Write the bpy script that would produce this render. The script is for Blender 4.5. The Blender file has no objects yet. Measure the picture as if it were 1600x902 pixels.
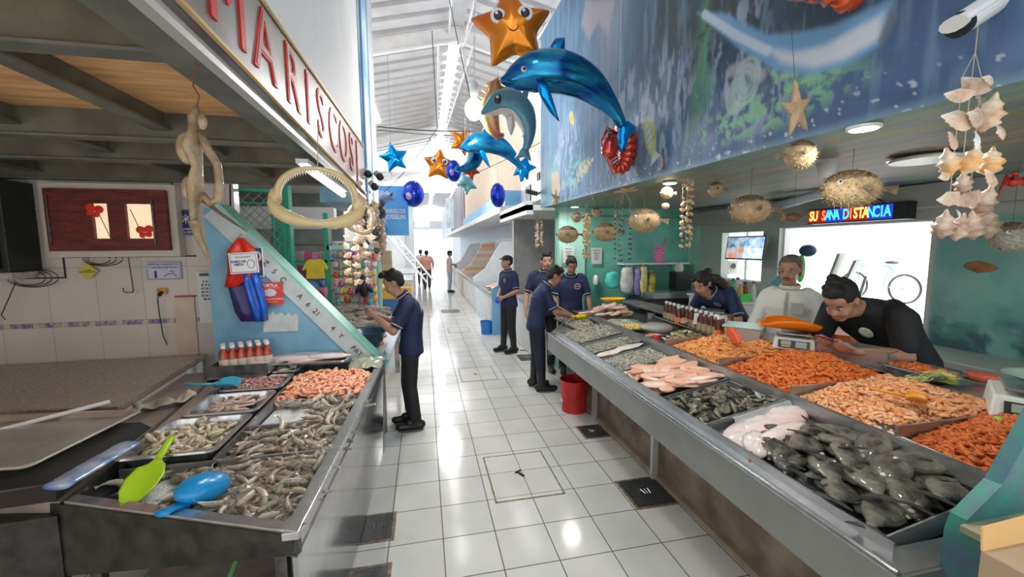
import bpy, math, random
import numpy as np
from mathutils import Vector, Matrix, Euler, noise
random.seed(7); RNG = np.random.default_rng(7)
SC = bpy.context.scene
COL = SC.collection
# ---------------------------------------------------------------- camera
F_PX, PITCH, ROLL, YAW, CAM_H = 640.73, math.radians(5.868), math.radians(.359), math.radians(12.064), 1.83
def _cam():
    cy, sy, cp, sp, cr, sr = math.cos(YAW), math.sin(YAW), math.cos(PITCH), math.sin(PITCH), math.cos(ROLL), math.sin(ROLL)
    X = Vector((cy, -sy, 0)); U = Vector((sp*sy, sp*cy, cp)); F = Vector((cp*sy, cp*cy, -sp))
    right = X*cr - U*sr; up = X*sr + U*cr
    M = Matrix((right, up, -F)).transposed().to_4x4(); M.translation = (0, 0, CAM_H)
    c = bpy.data.cameras.new('camera'); c.sensor_width = 36; c.lens = F_PX/1600*36; c.clip_start = .02; c.clip_end = 300
    o = bpy.data.objects.new('camera', c); COL.objects.link(o); o.matrix_world = M; SC.camera = o
_cam()
# ---------------------------------------------------------------- light and exposure
SC.view_settings.view_transform = 'Standard'; SC.view_settings.look = 'None'
SC.view_settings.exposure = 0.08; SC.view_settings.gamma = 1; SC.view_settings.use_curve_mapping = False
w = bpy.data.worlds.new('world'); SC.world = w; w.use_nodes = True
wb = w.node_tree.nodes['Background']; wb.inputs[0].default_value = (.93, .97, 1, 1); wb.inputs[1].default_value = 1.6
SC.cycles.use_denoising = True
_s = bpy.data.lights.new('sun', 'SUN'); _s.energy = 12; _s.angle = .02; _s.color = (1, .98, .94)
_so = bpy.data.objects.new('sun', _s); COL.objects.link(_so); _so.rotation_euler = (.10, -.12, 0)
SC.cycles.max_bounces = 8; SC.cycles.diffuse_bounces = 4; SC.cycles.glossy_bounces = 4; SC.cycles.transmission_bounces = 6; SC.cycles.transparent_max_bounces = 12
SC.cycles.sample_clamp_indirect = 6; SC.cycles.caustics_reflective = False; SC.cycles.caustics_refractive = False
def area(name, loc, rot, sx, sy, power, col=(1, 1, 1), parent=None):
    l = bpy.data.lights.new(name, 'AREA'); l.shape = 'RECTANGLE'; l.size = sx; l.size_y = sy; l.energy = power; l.color = col
    o = bpy.data.objects.new(name, l); COL.objects.link(o); o.location = loc; o.rotation_euler = rot; o.parent = parent
    return o
# ---------------------------------------------------------------- materials
MATS = {}
def mat(name, col, rough=.5, metal=0., var=0., scale=8., bump=0., bscale=None, emit=0., alpha=1., trans=0., spec=.5, col2=None, coat=0., vcol=None, stretch=None, detail=4, bdist=.02, sss=0.):
    if name in MATS: return MATS[name]
    m = bpy.data.materials.new(name); m.use_nodes = True; nt = m.node_tree; N = nt.nodes; L = nt.links
    b = N['Principled BSDF']
    c = (*col, 1)
    b.inputs['Base Color'].default_value = c; b.inputs['Roughness'].default_value = rough; b.inputs['Metallic'].default_value = metal
    b.inputs['Specular IOR Level'].default_value = spec; b.inputs['Alpha'].default_value = alpha; b.inputs['Transmission Weight'].default_value = trans
    b.inputs['Coat Weight'].default_value = coat
    if sss: b.inputs['Subsurface Weight'].default_value = sss; b.inputs['Subsurface Scale'].default_value = .01
    if emit: b.inputs['Emission Color'].default_value = c; b.inputs['Emission Strength'].default_value = emit
    if var or bump or col2:
        tc = N.new('ShaderNodeTexCoord'); src = tc.outputs['Object']
        if stretch:
            mp = N.new('ShaderNodeMapping'); mp.inputs['Scale'].default_value = stretch; L.new(src, mp.inputs[0]); src = mp.outputs[0]
    if var or col2:
        n = N.new('ShaderNodeTexNoise'); n.inputs['Scale'].default_value = scale; n.inputs['Detail'].default_value = detail; L.new(src, n.inputs['Vector'])
        r = N.new('ShaderNodeValToRGB'); L.new(n.outputs['Fac'], r.inputs[0])
        r.color_ramp.elements[0].position = .35; r.color_ramp.elements[1].position = .65
        if col2: a, d = col, col2
        else: a = tuple(max(0, x*(1-var)) for x in col); d = tuple(min(1, x*(1+var)) for x in col)
        r.color_ramp.elements[0].color = (*a, 1); r.color_ramp.elements[1].color = (*d, 1)
        L.new(r.outputs[0], b.inputs['Base Color'])
        if emit: L.new(r.outputs[0], b.inputs['Emission Color'])
    if bump:
        n2 = N.new('ShaderNodeTexNoise'); n2.inputs['Scale'].default_value = bscale or scale*3; n2.inputs['Detail'].default_value = 3; L.new(src, n2.inputs['Vector'])
        bp = N.new('ShaderNodeBump'); bp.inputs['Strength'].default_value = bump; bp.inputs['Distance'].default_value = bdist
        L.new(n2.outputs['Fac'], bp.inputs['Height']); L.new(bp.outputs[0], b.inputs['Normal'])
    if vcol:
        a = N.new('ShaderNodeVertexColor'); a.layer_name = vcol; L.new(a.outputs[0], b.inputs['Base Color'])
    MATS[name] = m; return m
def tilemat(name, col, mortar, w, h, ox=0, oy=0, mw=.004, axes='xy', rough=.15, var=.04, bump=.3, offset=0., col2=None):
    m = bpy.data.materials.new(name); m.use_nodes = True; nt = m.node_tree; N = nt.nodes; L = nt.links; b = N['Principled BSDF']
    tc = N.new('ShaderNodeTexCoord'); sp = N.new('ShaderNodeSeparateXYZ'); L.new(tc.outputs['Object'], sp.inputs[0])
    cb = N.new('ShaderNodeCombineXYZ'); L.new(sp.outputs[axes[0].upper()], cb.inputs[0]); L.new(sp.outputs[axes[1].upper()], cb.inputs[1])
    mp = N.new('ShaderNodeMapping'); mp.inputs['Location'].default_value = (-ox, -oy, 0); L.new(cb.outputs[0], mp.inputs[0])
    br = N.new('ShaderNodeTexBrick'); br.offset = offset; br.inputs['Scale'].default_value = 1; br.inputs['Brick Width'].default_value = w; br.inputs['Row Height'].default_value = h
    br.inputs['Mortar Size'].default_value = mw; br.inputs['Mortar Smooth'].default_value = .1; br.inputs['Bias'].default_value = 0
    br.inputs['Color1'].default_value = (*[x*(1-var) for x in col], 1); br.inputs['Color2'].default_value = (*(col2 or [min(1, x*(1+var)) for x in col]), 1); br.inputs['Mortar'].default_value = (*mortar, 1)
    L.new(mp.outputs[0], br.inputs['Vector'])
    n = N.new('ShaderNodeTexNoise'); n.inputs['Scale'].default_value = 2.5; n.inputs['Detail'].default_value = 6; L.new(tc.outputs['Object'], n.inputs['Vector'])
    mx = N.new('ShaderNodeMix'); mx.data_type = 'RGBA'; mx.blend_type = 'MULTIPLY'; mx.inputs['Factor'].default_value = .35
    L.new(br.outputs['Color'], mx.inputs['A']); L.new(n.outputs['Fac'], mx.inputs['B'])
    r = N.new('ShaderNodeValToRGB'); r.color_ramp.elements[0].position = .3; r.color_ramp.elements[0].color = (.72, .72, .7, 1); r.color_ramp.elements[1].position = .6; L.new(n.outputs['Fac'], r.inputs[0]); L.new(r.outputs[0], mx.inputs['B'])
    L.new(mx.outputs['Result'], b.inputs['Base Color'])
    mr = N.new('ShaderNodeMapRange'); mr.inputs['To Min'].default_value = rough; mr.inputs['To Max'].default_value = .8; L.new(br.outputs['Fac'], mr.inputs[0]); L.new(mr.outputs[0], b.inputs['Roughness'])
    bp = N.new('ShaderNodeBump'); bp.invert = True; bp.inputs['Strength'].default_value = bump; bp.inputs['Distance'].default_value = .002; L.new(br.outputs['Fac'], bp.inputs['Height']); L.new(bp.outputs[0], b.inputs['Normal'])
    MATS[name] = m; return m
# ---------------------------------------------------------------- geometry helpers
class Geo:
    def __init__(s): s.v = []; s.f = []; s.m = []; s.n = 0
    def add(s, v, f, mi=0):
        v = np.asarray(v, float).reshape(-1, 3)
        s.v.append(v); k = s.n; s.f += [tuple(i+k for i in q) for q in f]; s.m += [mi]*len(f); s.n += len(v); return s
    def box(s, a, b, mi=0, M=None):
        x0, y0, z0 = a; x1, y1, z1 = b
        v = [(x, y, z) for x in (x0, x1) for y in (y0, y1) for z in (z0, z1)]
        if M is not None: v = [tuple(M @ Vector(p)) for p in v]
        return s.add(v, [(0, 1, 3, 2), (4, 6, 7, 5), (0, 4, 5, 1), (2, 3, 7, 6), (0, 2, 6, 4), (1, 5, 7, 3)], mi)
    def cbox(s, c, d, mi=0, M=None): return s.box([c[i]-d[i]/2 for i in range(3)], [c[i]+d[i]/2 for i in range(3)], mi, M)
    def hexa(s, pts, mi=0):   # 8 points: bottom ring 4 then top ring 4
        return s.add(pts, [(3, 2, 1, 0), (4, 5, 6, 7), (0, 1, 5, 4), (1, 2, 6, 5), (2, 3, 7, 6), (3, 0, 4, 7)], mi)
    def loft(s, rings, cap=True, mi=0, close=True):
        n = len(rings[0]); v = [p for r in rings for p in r]; f = []
        for i in range(len(rings)-1):
            for j in range(n if close else n-1):
                k = (j+1) % n; f.append((i*n+j, i*n+k, (i+1)*n+k, (i+1)*n+j))
        if cap: f.append(tuple(range(n))[::-1]); f.append(tuple((len(rings)-1)*n+j for j in range(n)))
        return s.add(v, f, mi)
    def tube(s, path, r, n=8, mi=0, flat=1., cap=True):
        path = [Vector(p) for p in path]; m = len(path)
        rr = r if hasattr(r, '__len__') else [r]*m
        rings = []; up = Vector((0, 0, 1)); t0 = (path[1]-path[0]).normalized()
        if abs(t0.z) > .95: up = Vector((1, 0, 0))
        nrm = (up - t0*up.dot(t0)).normalized()
        for i, p in enumerate(path):
            t = (path[min(i+1, m-1)]-path[max(i-1, 0)])
            t = t.normalized() if t.length > 1e-9 else t0
            nn = nrm - t*nrm.dot(t)
            if nn.length > 1e-6: nrm = nn.normalized()
            b = t.cross(nrm)
            rings.append([p + (nrm*math.cos(a)*flat + b*math.sin(a))*rr[i] for a in (2*math.pi*k/n for k in range(n))])
        return s.loft(rings, cap, mi)
    def cyl(s, c, r, h, n=20, mi=0, r2=None): return s.lathe(c, [(r, 0), (r if r2 is None else r2, h)], n, mi, True)
    def lathe(s, c, prof, n=20, mi=0, cap=False, M=None):
        rings = [[(c[0]+r*math.cos(2*math.pi*k/n), c[1]+r*math.sin(2*math.pi*k/n), c[2]+z) for k in range(n)] for r, z in prof]
        if M is not None: rings = [[tuple(M @ Vector(p)) for p in r] for r in rings]
        return s.loft(rings, cap, mi)
    def ell(s, c, r, n=12, m=8, mi=0, M=None):
        v = []; f = []
        for i in range(1, m):
            th = math.pi*i/m
            for j in range(n):
                a = 2*math.pi*j/n; v.append((math.sin(th)*math.cos(a)*r[0], math.sin(th)*math.sin(a)*r[1], math.cos(th)*r[2]))
        v += [(0, 0, r[2]), (0, 0, -r[2])]; T = (m-1)*n
        for i in range(m-2):
            for j in range(n): f.append((i*n+j, (i+1)*n+j, (i+1)*n+(j+1) % n, i*n+(j+1) % n))
        for j in range(n): f.append((T, j, (j+1) % n)); f.append((T+1, (m-2)*n+(j+1) % n, (m-2)*n+j))
        out = []
        for p in v:
            q = Vector(p)
            if M is not None: q = M @ q
            out.append(q+Vector(c))
        return s.add(out, f, mi)
    def prism(s, poly, z0, z1, mi=0, M=None, mi_side=None):
        n = len(poly); v = [(x, y, z0) for x, y in poly]+[(x, y, z1) for x, y in poly]
        if M is not None: v = [tuple(M @ Vector(p)) for p in v]
        k = len(s.f)
        s.add(v, [tuple(range(n))[::-1], tuple(range(n, 2*n))], mi)
        s.n -= 2*n; base = s.n; s.v.pop()
        return s.add(v, [(i, (i+1) % n, n+(i+1) % n, n+i) for i in range(n)], mi if mi_side is None else mi_side)
    def grid(s, nx, ny, fn, mi=0):
        v = [fn(i/(nx-1), j/(ny-1)) for j in range(ny) for i in range(nx)]
        return s.add(v, [(j*nx+i, j*nx+i+1, (j+1)*nx+i+1, (j+1)*nx+i) for j in range(ny-1) for i in range(nx-1)], mi)
    def mesh(s, name):
        me = bpy.data.meshes.new(name)
        V = np.concatenate(s.v) if s.v else np.zeros((0, 3))
        me.from_pydata(V.tolist(), [], s.f); me.update(); return me
def prop(o, label=None, cat=None, group=None, kind=None):
    if label: o['label'] = label
    if cat: o['category'] = cat
    if group: o['group'] = group
    if kind: o['kind'] = kind
    return o
def new(name, g, mats, parent=None, loc=None, rot=None, smooth=False, bevel=0., label=None, cat=None, group=None, kind=None, sub=0, solid=0., fix=True):
    me = g.mesh(name) if isinstance(g, Geo) else g
    if isinstance(g, Geo):
        if not isinstance(mats, (list, tuple)): mats = [mats]
        for m in mats: me.materials.append(m)
        me.polygons.foreach_set('material_index', g.m)
        if smooth: me.polygons.foreach_set('use_smooth', [True]*len(me.polygons))
        if fix:
            import bmesh
            bm = bmesh.new(); bm.from_mesh(me); bmesh.ops.recalc_face_normals(bm, faces=bm.faces); bm.to_mesh(me); bm.free()
    o = bpy.data.objects.new(name, me); COL.objects.link(o); o.parent = parent
    if loc is not None: o.location = loc
    if rot is not None: o.rotation_euler = rot
    if bevel:
        b = o.modifiers.new('bevel', 'BEVEL'); b.width = bevel; b.segments = 2; b.limit_method = 'ANGLE'
    if solid:
        b = o.modifiers.new('solid', 'SOLIDIFY'); b.thickness = solid
    if sub:
        b = o.modifiers.new('sub', 'SUBSURF'); b.levels = sub; b.render_levels = sub
    return prop(o, label, cat, group, kind)
def T(name, label, cat, loc=(0, 0, 0), rotz=0, group=None, rot=None, scale=None):
    o = bpy.data.objects.new(name, None); COL.objects.link(o); o.location = loc; o.rotation_euler = rot or (0, 0, rotz); o.empty_display_size = .05
    if scale: o.scale = (scale,)*3 if not hasattr(scale, '__len__') else scale
    return prop(o, label, cat, group)
def dup(root, loc=None, rot=None, label=None, group=None, scale=None):
    r = root.copy(); COL.objects.link(r)
    if loc is not None: r.location = loc
    if rot is not None: r.rotation_euler = rot
    if scale is not None: r.scale = (scale,)*3 if not hasattr(scale, '__len__') else scale
    if label: r['label'] = label
    if group: r['group'] = group
    for ch in list(root.children):
        c = ch.copy(); COL.objects.link(c); c.parent = r
        for q in ch.children:
            d = q.copy(); COL.objects.link(d); d.parent = c
    return r
def struct(name, g, m, **k): return new(name, g, m, kind='structure', **k)
def text(name, s, size, m, parent, loc, rot, depth=.002, align='CENTER', sx=1., bold=0., label=None, spacing=1.):
    c = bpy.data.curves.new(name, 'FONT'); c.body = s; c.size = size; c.extrude = depth; c.align_x = align; c.align_y = 'CENTER'; c.offset = bold; c.space_character = spacing; c.resolution_u = 3
    o = bpy.data.objects.new(name, c); COL.objects.link(o)
    dg = bpy.context.evaluated_depsgraph_get(); me = bpy.data.meshes.new_from_object(o.evaluated_get(dg))
    bpy.data.objects.remove(o); me.materials.clear(); me.materials.append(m)
    o = bpy.data.objects.new(name, me); COL.objects.link(o); o.parent = parent; o.location = loc; o.rotation_euler = rot; o.scale = (sx, 1, 1)
    if label: o['label'] = label
    return o
def noi(x, y=0, z=0): return noise.noise((x, y, z))
def RM(rx=0, ry=0, rz=0): return Euler((rx, ry, rz)).to_matrix().to_4x4()
def TM(x, y, z): return Matrix.Translation((x, y, z))
PI = math.pi
# rot for text facing the camera on a y-plane wall: (PI/2,0,0);  facing -x: (PI/2,0,-PI/2);  facing +x: (PI/2,0,PI/2)
FY, FXN, FXP = (PI/2, 0, 0), (PI/2, 0, -PI/2), (PI/2, 0, PI/2)
def string(name, a, b, r=.0015, m=None): return Geo().tube([a, b], r, 5)
# common materials
STEEL = mat('stainless steel', (.50, .51, .52), .28, .85, var=.18, scale=5, bump=.08, bscale=30, stretch=(1, 1, 6))
STEEL2 = mat('brushed steel rim', (.62, .63, .64), .22, .9, var=.1, scale=20)
DSTEEL = mat('dark wet steel', (.13, .13, .13), .35, .7, var=.4, scale=14)
WHITE = mat('white paint', (.78, .78, .78), .55, var=.06, scale=3)
WPLAST = mat('white plastic', (.82, .82, .80), .35)
BLACK = mat('black plastic', (.02, .02, .022), .4)
RED = mat('red plastic', (.55, .02, .02), .35, var=.15, scale=6)
BLUE = mat('blue plastic', (.02, .22, .65), .35)
PAPER = mat('white paper', (.8, .8, .8), .7)
INKB = mat('dark blue ink', (.03, .05, .22), .7)
INKK = mat('black ink', (.03, .03, .03), .7)
BONE = mat('dried bone', (.72, .58, .36), .6, var=.25, scale=14, bump=.3)
TAN = mat('dried tan skin', (.55, .40, .25), .7, var=.3, scale=30, bump=.6)
SHELLW = mat('white shell', (.80, .72, .60), .45, col2=(.62, .40, .25), scale=22, bump=.5, bscale=60)
SHELLY = mat('yellow shell', (.82, .64, .36), .45, col2=(.75, .42, .16), scale=18, bump=.5, bscale=60)
SHELLD = mat('dark shell', (.05, .045, .05), .4, var=.4, scale=20)
ROPE = mat('string', (.45, .38, .28), .8)
GLASS = mat('clear bottle glass', (.85, .9, .88), .08, alpha=.45, spec=.8)
ICE = mat('crushed ice', (.86, .9, .92), .25, bump=1., bscale=120, var=.05, scale=40, bdist=.01)
GREEN = mat('green paint', (.03, .32, .20), .45, var=.15, scale=6)

# ================================================================ STRUCTURE
TILE = .33
FLOORM = tilemat('floor tiles', (.70, .70, .67), (.12, .11, .095), TILE, TILE, .0703, .138, mw=.0035, rough=.12, var=.05, bump=.5)
struct('floor', Geo().box((-6, -3, -.1), (7, 45, 0)), FLOORM)
# roof: shallow corrugated gable
RIDX, RIDZ, SL = .78, 6.25, .24
ROOFM = mat('white corrugated roof', (.50, .50, .52), .6, var=.08, scale=2)
def roof(name, xa, xb):
    g = Geo(); rings = []; y = -3; prof = []
    while y < 44:
        prof += [(y, 0), (y+.24, 0), (y+.26, .13), (y+.40, .13), (y+.42, 0)]; y += .45
    z = lambda x: RIDZ-abs(x-RIDX)*SL
    v = [(xa, y, z(xa)+d) for y, d in prof]+[(xb, y, z(xb)+d) for y, d in prof]; n = len(prof)
    g.add(v, [(i, i+1, n+i+1, n+i) for i in range(n-1)]); struct(name, g, ROOFM, solid=.01)
roof('ceiling_roof_left', -3.2, RIDX-.12); roof('ceiling_roof_right', RIDX+.12, 4.6)
ROOFGLOW = mat('added roof glow', (1, 1, 1), .6, emit=3.0)
struct('window_1', Geo().box((RIDX-.13, 9.5, RIDZ+.02), (RIDX+.13, 44, RIDZ+.05)), mat('bright ridge skylight', (1, 1, 1), .6, emit=8))
struct('trim_1', Geo().box((RIDX-.13, -3, RIDZ-.02), (RIDX+.13, 9.5, RIDZ+.06)), ROOFM)
g = Geo()
for (x0, x1, y0, y1) in ((-2.6, -.9, 1.0, 3.4), (-2.6, -.9, 5.2, 7.4), (-2.6, -1.2, 12, 14), (2.3, 4.0, -1, 2), (2.3, 4.2, 9, 11.4), (-1.2, .4, -2.4, -.4), (-2.4, 3.6, 18, 21), (-2.4, 3.6, 25, 29)):
    z = lambda x: RIDZ-abs(x-RIDX)*SL-.02
    g.hexa([(x0, y0, z(x0)-.01), (x1, y0, z(x1)-.01), (x1, y1, z(x1)-.01), (x0, y1, z(x0)-.01), (x0, y0, z(x0)), (x1, y0, z(x1)), (x1, y1, z(x1)), (x0, y1, z(x0))])
struct('ceiling_added_glow', g, ROOFGLOW)  # glowing panels added under the roof to brighten the hall
TRUSS = mat('white painted steel', (.74, .74, .74), .5, var=.06, scale=4)
for i, y in enumerate((2.0, 8.8, 15.6, 22.4, 29.2)):
    g = Geo()
    for xa, xb in ((-3.2, RIDX), (RIDX, 4.6)):
        za, zb = RIDZ-abs(xa-RIDX)*SL, RIDZ-abs(xb-RIDX)*SL
        for dz0, dz1, w in ((-.30, -.26, .10), (-.26, -.05, .02), (-.05, -.01, .10)):
            g.hexa([(xa, y-w/2, za+dz0), (xb, y-w/2, zb+dz0), (xb, y+w/2, zb+dz0), (xa, y+w/2, za+dz0), (xa, y-w/2, za+dz1), (xb, y-w/2, zb+dz1), (xb, y+w/2, zb+dz1), (xa, y+w/2, za+dz1)])
    new('roof_truss', g, TRUSS, label='white steel roof truss spanning the hall, %s going toward the bright end' % ('first', 'second', 'third', 'fourth', 'fifth')[i] if i else 'white steel roof truss above the camera, nearest of the trusses', cat='roof truss', group='roof trusses')
g = Geo()
for i in range(5):
    y0 = 2.0+6.8*i
    for xa, xb in ((-2.2, -1.6), (.4, .62), (1.15, .95), (2.6, 2.2)):
        za, zb = RIDZ-abs(xa-RIDX)*SL-.1, RIDZ-abs(xb-RIDX)*SL-.1
        g.tube([(xa, y0, za), (xb, y0+6.8, zb)], .025, 6)
struct('trim_2', g, TRUSS)
# left upper wall over the sign, the painted corner after it
LW = mat('white upper wall', (.70, .71, .72), .6, var=.04, scale=2)
struct('wall_left', Geo().box((-.62, -1.5, 2.36), (-.52, 4.02, 6.0)), LW)
MB = mat('blue corner mural paint', (.10, .33, .62), .55, col2=(.55, .74, .74), scale=2.2)
g = Geo().box((-.9, 4.03, 2.24), (-.5, 5.0, 5.9)); g.box((-.5, 4.03, 2.24), (-.49, 4.10, 5.9), 1); g.box((-.5, 4.55, 2.24), (-.49, 5.0, 5.9), 2)
struct('wall_corner', g, [MB, mat('dark edge', (.06, .12, .3), .6), mat('pale mint wash', (.50, .70, .66), .6, col2=(.55, .45, .62), scale=1.5)])
# left stall: soffit of boards with steel beams
WOODM = mat('plywood ceiling', (.92, .54, .26), .6, col2=(.62, .33, .13), scale=3, stretch=(1.2, 9, 1), detail=6)
struct('ceiling_left', Geo().box((-4.6, -1.5, 2.51), (-.62, 4.1, 2.56)), WOODM)
BEAMM = mat('grey green beam paint', (.12, .115, .085), .55, var=.3, scale=5)
LIPM = mat('beam flange paint', (.13, .135, .115), .5, var=.2, scale=8)
g = Geo()
for y in (-.4, 1.40, 2.46, 3.06, 3.92):
    g.box((-4.6, y, 2.38), (-.62, y+.02, 2.51)); g.box((-4.6, y-.025, 2.37), (-.62, y+.045, 2.38), 1)
for x in (-1.28, -1.9, -2.9):
    g.box((x, -1.5, 2.43), (x+.02, 4.0, 2.51)); g.box((x-.03, -1.5, 2.42), (x+.05, 4.0, 2.43), 1)
struct('trim_beams', g, [BEAMM, LIPM])
# long edge beam and gutter below the sign
g = Geo(); g.box((-.69, -1.5, 2.36), (-.62, 4.0, 2.60)); g.box((-.69, -1.5, 2.345), (-.585, 4.0, 2.36), 1)
struct('trim_edge_beam', g, [BEAMM, LIPM])
# left back wall with tiles
WT = tilemat('cream wall tiles', (.66, .59, .53), (.33, .30, .27), .33, .45, 0, .33, mw=.002, axes='xz', rough=.2, var=.03)
struct('wall_back_left', Geo().box((-4.6, 4.0, 0), (-1.58, 4.1, 2.6)), WT)
BORD = mat('patterned border tile', (.10, .12, .35), .3, col2=(.55, .42, .3), scale=30)
g = Geo().box((-4.6, 3.992, 1.195), (-2.10, 4.0, 1.235)); g.box((-1.93, 3.992, 1.195), (-1.6, 4.0, 1.235))
for k in range(13): g.cbox((-4.4+.19*k, 3.99, 1.215), (.04, .004, .04), 1)
struct('trim_border', g, [BORD, mat('border rosette', (.6, .45, .35), .3)])
g = Geo()
for a, b in (((-3.4, 1.60), (-2.84, 1.60)), ((-2.84, 1.60), (-2.84, 1.775)), ((-2.84, 1.765), (-1.9, 1.765)), ((-2.03, 1.765), (-2.03, 2.37)), ((-1.66, 1.2), (-1.60, 2.37)), ((-1.64, .75), (-1.66, 1.2))):
    g.tube([(a[0], 3.995, a[1]), (b[0], 3.995, b[1])], .006, 5)
struct('trim_tile_edge', g, INKK)
struct('wall_left_side', Geo().box((-4.7, -1.5, 0), (-4.6, 4.1, 2.6)), WT)
# ---- right stall shell
g = Geo()
def paint(fn, nx, ny, cf, name):
    """grid surface with a painted colour attribute: fn(u,v)->xyz, cf(xyz array)->rgb"""
    g = Geo(); g.grid(nx, ny, fn); me = g.mesh(name)
    V = np.concatenate(g.v); c = np.clip(cf(V), 0, 1)
    at = me.color_attributes.new('paint', 'FLOAT_COLOR', 'POINT')
    at.data.foreach_set('color', np.concatenate([c, np.ones((len(c), 1))], 1).ravel())
    return me
def vnoise(a, b, sc, seed=0):
    """smooth value noise on arrays"""
    r = np.random.default_rng(seed); G = r.random((64, 64)); x = a*sc; y = b*sc
    i = np.floor(x).astype(int); j = np.floor(y).astype(int); u = x-i; v = y-j; u = u*u*(3-2*u); v = v*v*(3-2*v)
    g = lambda p, q: G[p % 64, q % 64]
    return (g(i, j)*(1-u)+g(i+1, j)*u)*(1-v)+(g(i, j+1)*(1-u)+g(i+1, j+1)*u)*v
def fb(a, b, sc, seed=0, o=4): return sum(vnoise(a*1.0, b*1.0, sc*2**k, seed+k)*.5**k for k in range(o))/sum(.5**k for k in range(o))
def S(e0, e1, x): t = np.clip((x-e0)/(e1-e0), 0, 1); return t*t*(3-2*t)
def lay(c, m, col): m = np.clip(m, 0, 1)[:, None]; return c*(1-m)+np.array(col)*m
def ellm(y, z, cy, cz, ry, rz, a=0, soft=.15):
    dy, dz = y-cy, z-cz; u = (dy*math.cos(a)+dz*math.sin(a))/ry; v = (-dy*math.sin(a)+dz*math.cos(a))/rz
    return 1-S(1-soft, 1+soft, np.sqrt(u*u+v*v))
def polym(y, z, P, soft=0):
    ins = np.zeros(len(y), bool); n = len(P); d = np.full(len(y), 9.)
    for i in range(n):
        (y0, z0), (y1, z1) = P[i], P[(i+1) % n]
        c = ((z0 > z) != (z1 > z)) & (y < (y1-y0)*(z-z0)/((z1-z0) or 1e-9)+y0); ins ^= c
        L2 = (y1-y0)**2+(z1-z0)**2+1e-12; t = np.clip(((y-y0)*(y1-y0)+(z-z0)*(z1-z0))/L2, 0, 1)
        d = np.minimum(d, np.hypot(y-y0-t*(y1-y0), z-z0-t*(z1-z0)))
    sd = np.where(ins, d, -d); return S(-soft, soft+1e-6, sd) if soft else ins.astype(float)
def linem(y, z, P, w, soft=.5):
    d = np.full(len(y), 9.)
    for (y0, z0), (y1, z1) in zip(P[:-1], P[1:]):
        L2 = (y1-y0)**2+(z1-z0)**2+1e-12; t = np.clip(((y-y0)*(y1-y0)+(z-z0)*(z1-z0))/L2, 0, 1)
        d = np.minimum(d, np.hypot(y-y0-t*(y1-y0), z-z0-t*(z1-z0)))
    return 1-S(w*(1-soft), w*(1+soft), d)
def X2(pts): return [(p[1], p[2]) for p in pts]
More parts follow.
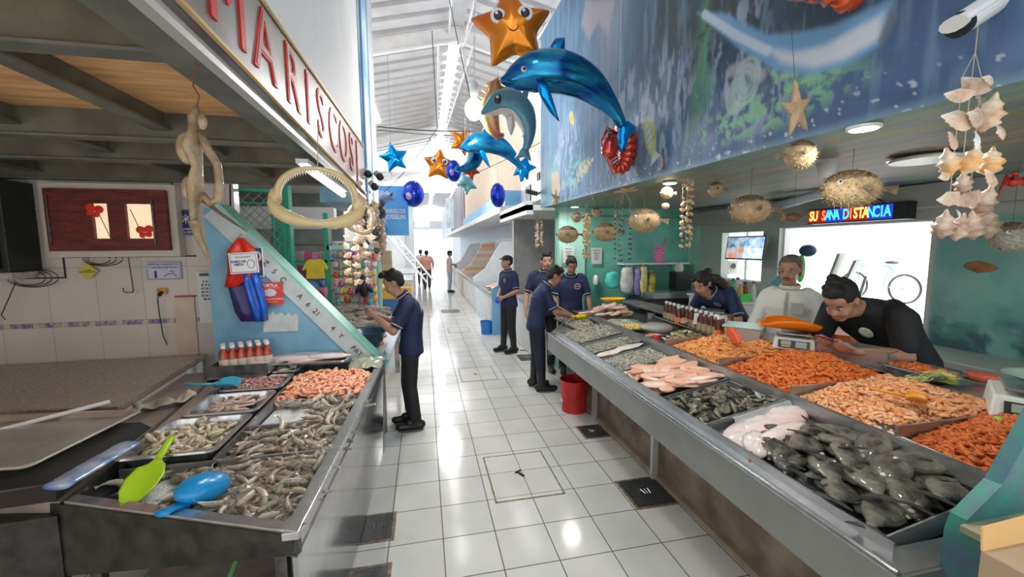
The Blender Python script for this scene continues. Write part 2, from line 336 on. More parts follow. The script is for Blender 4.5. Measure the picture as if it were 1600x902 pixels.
def mural(V):
    y, z = V[:, 1], V[:, 2]; n = len(y); c = np.zeros((n, 3))
    f = fb(y, z, 1.3, 3)
    c[:] = (.06, .13, .26)
    c = lay(c, S(2.2, 5.9, y)*.75, (.16, .34, .52)); c = lay(c, S(.42, .62, f)*.6, (.05, .10, .19)); c = lay(c, S(.5, .7, fb(y, z, 2.2, 9))*.5, (.16, .27, .42))
    c = lay(c, S(4.3, 5.8, y)*S(3.4, 2.6, z)*.5, (.25, .48, .62))
    # dark rocks with green weed
    c = lay(c, ellm(y, z, 2.3, 3.6, .75, .8, .3, .5)*.9*S(.25, .5, fb(y, z, 5, 21)), (.015, .03, .04))
    c = lay(c, ellm(y, z, 1.75, 3.0, .5, .35, .5, .5)*.8*S(.3, .5, fb(y, z, 7, 25)), (.02, .045, .06))
    c = lay(c, ellm(y, z, 2.1, 3.5, .7, .5, 0, .4)*.75, (.03, .05, .05))
    c = lay(c, ellm(y, z, 1.25, 2.95, .35, .22, 0, .5)*.8*S(.35, .6, fb(y, z, 8, 22)), (.02, .04, .04))
    c = lay(c, ellm(y, z, 2.3, 2.98, .12, .45, .15, .5)*.7*S(.4, .6, fb(y, z, 9, 23)), (.10, .30, .14))
    c = lay(c, ellm(y, z, 3.6, 4.1, .3, .8, .2, .5)*.5, (.35, .33, .36))
    # vertical brush streaks
    st = fb(y*1.0, z*.12, 22, 5); c = lay(c, S(.55, .75, st)*.35, (.24, .40, .55)); c = lay(c, S(.45, .25, st)*.35, (.05, .09, .16))
    # coral fingers
    for cy, cz, w_, h_, s_ in ((2.75, 2.78, .35, .4, 31), (3.35, 2.85, .4, .45, 33), (1.95, 2.62, .35, .22, 35), (2.05, 2.9, .2, .25, 37), (4.8, 2.8, .5, .5, 39)):
        fm = ellm(y, z, cy, cz, w_, h_, 0, .4)*S(.5, .62, fb(y, z*.3, 26, s_)); c = lay(c, fm*.6, (.42, .48, .62))
    for cy, cz, w_, h_, s_, cc in ((1.9, 2.5, .5, .1, 41, (.22, .52, .30)), (1.62, 2.62, .25, .1, 42, (.25, .55, .28)), (5.3, 2.62, .25, .3, 43, (.16, .46, .38)), (4.5, 2.65, .3, .2, 44, (.2, .42, .42)), (1.28, 2.78, .05, .04, 45, (.4, .75, .2))):
        c = lay(c, ellm(y, z, cy, cz, w_, h_, 0, .5)*S(.45, .6, fb(y, z, 24, s_))*.9, cc)
    # big pale ray / whale shape
    P = X2([(1.7, 2.4, 3.263), (1.7, 2.169, 3.143), (1.7, 1.838, 2.865), (1.7, 1.706, 2.811), (1.7, 1.5, 2.743), (1.7, 1.325, 2.729), (1.7, 1.259, 2.722), (1.7, 1.257, 2.645), (1.7, 1.301, 2.576), (1.7, 1.406, 2.551), (1.7, 1.575, 2.572), (1.7, 1.766, 2.664), (1.7, 2.006, 2.864)])
    c = lay(c, polym(y, z, P, .018)*.95, (.16, .36, .60))
    P2 = X2([(1.7, 1.833, 2.803), (1.7, 1.682, 2.716), (1.7, 1.524, 2.677), (1.7, 1.299, 2.688), (1.7, 1.303, 2.6), (1.7, 1.434, 2.582), (1.7, 1.577, 2.606), (1.7, 1.751, 2.699)])
    c = lay(c, polym(y, z, P2, .022), (.60, .66, .72))
    c = lay(c, linem(y, z, X2([(1.7, 2.338, 3.224), (1.7, 2.059, 2.97), (1.7, 1.832, 2.787)]), .022, .5)*.8, (.62, .70, .78))
    c = lay(c, polym(y, z, X2([(1.7, 1.269, 2.712), (1.7, 1.249, 2.64), (1.7, 1.293, 2.561), (1.7, 1.31, 2.598), (1.7, 1.286, 2.659)]), .01)*.8, (.12, .13, .14))
    # pale stalactite figure top
    c = lay(c, polym(y, z, X2([(1.7, 4.24, 4.349), (1.7, 3.57, 3.981), (1.7, 3.689, 3.745), (1.7, 3.908, 3.965), (1.7, 4.142, 3.917), (1.7, 4.358, 4.159)]), .04)*.8, (.45, .40, .42))
    # fish
    def fish(q, ry, rz, ang, col, col2, tl=1.4):
        nonlocal c
        cy, cz = q[1], q[2]; ca, sa = math.cos(ang), math.sin(ang)
        tri = [(cy-ca*ry*.7, cz-sa*ry*.7), (cy-ca*ry*tl-sa*rz*.9, cz-sa*ry*tl+ca*rz*.9), (cy-ca*ry*tl+sa*rz*.9, cz-sa*ry*tl-ca*rz*.9)]
        c = lay(c, polym(y, z, tri, .006), col2); c = lay(c, ellm(y, z, cy, cz, ry, rz, ang, .18), col); c = lay(c, ellm(y, z, cy+.1*ry, cz, ry*.6, rz*.55, ang, .3)*.9, col2)
        for k in range(3): c = lay(c, linem(y, z, [(cy+ca*ry*(.4-.35*k)-sa*rz*.8, cz+sa*ry*(.4-.35*k)+ca*rz*.8), (cy+ca*ry*(.4-.35*k)+sa*rz*.8, cz+sa*ry*(.4-.35*k)-ca*rz*.8)], .006, .6)*.6, (.2, .25, .12))
    fish((1.7, 2.923, 2.66), .16, .075, 1.15, (.45, .50, .20), (.50, .62, .60)); fish((1.7, 4.628, 3.295), .085, .055, .9, (.78, .62, .18), (.80, .38, .12))
    for k in range(9):
        t = k/8; py = 300-55*t
    P = X2([(1.7, 4.505, 2.515), (1.7, 4.43, 2.7), (1.7, 4.138, 2.751), (1.7, 3.939, 2.716), (1.7, 4.066, 2.633), (1.7, 4.311, 2.555)])
    c = lay(c, polym(y, z, P, .02)*S(.35, .6, fb(y, z, 30, 51)), (.50, .45, .28))
    P = X2([(1.7, 5.371, 2.806), (1.7, 5.103, 2.776), (1.7, 4.998, 2.546), (1.7, 5.201, 2.385), (1.7, 5.368, 2.571)])
    c = lay(c, polym(y, z, P, .02), (.55, .42, .34))
    c = lay(c, linem(y, z, X2([(1.7, 2.095, 2.795), (1.7, 1.977, 2.77), (1.7, 1.865, 2.685)]), .03, .6)*.7, (.45, .42, .45))
    for (q, r_) in (((1.7, 1.971, 2.694), .09), ((1.7, 2.037, 2.644), .07)):
        for k in range(3):
            rr = r_*(1-.28*k); d = np.abs(np.hypot(y-q[1], (z-q[2])*.8)-rr); c = lay(c, (1-S(.004, .016, d))*.55, (.45, .60, .55))
    # chips along the lower edge
    c = lay(c, S(.045, .0, z-(2.295+.019*(y-.9)))*.6, (.25, .42, .55))
    c = lay(c, (fb(y, z, 40, 77) > .72).astype(float)*S(.25, 0, z-2.3)*.8, (.75, .8, .8))
    return c
MURM = mat('painted sea mural', (.1, .2, .4), .55, vcol='paint', bump=.15, bscale=60)
zb = lambda y: 2.297+.0186*(y-.9)
me = paint(lambda u, v: (1.7, .15+u*5.75, zb(.15+u*5.75)+v*(4.78-zb(.15+u*5.75))), 620, 280, mural, 'wall_right_mural'); me.materials.append(MURM)
new('wall_right_mural', me, None, kind='structure')
struct('wall_right_core', Geo().box((1.71, -1.0, 2.42), (1.85, 5.89, 4.78)), WHITE)
def soff(V):
    x, y = V[:, 0], V[:, 1]; n = len(x); c = np.zeros((n, 3)); c[:] = (.17, .28, .25)
    f = fb(x*2.2, y*.5, 2.0, 61)
    c = lay(c, S(.40, .6, f)*.75, (.20, .21, .18)); c = lay(c, S(1.9, 2.6, x)*S(3.9, 3.2, x)*S(.35, .6, fb(x*3, y*.6, 2, 62))*.8, (.28, .22, .16))
    c = lay(c, S(.25, 0, x-1.7-.05)*.5, (.14, .34, .30)); c = lay(c, S(3.5, 4.2, x)*.4, (.24, .36, .42))
    c = lay(c, S(.54, .7, fb(x*6, y*.7, 3, 64))*.6, (.42, .32, .22)); c = lay(c, S(.5, .7, fb(x*9, y*1.5, 3, 66))*.3, (.08, .1, .09))
    c = lay(c, linem(x, y, [(1.86, 1.6), (2.05, 1.32), (2.2, .9)], .035, .5)*.9, (.28, .25, .05))
    return c
me = paint(lambda u, v: (1.7+u*2.6, .15+v*5.7, zb(.15+v*5.7)), 150, 300, soff, 'ceiling_right'); me.materials.append(MURM)
new('ceiling_right', me, None, kind='structure')
# far green side wall with two pillars
MINT = mat('mint green wall', (.16, .50, .40), .55, var=.18, scale=3)
MINTL = mat('pale mint pillar', (.36, .66, .56), .5, var=.08, scale=3)
g = Geo().box((1.92, 5.8, 0), (4.4, 5.9, 2.4)); g.box((1.92, 5.70, 0), (2.32, 5.80, 2.39), 1); g.box((4.1, 5.62, 0), (4.32, 5.80, 2.36), 1)
struct('wall_stall_end', g, [MINT, MINTL])
# back wall with the bright opening and the small window
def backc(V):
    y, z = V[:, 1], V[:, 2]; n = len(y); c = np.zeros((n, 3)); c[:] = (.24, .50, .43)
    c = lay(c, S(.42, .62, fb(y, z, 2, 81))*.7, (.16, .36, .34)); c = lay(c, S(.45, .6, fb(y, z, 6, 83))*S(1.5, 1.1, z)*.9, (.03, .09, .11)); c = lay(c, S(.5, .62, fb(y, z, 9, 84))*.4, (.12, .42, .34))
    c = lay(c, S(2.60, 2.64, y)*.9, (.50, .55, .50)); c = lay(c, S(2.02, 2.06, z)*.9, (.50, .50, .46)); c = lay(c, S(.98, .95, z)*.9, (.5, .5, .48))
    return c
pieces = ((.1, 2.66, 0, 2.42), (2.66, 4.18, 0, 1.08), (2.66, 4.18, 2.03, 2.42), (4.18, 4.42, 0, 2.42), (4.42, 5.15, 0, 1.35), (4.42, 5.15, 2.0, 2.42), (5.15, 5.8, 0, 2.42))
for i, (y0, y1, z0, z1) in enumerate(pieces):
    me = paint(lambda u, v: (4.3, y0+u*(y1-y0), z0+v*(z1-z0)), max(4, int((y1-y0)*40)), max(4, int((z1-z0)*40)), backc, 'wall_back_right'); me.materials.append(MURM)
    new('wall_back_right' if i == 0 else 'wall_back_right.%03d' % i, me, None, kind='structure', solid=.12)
g = Geo()
for a, b in (((4.24, 2.62, 1.05), (4.32, 2.68, 2.06)), ((4.24, 4.16, 1.05), (4.32, 4.22, 2.06)), ((4.22, 2.62, 2.02), (4.32, 4.22, 2.08)), ((4.2, 2.62, 1.03), (4.34, 4.22, 1.08)), ((4.24, 4.4, 1.33), (4.32, 4.44, 2.0)), ((4.27, 4.78, 1.35), (4.30, 4.80, 2.0)), ((4.24, 4.4, 1.32), (4.32, 5.17, 1.36))): g.box(a, b)
struct('window_3', g, WHITE)
struct('trim_lintel', Geo().box((4.05, .1, 2.13), (4.32, 5.8, 2.32)), mat('grey lintel paint', (.45, .45, .42), .6, var=.1, scale=3))
# kerb and block wall below the right counter
KERB = mat('stained concrete', (.14, .10, .07), .7, col2=(.30, .25, .20), scale=4, bump=.4)
g = Geo().box((1.78, .1, 0), (1.9, 4.6, .42)); g.box((1.73, .1, 0), (1.78, 4.7, .04), 1)
struct('baseboard_right', g, [KERB, mat('kerb edge', (.32, .26, .2), .7, var=.2)])
# outside ground seen through the opening
struct('ground_yard', Geo().box((6.2, -3, .45), (14, 9, .65)), mat('pale yard', (.8, .8, .8), .8))
struct('wall_yard', Geo().box((10.5, -3, 0), (10.6, 9, 1.3)), mat('sunlit wall', (.9, .9, .88), .8))
# far end of the hall
ENDM = mat('pale end wall', (.75, .77, .80), .7)
g = Geo(); g.box((-6, 42, 0), (-.9, 42.2, 6.4)); g.box((2.9, 42, 0), (7, 42.2, 6.4)); g.box((-.9, 42, 3.6), (2.9, 42.2, 4.4))
struct('wall_far', g, ENDM)

# ================================================================ FAR STALLS, both sides
BLUEW = mat('light blue paint', (.22, .50, .78), .5, var=.08, scale=2)
PALEB = mat('pale blue white', (.62, .72, .82), .5, var=.06, scale=2)
ORT = tilemat('orange white tiles', (.85, .45, .22), (.7, .65, .6), .12, .12, mw=.004, axes='yz', offset=.0, col2=(.85, .80, .75), rough=.3)
CREAM = mat('cream block', (.72, .55, .42), .7, var=.05)
# right side upper blocks
g = Geo(); g.box((1.95, 5.92, 2.62), (3.4, 8.2, 3.5))
struct('wall_right_block', g, WHITE)
struct('wall_right_cream', Geo().box((1.8, 10.4, 2.9), (3.6, 18, 5.3)), CREAM)
g = Geo(); g.box((1.5, 5.95, 2.36), (3.4, 8.1, 2.44)); g.box((1.5, 5.95, 2.30), (1.6, 8.1, 2.50)); 
struct('trim_canopy', g, WHITE)
g = Geo(); g.box((1.62, 8.2, 2.62), (3.4, 17, 2.95)); struct('trim_blue_band', g, BLUEW)
struct('trim_band_white', Geo().box((1.5, 8.15, 2.5), (3.4, 30, 2.64)), WHITE)
g = Geo()
for k in range(7): g.box((1.72, 18.2+1.3*k, 2.7), (1.80, 18.45+1.3*k, 4.9))
g.box((1.82, 18, 2.6), (2.0, 42, 5.2), 1)
struct('wall_right_panels', g, [mat('grey fin', (.35, .33, .36), .5), mat('pale panel', (.72, .74, .80), .5)])
# grey door recess and lower walls
g = Geo(); g.box((2.9, 5.9, 0), (3.0, 9.5, 2.4)); g.box((1.75, 8.0, 0), (2.9, 8.1, 2.4))
struct('wall_next_stall', g, mat('grey plaster', (.42, .41, .40), .7, var=.1))
def stall_end(name, y, m, x0=1.35, x1=2.6, zlo=.95, m2=None):
    """sloped stall side panel"""
    P = [(x0, 0), (x0, zlo), (x0+.35, zlo+.25), (x1-.45, 1.95), (x1, 2.0), (x1, 0)]
    g = Geo(); g.prism([(a, b) for a, b in P], 0, .08, 0, TM(0, y+.08, 0) @ RM(PI/2, 0, 0))
    return new(name, g, m, label=None)
g = Geo().box((2.6, 8.1, 0), (2.7, 30, 2.5)); struct('wall_right_far', g, PALEB)
for y, m, lab in ((8.3, BLUEW, 'light blue sloped stall divider behind the man in the black cap'), (11.6, WHITE, 'white sloped stall divider with metal shutter beside it'), (15.2, ORT, 'orange and white checked tile stall divider far down the right side'), (19.5, WHITE, 'white stall divider farthest down the right side')):
    o = stall_end('stall_divider', y, m); prop(o, lab, 'divider')
g = Geo()
for k in range(26): g.tube([(2.55, 11.85+.0, .98+.043*k), (2.55, 14.6, .98+.043*k)], .024, 6)
new('roller_shutter', g, mat('white slat metal', (.72, .74, .76), .35, metal=.3), label='closed white roller shutter in the stall past the blue divider', cat='shutter')
def far_counter(y0, y1, m, lab, x0=1.38, x1=2.0, z=.86, tiles=True):
    t = T('fish_counter', lab, 'counter', (x0, y0, 0))
    new('body', Geo().box((0, 0, 0), (x1-x0, y1-y0, z-.06)), m, t, bevel=.01)
    new('top', Geo().box((-.04, -.02, z-.06), (x1-x0, y1-y0+.02, z)), STEEL2, t, bevel=.008)
    g = Geo()
    for k in range(int((y1-y0)/.16)): g.box((-.012, .05+.16*k, .12), (0, .14+.16*k, z-.14))
    new('front_panel', g, WHITE, t)
    return t
BTILE = tilemat('blue white stall tiles', (.35, .58, .80), (.7, .75, .8), .16, .3, mw=.006, axes='yz', col2=(.8, .85, .9), rough=.25)
far_counter(8.45, 11.5, BTILE, 'blue and white tiled fish counter behind the man in the black cap')
far_counter(11.8, 15.0, mat('grey white counter', (.60, .60, .58), .5), 'grey fish counter past the blue divider')
far_counter(15.4, 19.3, WHITE, 'white fish counter beside the orange tiled divider', x0=1.42)
far_counter(19.7, 27, PALEB, 'pale counter farthest down the right side', x0=1.42)
PINKF = mat('pink fish meat', (.80, .42, .34), .35, var=.15, scale=20, bump=.4)
for (x, y, n, lab) in ((1.7, 9.4, 9, 'pale pink fillet heap on the blue tiled counter'), (1.75, 16.3, 7, 'pink fillet heap on the white far counter')):
    g = Geo()
    for k in range(n): g.ell((random.uniform(-.2, .2), random.uniform(-.55, .55), .04+random.random()*.03), (.16, .09, .035), 10, 6, 0, RM(0, 0, random.random()*3))
    new('fillet_heap', g, PINKF, loc=(x, y, .86), smooth=True, label=lab, cat='fish fillets', kind='stuff')
# white door box before the green pillar (next stall counter)
t = T('white_counter', 'white tiled counter end behind the bending man in navy', 'counter', (1.72, 6.4, 0))
new('body', Geo().box((0, 0, 0), (1.1, 1.4, .84)), WHITE, t, bevel=.01)
new('top', Geo().box((-.03, -.03, .84), (1.1, 1.43, .89)), mat('grey stone top', (.5, .5, .48), .3, var=.1), t, bevel=.006)
new('cardboard_box', Geo().box((0, 0, 0), (.3, .22, .26)), mat('brown cardboard', (.45, .32, .2), .8), loc=(1.76, 6.16, .60), label='small brown box standing between two men in navy', cat='box')
g = Geo(); g.box((0, 0, 0), (.02, .28, .3)); new('picture_frame', g, BLACK, loc=(2.86, 7.2, 1.6), label='black frame hanging on the grey wall', cat='frame')
t = T('wall_fan_box', 'small dark junction box on the white upper block', 'electrical box', (1.93, 6.8, 2.95)); new('body', Geo().box((0, 0, 0), (.03, .14, .12)), mat('dark brown metal', (.1, .07, .05), .6), t)
t = T('security_camera', 'small dark security camera under the white block by the mural edge', 'security camera', (1.72, 6.1, 2.62)); new('body', Geo().tube([(-.02, 0, 0), (-.2, -.05, .03)], .035, 10), BLACK, t); new('bracket', Geo().tube([(0, 0, 0), (.1, 0, .06)], .015, 6), BLACK, t)
new('vent_opening', Geo().box((1.93, 7.4, 2.66), (1.96, 7.75, 2.95)), BLACK, kind='structure').name = 'window_4'
# end signs high at the far end
new('end_sign', Geo().box((-.55, 30, 3.2), (.45, 30.05, 4.0)), mat('faded blue print', (.5, .62, .78), .6, col2=(.75, .8, .85), scale=3), label='faded pale blue sign high at the bright end of the hall, left one', cat='sign')
new('end_sign', Geo().box((1.3, 24, 2.9), (2.6, 24.05, 4.6)), mat('faded green print', (.45, .62, .66), .6, col2=(.75, .83, .85), scale=3), label='faded green and blue sign high on the right near the bright end', cat='sign')
# ---------------- left: next stall beyond the divider
g = Geo(); g.box((-4.5, 8.5, 0), (-1.5, 8.58, 3.0)); g.box((-4.6, 4.1, 0), (-4.5, 8.7, 3.0))
struct('wall_next_left', g, mat('dim grey green wall', (.26, .30, .28), .7, var=.2, scale=3))
struct('trim_white_beam', Geo().box((-4.4, 6.9, 2.12), (-1.35, 7.1, 2.45)), WHITE)
struct('ceiling_next_left', Geo().box((-4.5, 4.12, 2.85), (-.95, 8.6, 2.9)), mat('white ceiling board', (.6, .6, .6), .7))
GW = mat('grey wire', (.30, .33, .32), .5)
def fence(name, lab, x0, x1, z0, z1, y, s=.11):
    t = T(name, lab, 'wire mesh', (x0, y, z0)); g = Geo(); W, H = x1-x0, z1-z0
    k = -H
    while k < W:
        a = (max(k, 0), max(-k, 0)); e = min(W-k, H); g.tube([(a[0], 0, a[1]), (k+e, 0, e)], .0035, 4)
        a2 = (max(k, 0), H-max(-k, 0)); g.tube([(a2[0], .01, a2[1]), (k+e, .01, H-e)], .0035, 4); k += s
    new('wires', g, GW, t)
    f = Geo()
    for a, b in (((0, 0), (W, 0)), ((0, H), (W, H)), ((0, 0), (0, H)), ((W, 0), (W, H))): f.tube([(a[0], 0, a[1]), (b[0], 0, b[1])], .015, 6)
    new('frame', f, GREEN, t)
fence('mesh_screen', 'diamond wire mesh screen above the blue divider', -1.90, -1.3, 1.55, 2.36, 4.3, .09)
fence('mesh_screen', 'green framed wire mesh across the next stall behind the shark jaw', -3.6, -1.9, 1.5, 2.4, 5.9, .10)
t = T('green_post', 'wide green painted post behind the shark jaw', 'post', (-1.78, 5.9, 0)); new('post', Geo().box((-.1, 0, 0), (.08, .16, 2.9)), GREEN, t, bevel=.01)
t = T('green_rail_frame', 'green metal rail frame with thin post beside hanging toys', 'frame', (-1.30, 6.05, 0))
new('post', Geo().box((-.03, 0, 0), (.03, .06, 2.3)), GREEN, t); new('rail', Geo().box((-.5, 0, 1.62), (0, .04, 1.66)), GREEN, t)
new('rail', Geo().box((0, 0, 1.80), (.62, .04, 1.86)), mat('mint rail', (.35, .65, .58), .5), t)
# shelves packed with goods behind the mesh: individual boxes
sh = T('goods_shelf', 'tall shelf packed with small goods behind the wire mesh', 'shelf', (-3.12, 6.42, 0))
g = Geo()
for z in (.95, 1.17, 1.39, 1.62, 1.86): g.box((0, 0, z), (1.75, .35, z+.02))
for x in (0, .86, 1.73): g.box((x, 0, 0), (x+.02, .35, 2.1))
new('frame', g, mat('brown shelf wood', (.16, .12, .09), .7), sh)
PK = [mat('packet colour %d' % i, c, .4, var=.25, scale=25) for i, c in enumerate([(.75, .12, .35), (.75, .35, .55), (.85, .80, .78), (.5, .12, .6), (.85, .55, .15), (.15, .5, .5), (.75, .1, .08), (.85, .75, .2), (.3, .6, .3), (.35, .4, .7), (.6, .4, .35), (.8, .62, .66)])]
pk0 = Geo().box((-.045, -.03, 0), (.045, .03, .15)).mesh('packet')
packs = []
for m in PK[:12]:
    me = pk0.copy(); me.materials.append(m); packs.append(me)
k = 0
for z in (.97, 1.19, 1.41, 1.64):
    for i in range(17):
        o = bpy.data.objects.new('goods_packet', packs[RNG.integers(12)]); COL.objects.link(o); o.location = (-3.05+.1*i, 6.50, z); o.scale = (1, 1, random.uniform(.8, 1.2))
        prop(o, 'small packet standing on the shelf behind the wire mesh', 'packet', 'packets on the mesh stall shelf'); k += 1
# hanging toys display (white board with many little bags)
dsp = T('toy_display', 'white display board with hooks for hanging toys and sweets', 'display board', (-1.26, 6.3, 0))
new('board', Geo().box((0, 0, .72), (.60, .03, 1.92)), WHITE, dsp); new('side_post', Geo().box((.6, -.03, 0), (.64, .04, 1.95)), mat('mint post', (.3, .6, .55), .5), dsp)
def bag_mesh(w_, h_, m1, m2):
    g = Geo(); g.loft([[(x*w_/2*s, yy*.018*q, zz*h_) for x, yy in ((-1, -1), (0, -1.5), (1, -1), (1, 1), (0, 1.5), (-1, 1))] for zz, s, q in ((-1, .9, .2), (-.85, 1, 1), (-.45, 1, 1.2), (-.2, .9, .6), (-.02, .8, .2))])
    k = len(g.f); g.box((-w_*.35, -.026, -h_*.15), (w_*.35, -.02, 0), 1); me = g.mesh('toy_bag'); me.materials.append(m1); me.materials.append(m2); me.polygons.foreach_set('material_index', g.m); return me
bags = [bag_mesh(random.uniform(.05, .075), random.uniform(.09, .14), m, PK[(i*5+2) % 12]) for i, m in enumerate(PK)]
for r in range(9):
    for i in range(9):
        o = bpy.data.objects.new('toy_bag', bags[RNG.integers(12)]); COL.objects.link(o); o.location = (-1.235+.066*i+random.uniform(-.01, .01), 6.27-.02*random.random(), 1.9-.128*r+random.uniform(-.015, .015)); o.rotation_euler = (0, random.uniform(-.1, .1), 0)
        prop(o, 'small bright bag of sweets or toys hanging on the white display board', 'toy bag', 'bags on the toy display')
# yellow shirt, blue jeans skirt and pink cloth on the rail
def cloth(name, lab, cat, w_, h_, m, loc, wob=.03, taper=1., rz=0.):
    g = Geo(); g.grid(16, 14, lambda u, v: ((u-.5)*w_*(1-(1-taper)*(1-v)), wob*math.sin(u*11+v*3)*(1-v*.5), -h_*(1-v)+.012*math.sin(u*9)))
    return new(name, g, m, loc=loc, rot=(0, 0, rz), smooth=True, solid=.006, label=lab, cat=cat)
YEL = mat('yellow cloth', (.80, .62, .05), .8, var=.1); 
t = T('yellow_shirt', 'bright yellow shirt hanging on the green rail', 'shirt', (-1.445, 6, 1.658))
g = Geo().prism([(-.10, 0), (-.04, .02), (0, 0), (.04, .02), (.10, 0), (.17, -.10), (.13, -.14), (.11, -.10), (.12, -.25), (-.12, -.25), (-.11, -.10), (-.14, -.14), (-.17, -.12)], -.02, .02, 0, RM(PI/2, 0, 0)); new('body', g, YEL, t, bevel=.01)
cloth('denim_skirt', 'small blue denim skirt hanging under the yellow shirt', 'skirt', .24, .13, mat('denim', (.12, .22, .42), .8), (-1.455, 6.02, 1.405), .02)
cloth('pink_cloth', 'folded pink cloth hanging under the denim skirt', 'cloth', .30, .14, mat('pink cloth', (.65, .22, .35), .8), (-1.464, 6.03, 1.281), .03)
t = T('dark_plush', 'black hanging plush toy at the corner of the toy display', 'plush toy', (-0.849, 6.15, 1.234)); new('body', Geo().ell((0, 0, 0), (.07, .05, .12)).ell((0, -.01, .14), (.05, .045, .06)), BLACK, t, smooth=True)
new('arm', Geo().ell((-.07, -.02, .02), (.03, .03, .09), M=RM(0, .5, 0)), BLACK, t, smooth=True); new('arm', Geo().ell((.07, -.02, .02), (.03, .03, .09), M=RM(0, -.5, 0)), BLACK, t, smooth=True)
# yellow and blue tiled counter further on
t = T('tiled_kiosk', 'yellow topped blue kiosk behind the man examining a shrimp', 'kiosk', (-.9, 8.6, 0))
new('base', Geo().box((-.5, 0, 0), (.60, 1.3, .78)), mat('kiosk blue', (.05, .20, .42), .5, var=.1), t)
new('top', Geo().box((-.5, -.03, .78), (.63, 1.33, 1.02)), mat('kiosk yellow', (.80, .50, .08), .45), t, bevel=.02)
new('back_panel', Geo().box((-.5, .9, 1.02), (.2, .98, 1.75)), tilemat('checker yellow blue', (.75, .48, .1), (.5, .45, .3), .18, .16, mw=.004, axes='xz', col2=(.08, .2, .4), rough=.3), t)
t = T('water_bottle', 'blue plastic water drum on the yellow kiosk', 'water drum', (-.60, 8.75, 1.02)); new('body', Geo().lathe((0, 0, 0), [(.10, 0), (.11, .02), (.11, .2), (.05, .26), (.04, .3)], 16), mat('blue clear plastic', (.1, .45, .8), .2), t, smooth=True)
new('white_crate', Geo().box((0, 0, 0), (.22, .2, .14)), WHITE, loc=(-.46, 8.72, 1.02), label='white crate beside the blue water drum', cat='crate', bevel=.01)
# leaning ladder-like divider edge
t = T('stall_ladder', 'white sloped ladder frame behind the tiled kiosk', 'ladder', (0, 0, 0))
A, B = Vector((-.85, 10.5, 2.1)), Vector((.05, 10.5, .95))
for d in (0, .16): new('rail', Geo().tube([A+Vector((d, 0, d*.3)), B+Vector((d, 0, d*.3))], .025, 6), WHITE, t)
for i in range(6):
    p = A.lerp(B, .1+.15*i); new('rung', Geo().tube([p, p+Vector((.16, 0, .05))], .018, 6), WHITE, t)
for i, (y, lab) in enumerate(((11.2, 'grey left counter past the ladder frame'), (15.5, 'pale left counter far down the aisle'))):
    far = T('fish_counter', lab, 'counter', (-1.35, y, 0)); new('body', Geo().box((0, 0, 0), (.95, 3.6, .8)), WHITE, far); new('top', Geo().box((-.02, -.02, .8), (.99, 3.62, .86)), STEEL2, far)
struct('wall_left_far', Geo().box((-1.9, 9.9, 0), (-1.8, 42, 3.2)), WHITE)
# hanging banner
t = T('hall_banner', 'large blue hanging banner with a shark picture and white lettering', 'banner', (0, 0, 0))
BP = (-0.803, 9, 3.096), (-0.291, 9, 3.109), (-0.336, 9, 2.074), (-0.841, 9, 2.075)
(bx0, _, bz1), (bx1, _, _), (_, _, bz0), _q = BP
bx0 -= .12
new('sheet', Geo().box((bx0, 9.0, bz0), (bx1, 9.02, bz1)), mat('banner blue', (.08, .34, .78), .5, col2=(.13, .45, .85), scale=1.5), t)
wd = bx1-bx0
sgm = Geo().prism([(.03, -.30), (.12, -.26), (.22, -.22), (.34, -.12), (.30, -.24), (.36, -.30), (.24, -.30), (.16, -.36), (.05, -.42), (.02, -.5)], 0, .004, 0, TM(bx0, 8.995, bz1) @ RM(PI/2, 0, 0))
new('shark_picture', sgm, mat('shark grey print', (.12, .14, .2), .6), t)
new('shark_picture', Geo().prism([(.02, -.10), (.2, -.10), (.35, -.2), (.22, -.2), (.14, -.18), (.05, -.25), (.02, -.3)], 0, .004, 0, TM(bx0, 8.995, bz1) @ RM(PI/2, 0, 0)), mat('shark pale print', (.45, .5, .75), .6), t)
text('lettering', 'MARISCOS', .115, WHITE, t, (bx0+wd*.55, 8.99, bz0+.50), FY, .001, bold=.002, sx=.8)
text('lettering', 'JOSSELIN', .125, WHITE, t, (bx0+wd*.58, 8.99, bz0+.38), FY, .001, bold=.002, sx=.8)
new('seaweed_print', Geo().tube([(bx0+.15+.05*math.sin(k*1.1), 8.995, bz0+.03+.14*abs(math.sin(k*.9))) for k in range(14)], .008, 4), mat('banner teal print', (.05, .35, .45), .6), t)
new('cord', string('c', ((bx0+bx1)/2, 9.01, bz1), ((bx0+bx1)/2, 9.01, 5.75), .006), GW, t)
# ---------------- next left counter (fish bins) where the navy-shirt man stands
t = T('fish_counter', 'steel fish counter in front of the man examining a shrimp', 'counter', (0, 0, 0))
g = Geo().hexa([(-1.55, 3.85, .62), (-.46, 3.85, .62), (-.43, 6.2, .62), (-1.55, 6.2, .62), (-1.55, 3.8, .82), (-.36, 3.8, .82), (-.31, 6.2, .82), (-1.55, 6.2, .82)]); new('top', g, WPLAST, t, bevel=.01)
g = Geo()
for (x, y) in ((-.44, 4.1), (-.42, 6.1), (-1.45, 4.3)): g = Geo().box((x-.035, y-.03, 0), (x+.035, y+.03, .62)); new('leg', g, mat('worn white steel', (.35, .32, .31), .5, var=.3, scale=9), t)
new('rim', Geo().hexa([(-.39, 3.8, .82), (-.33, 3.8, .82), (-.28, 6.2, .82), (-.34, 6.2, .82), (-.39, 3.8, .86), (-.33, 3.8, .86), (-.28, 6.2, .86), (-.34, 6.2, .86)]), STEEL2, t)
GFISH = mat('grey brown fish heap', (.20, .16, .13), .4, col2=(.42, .36, .30), scale=9, stretch=(4, 12, 6), bump=.6)
g = Geo()
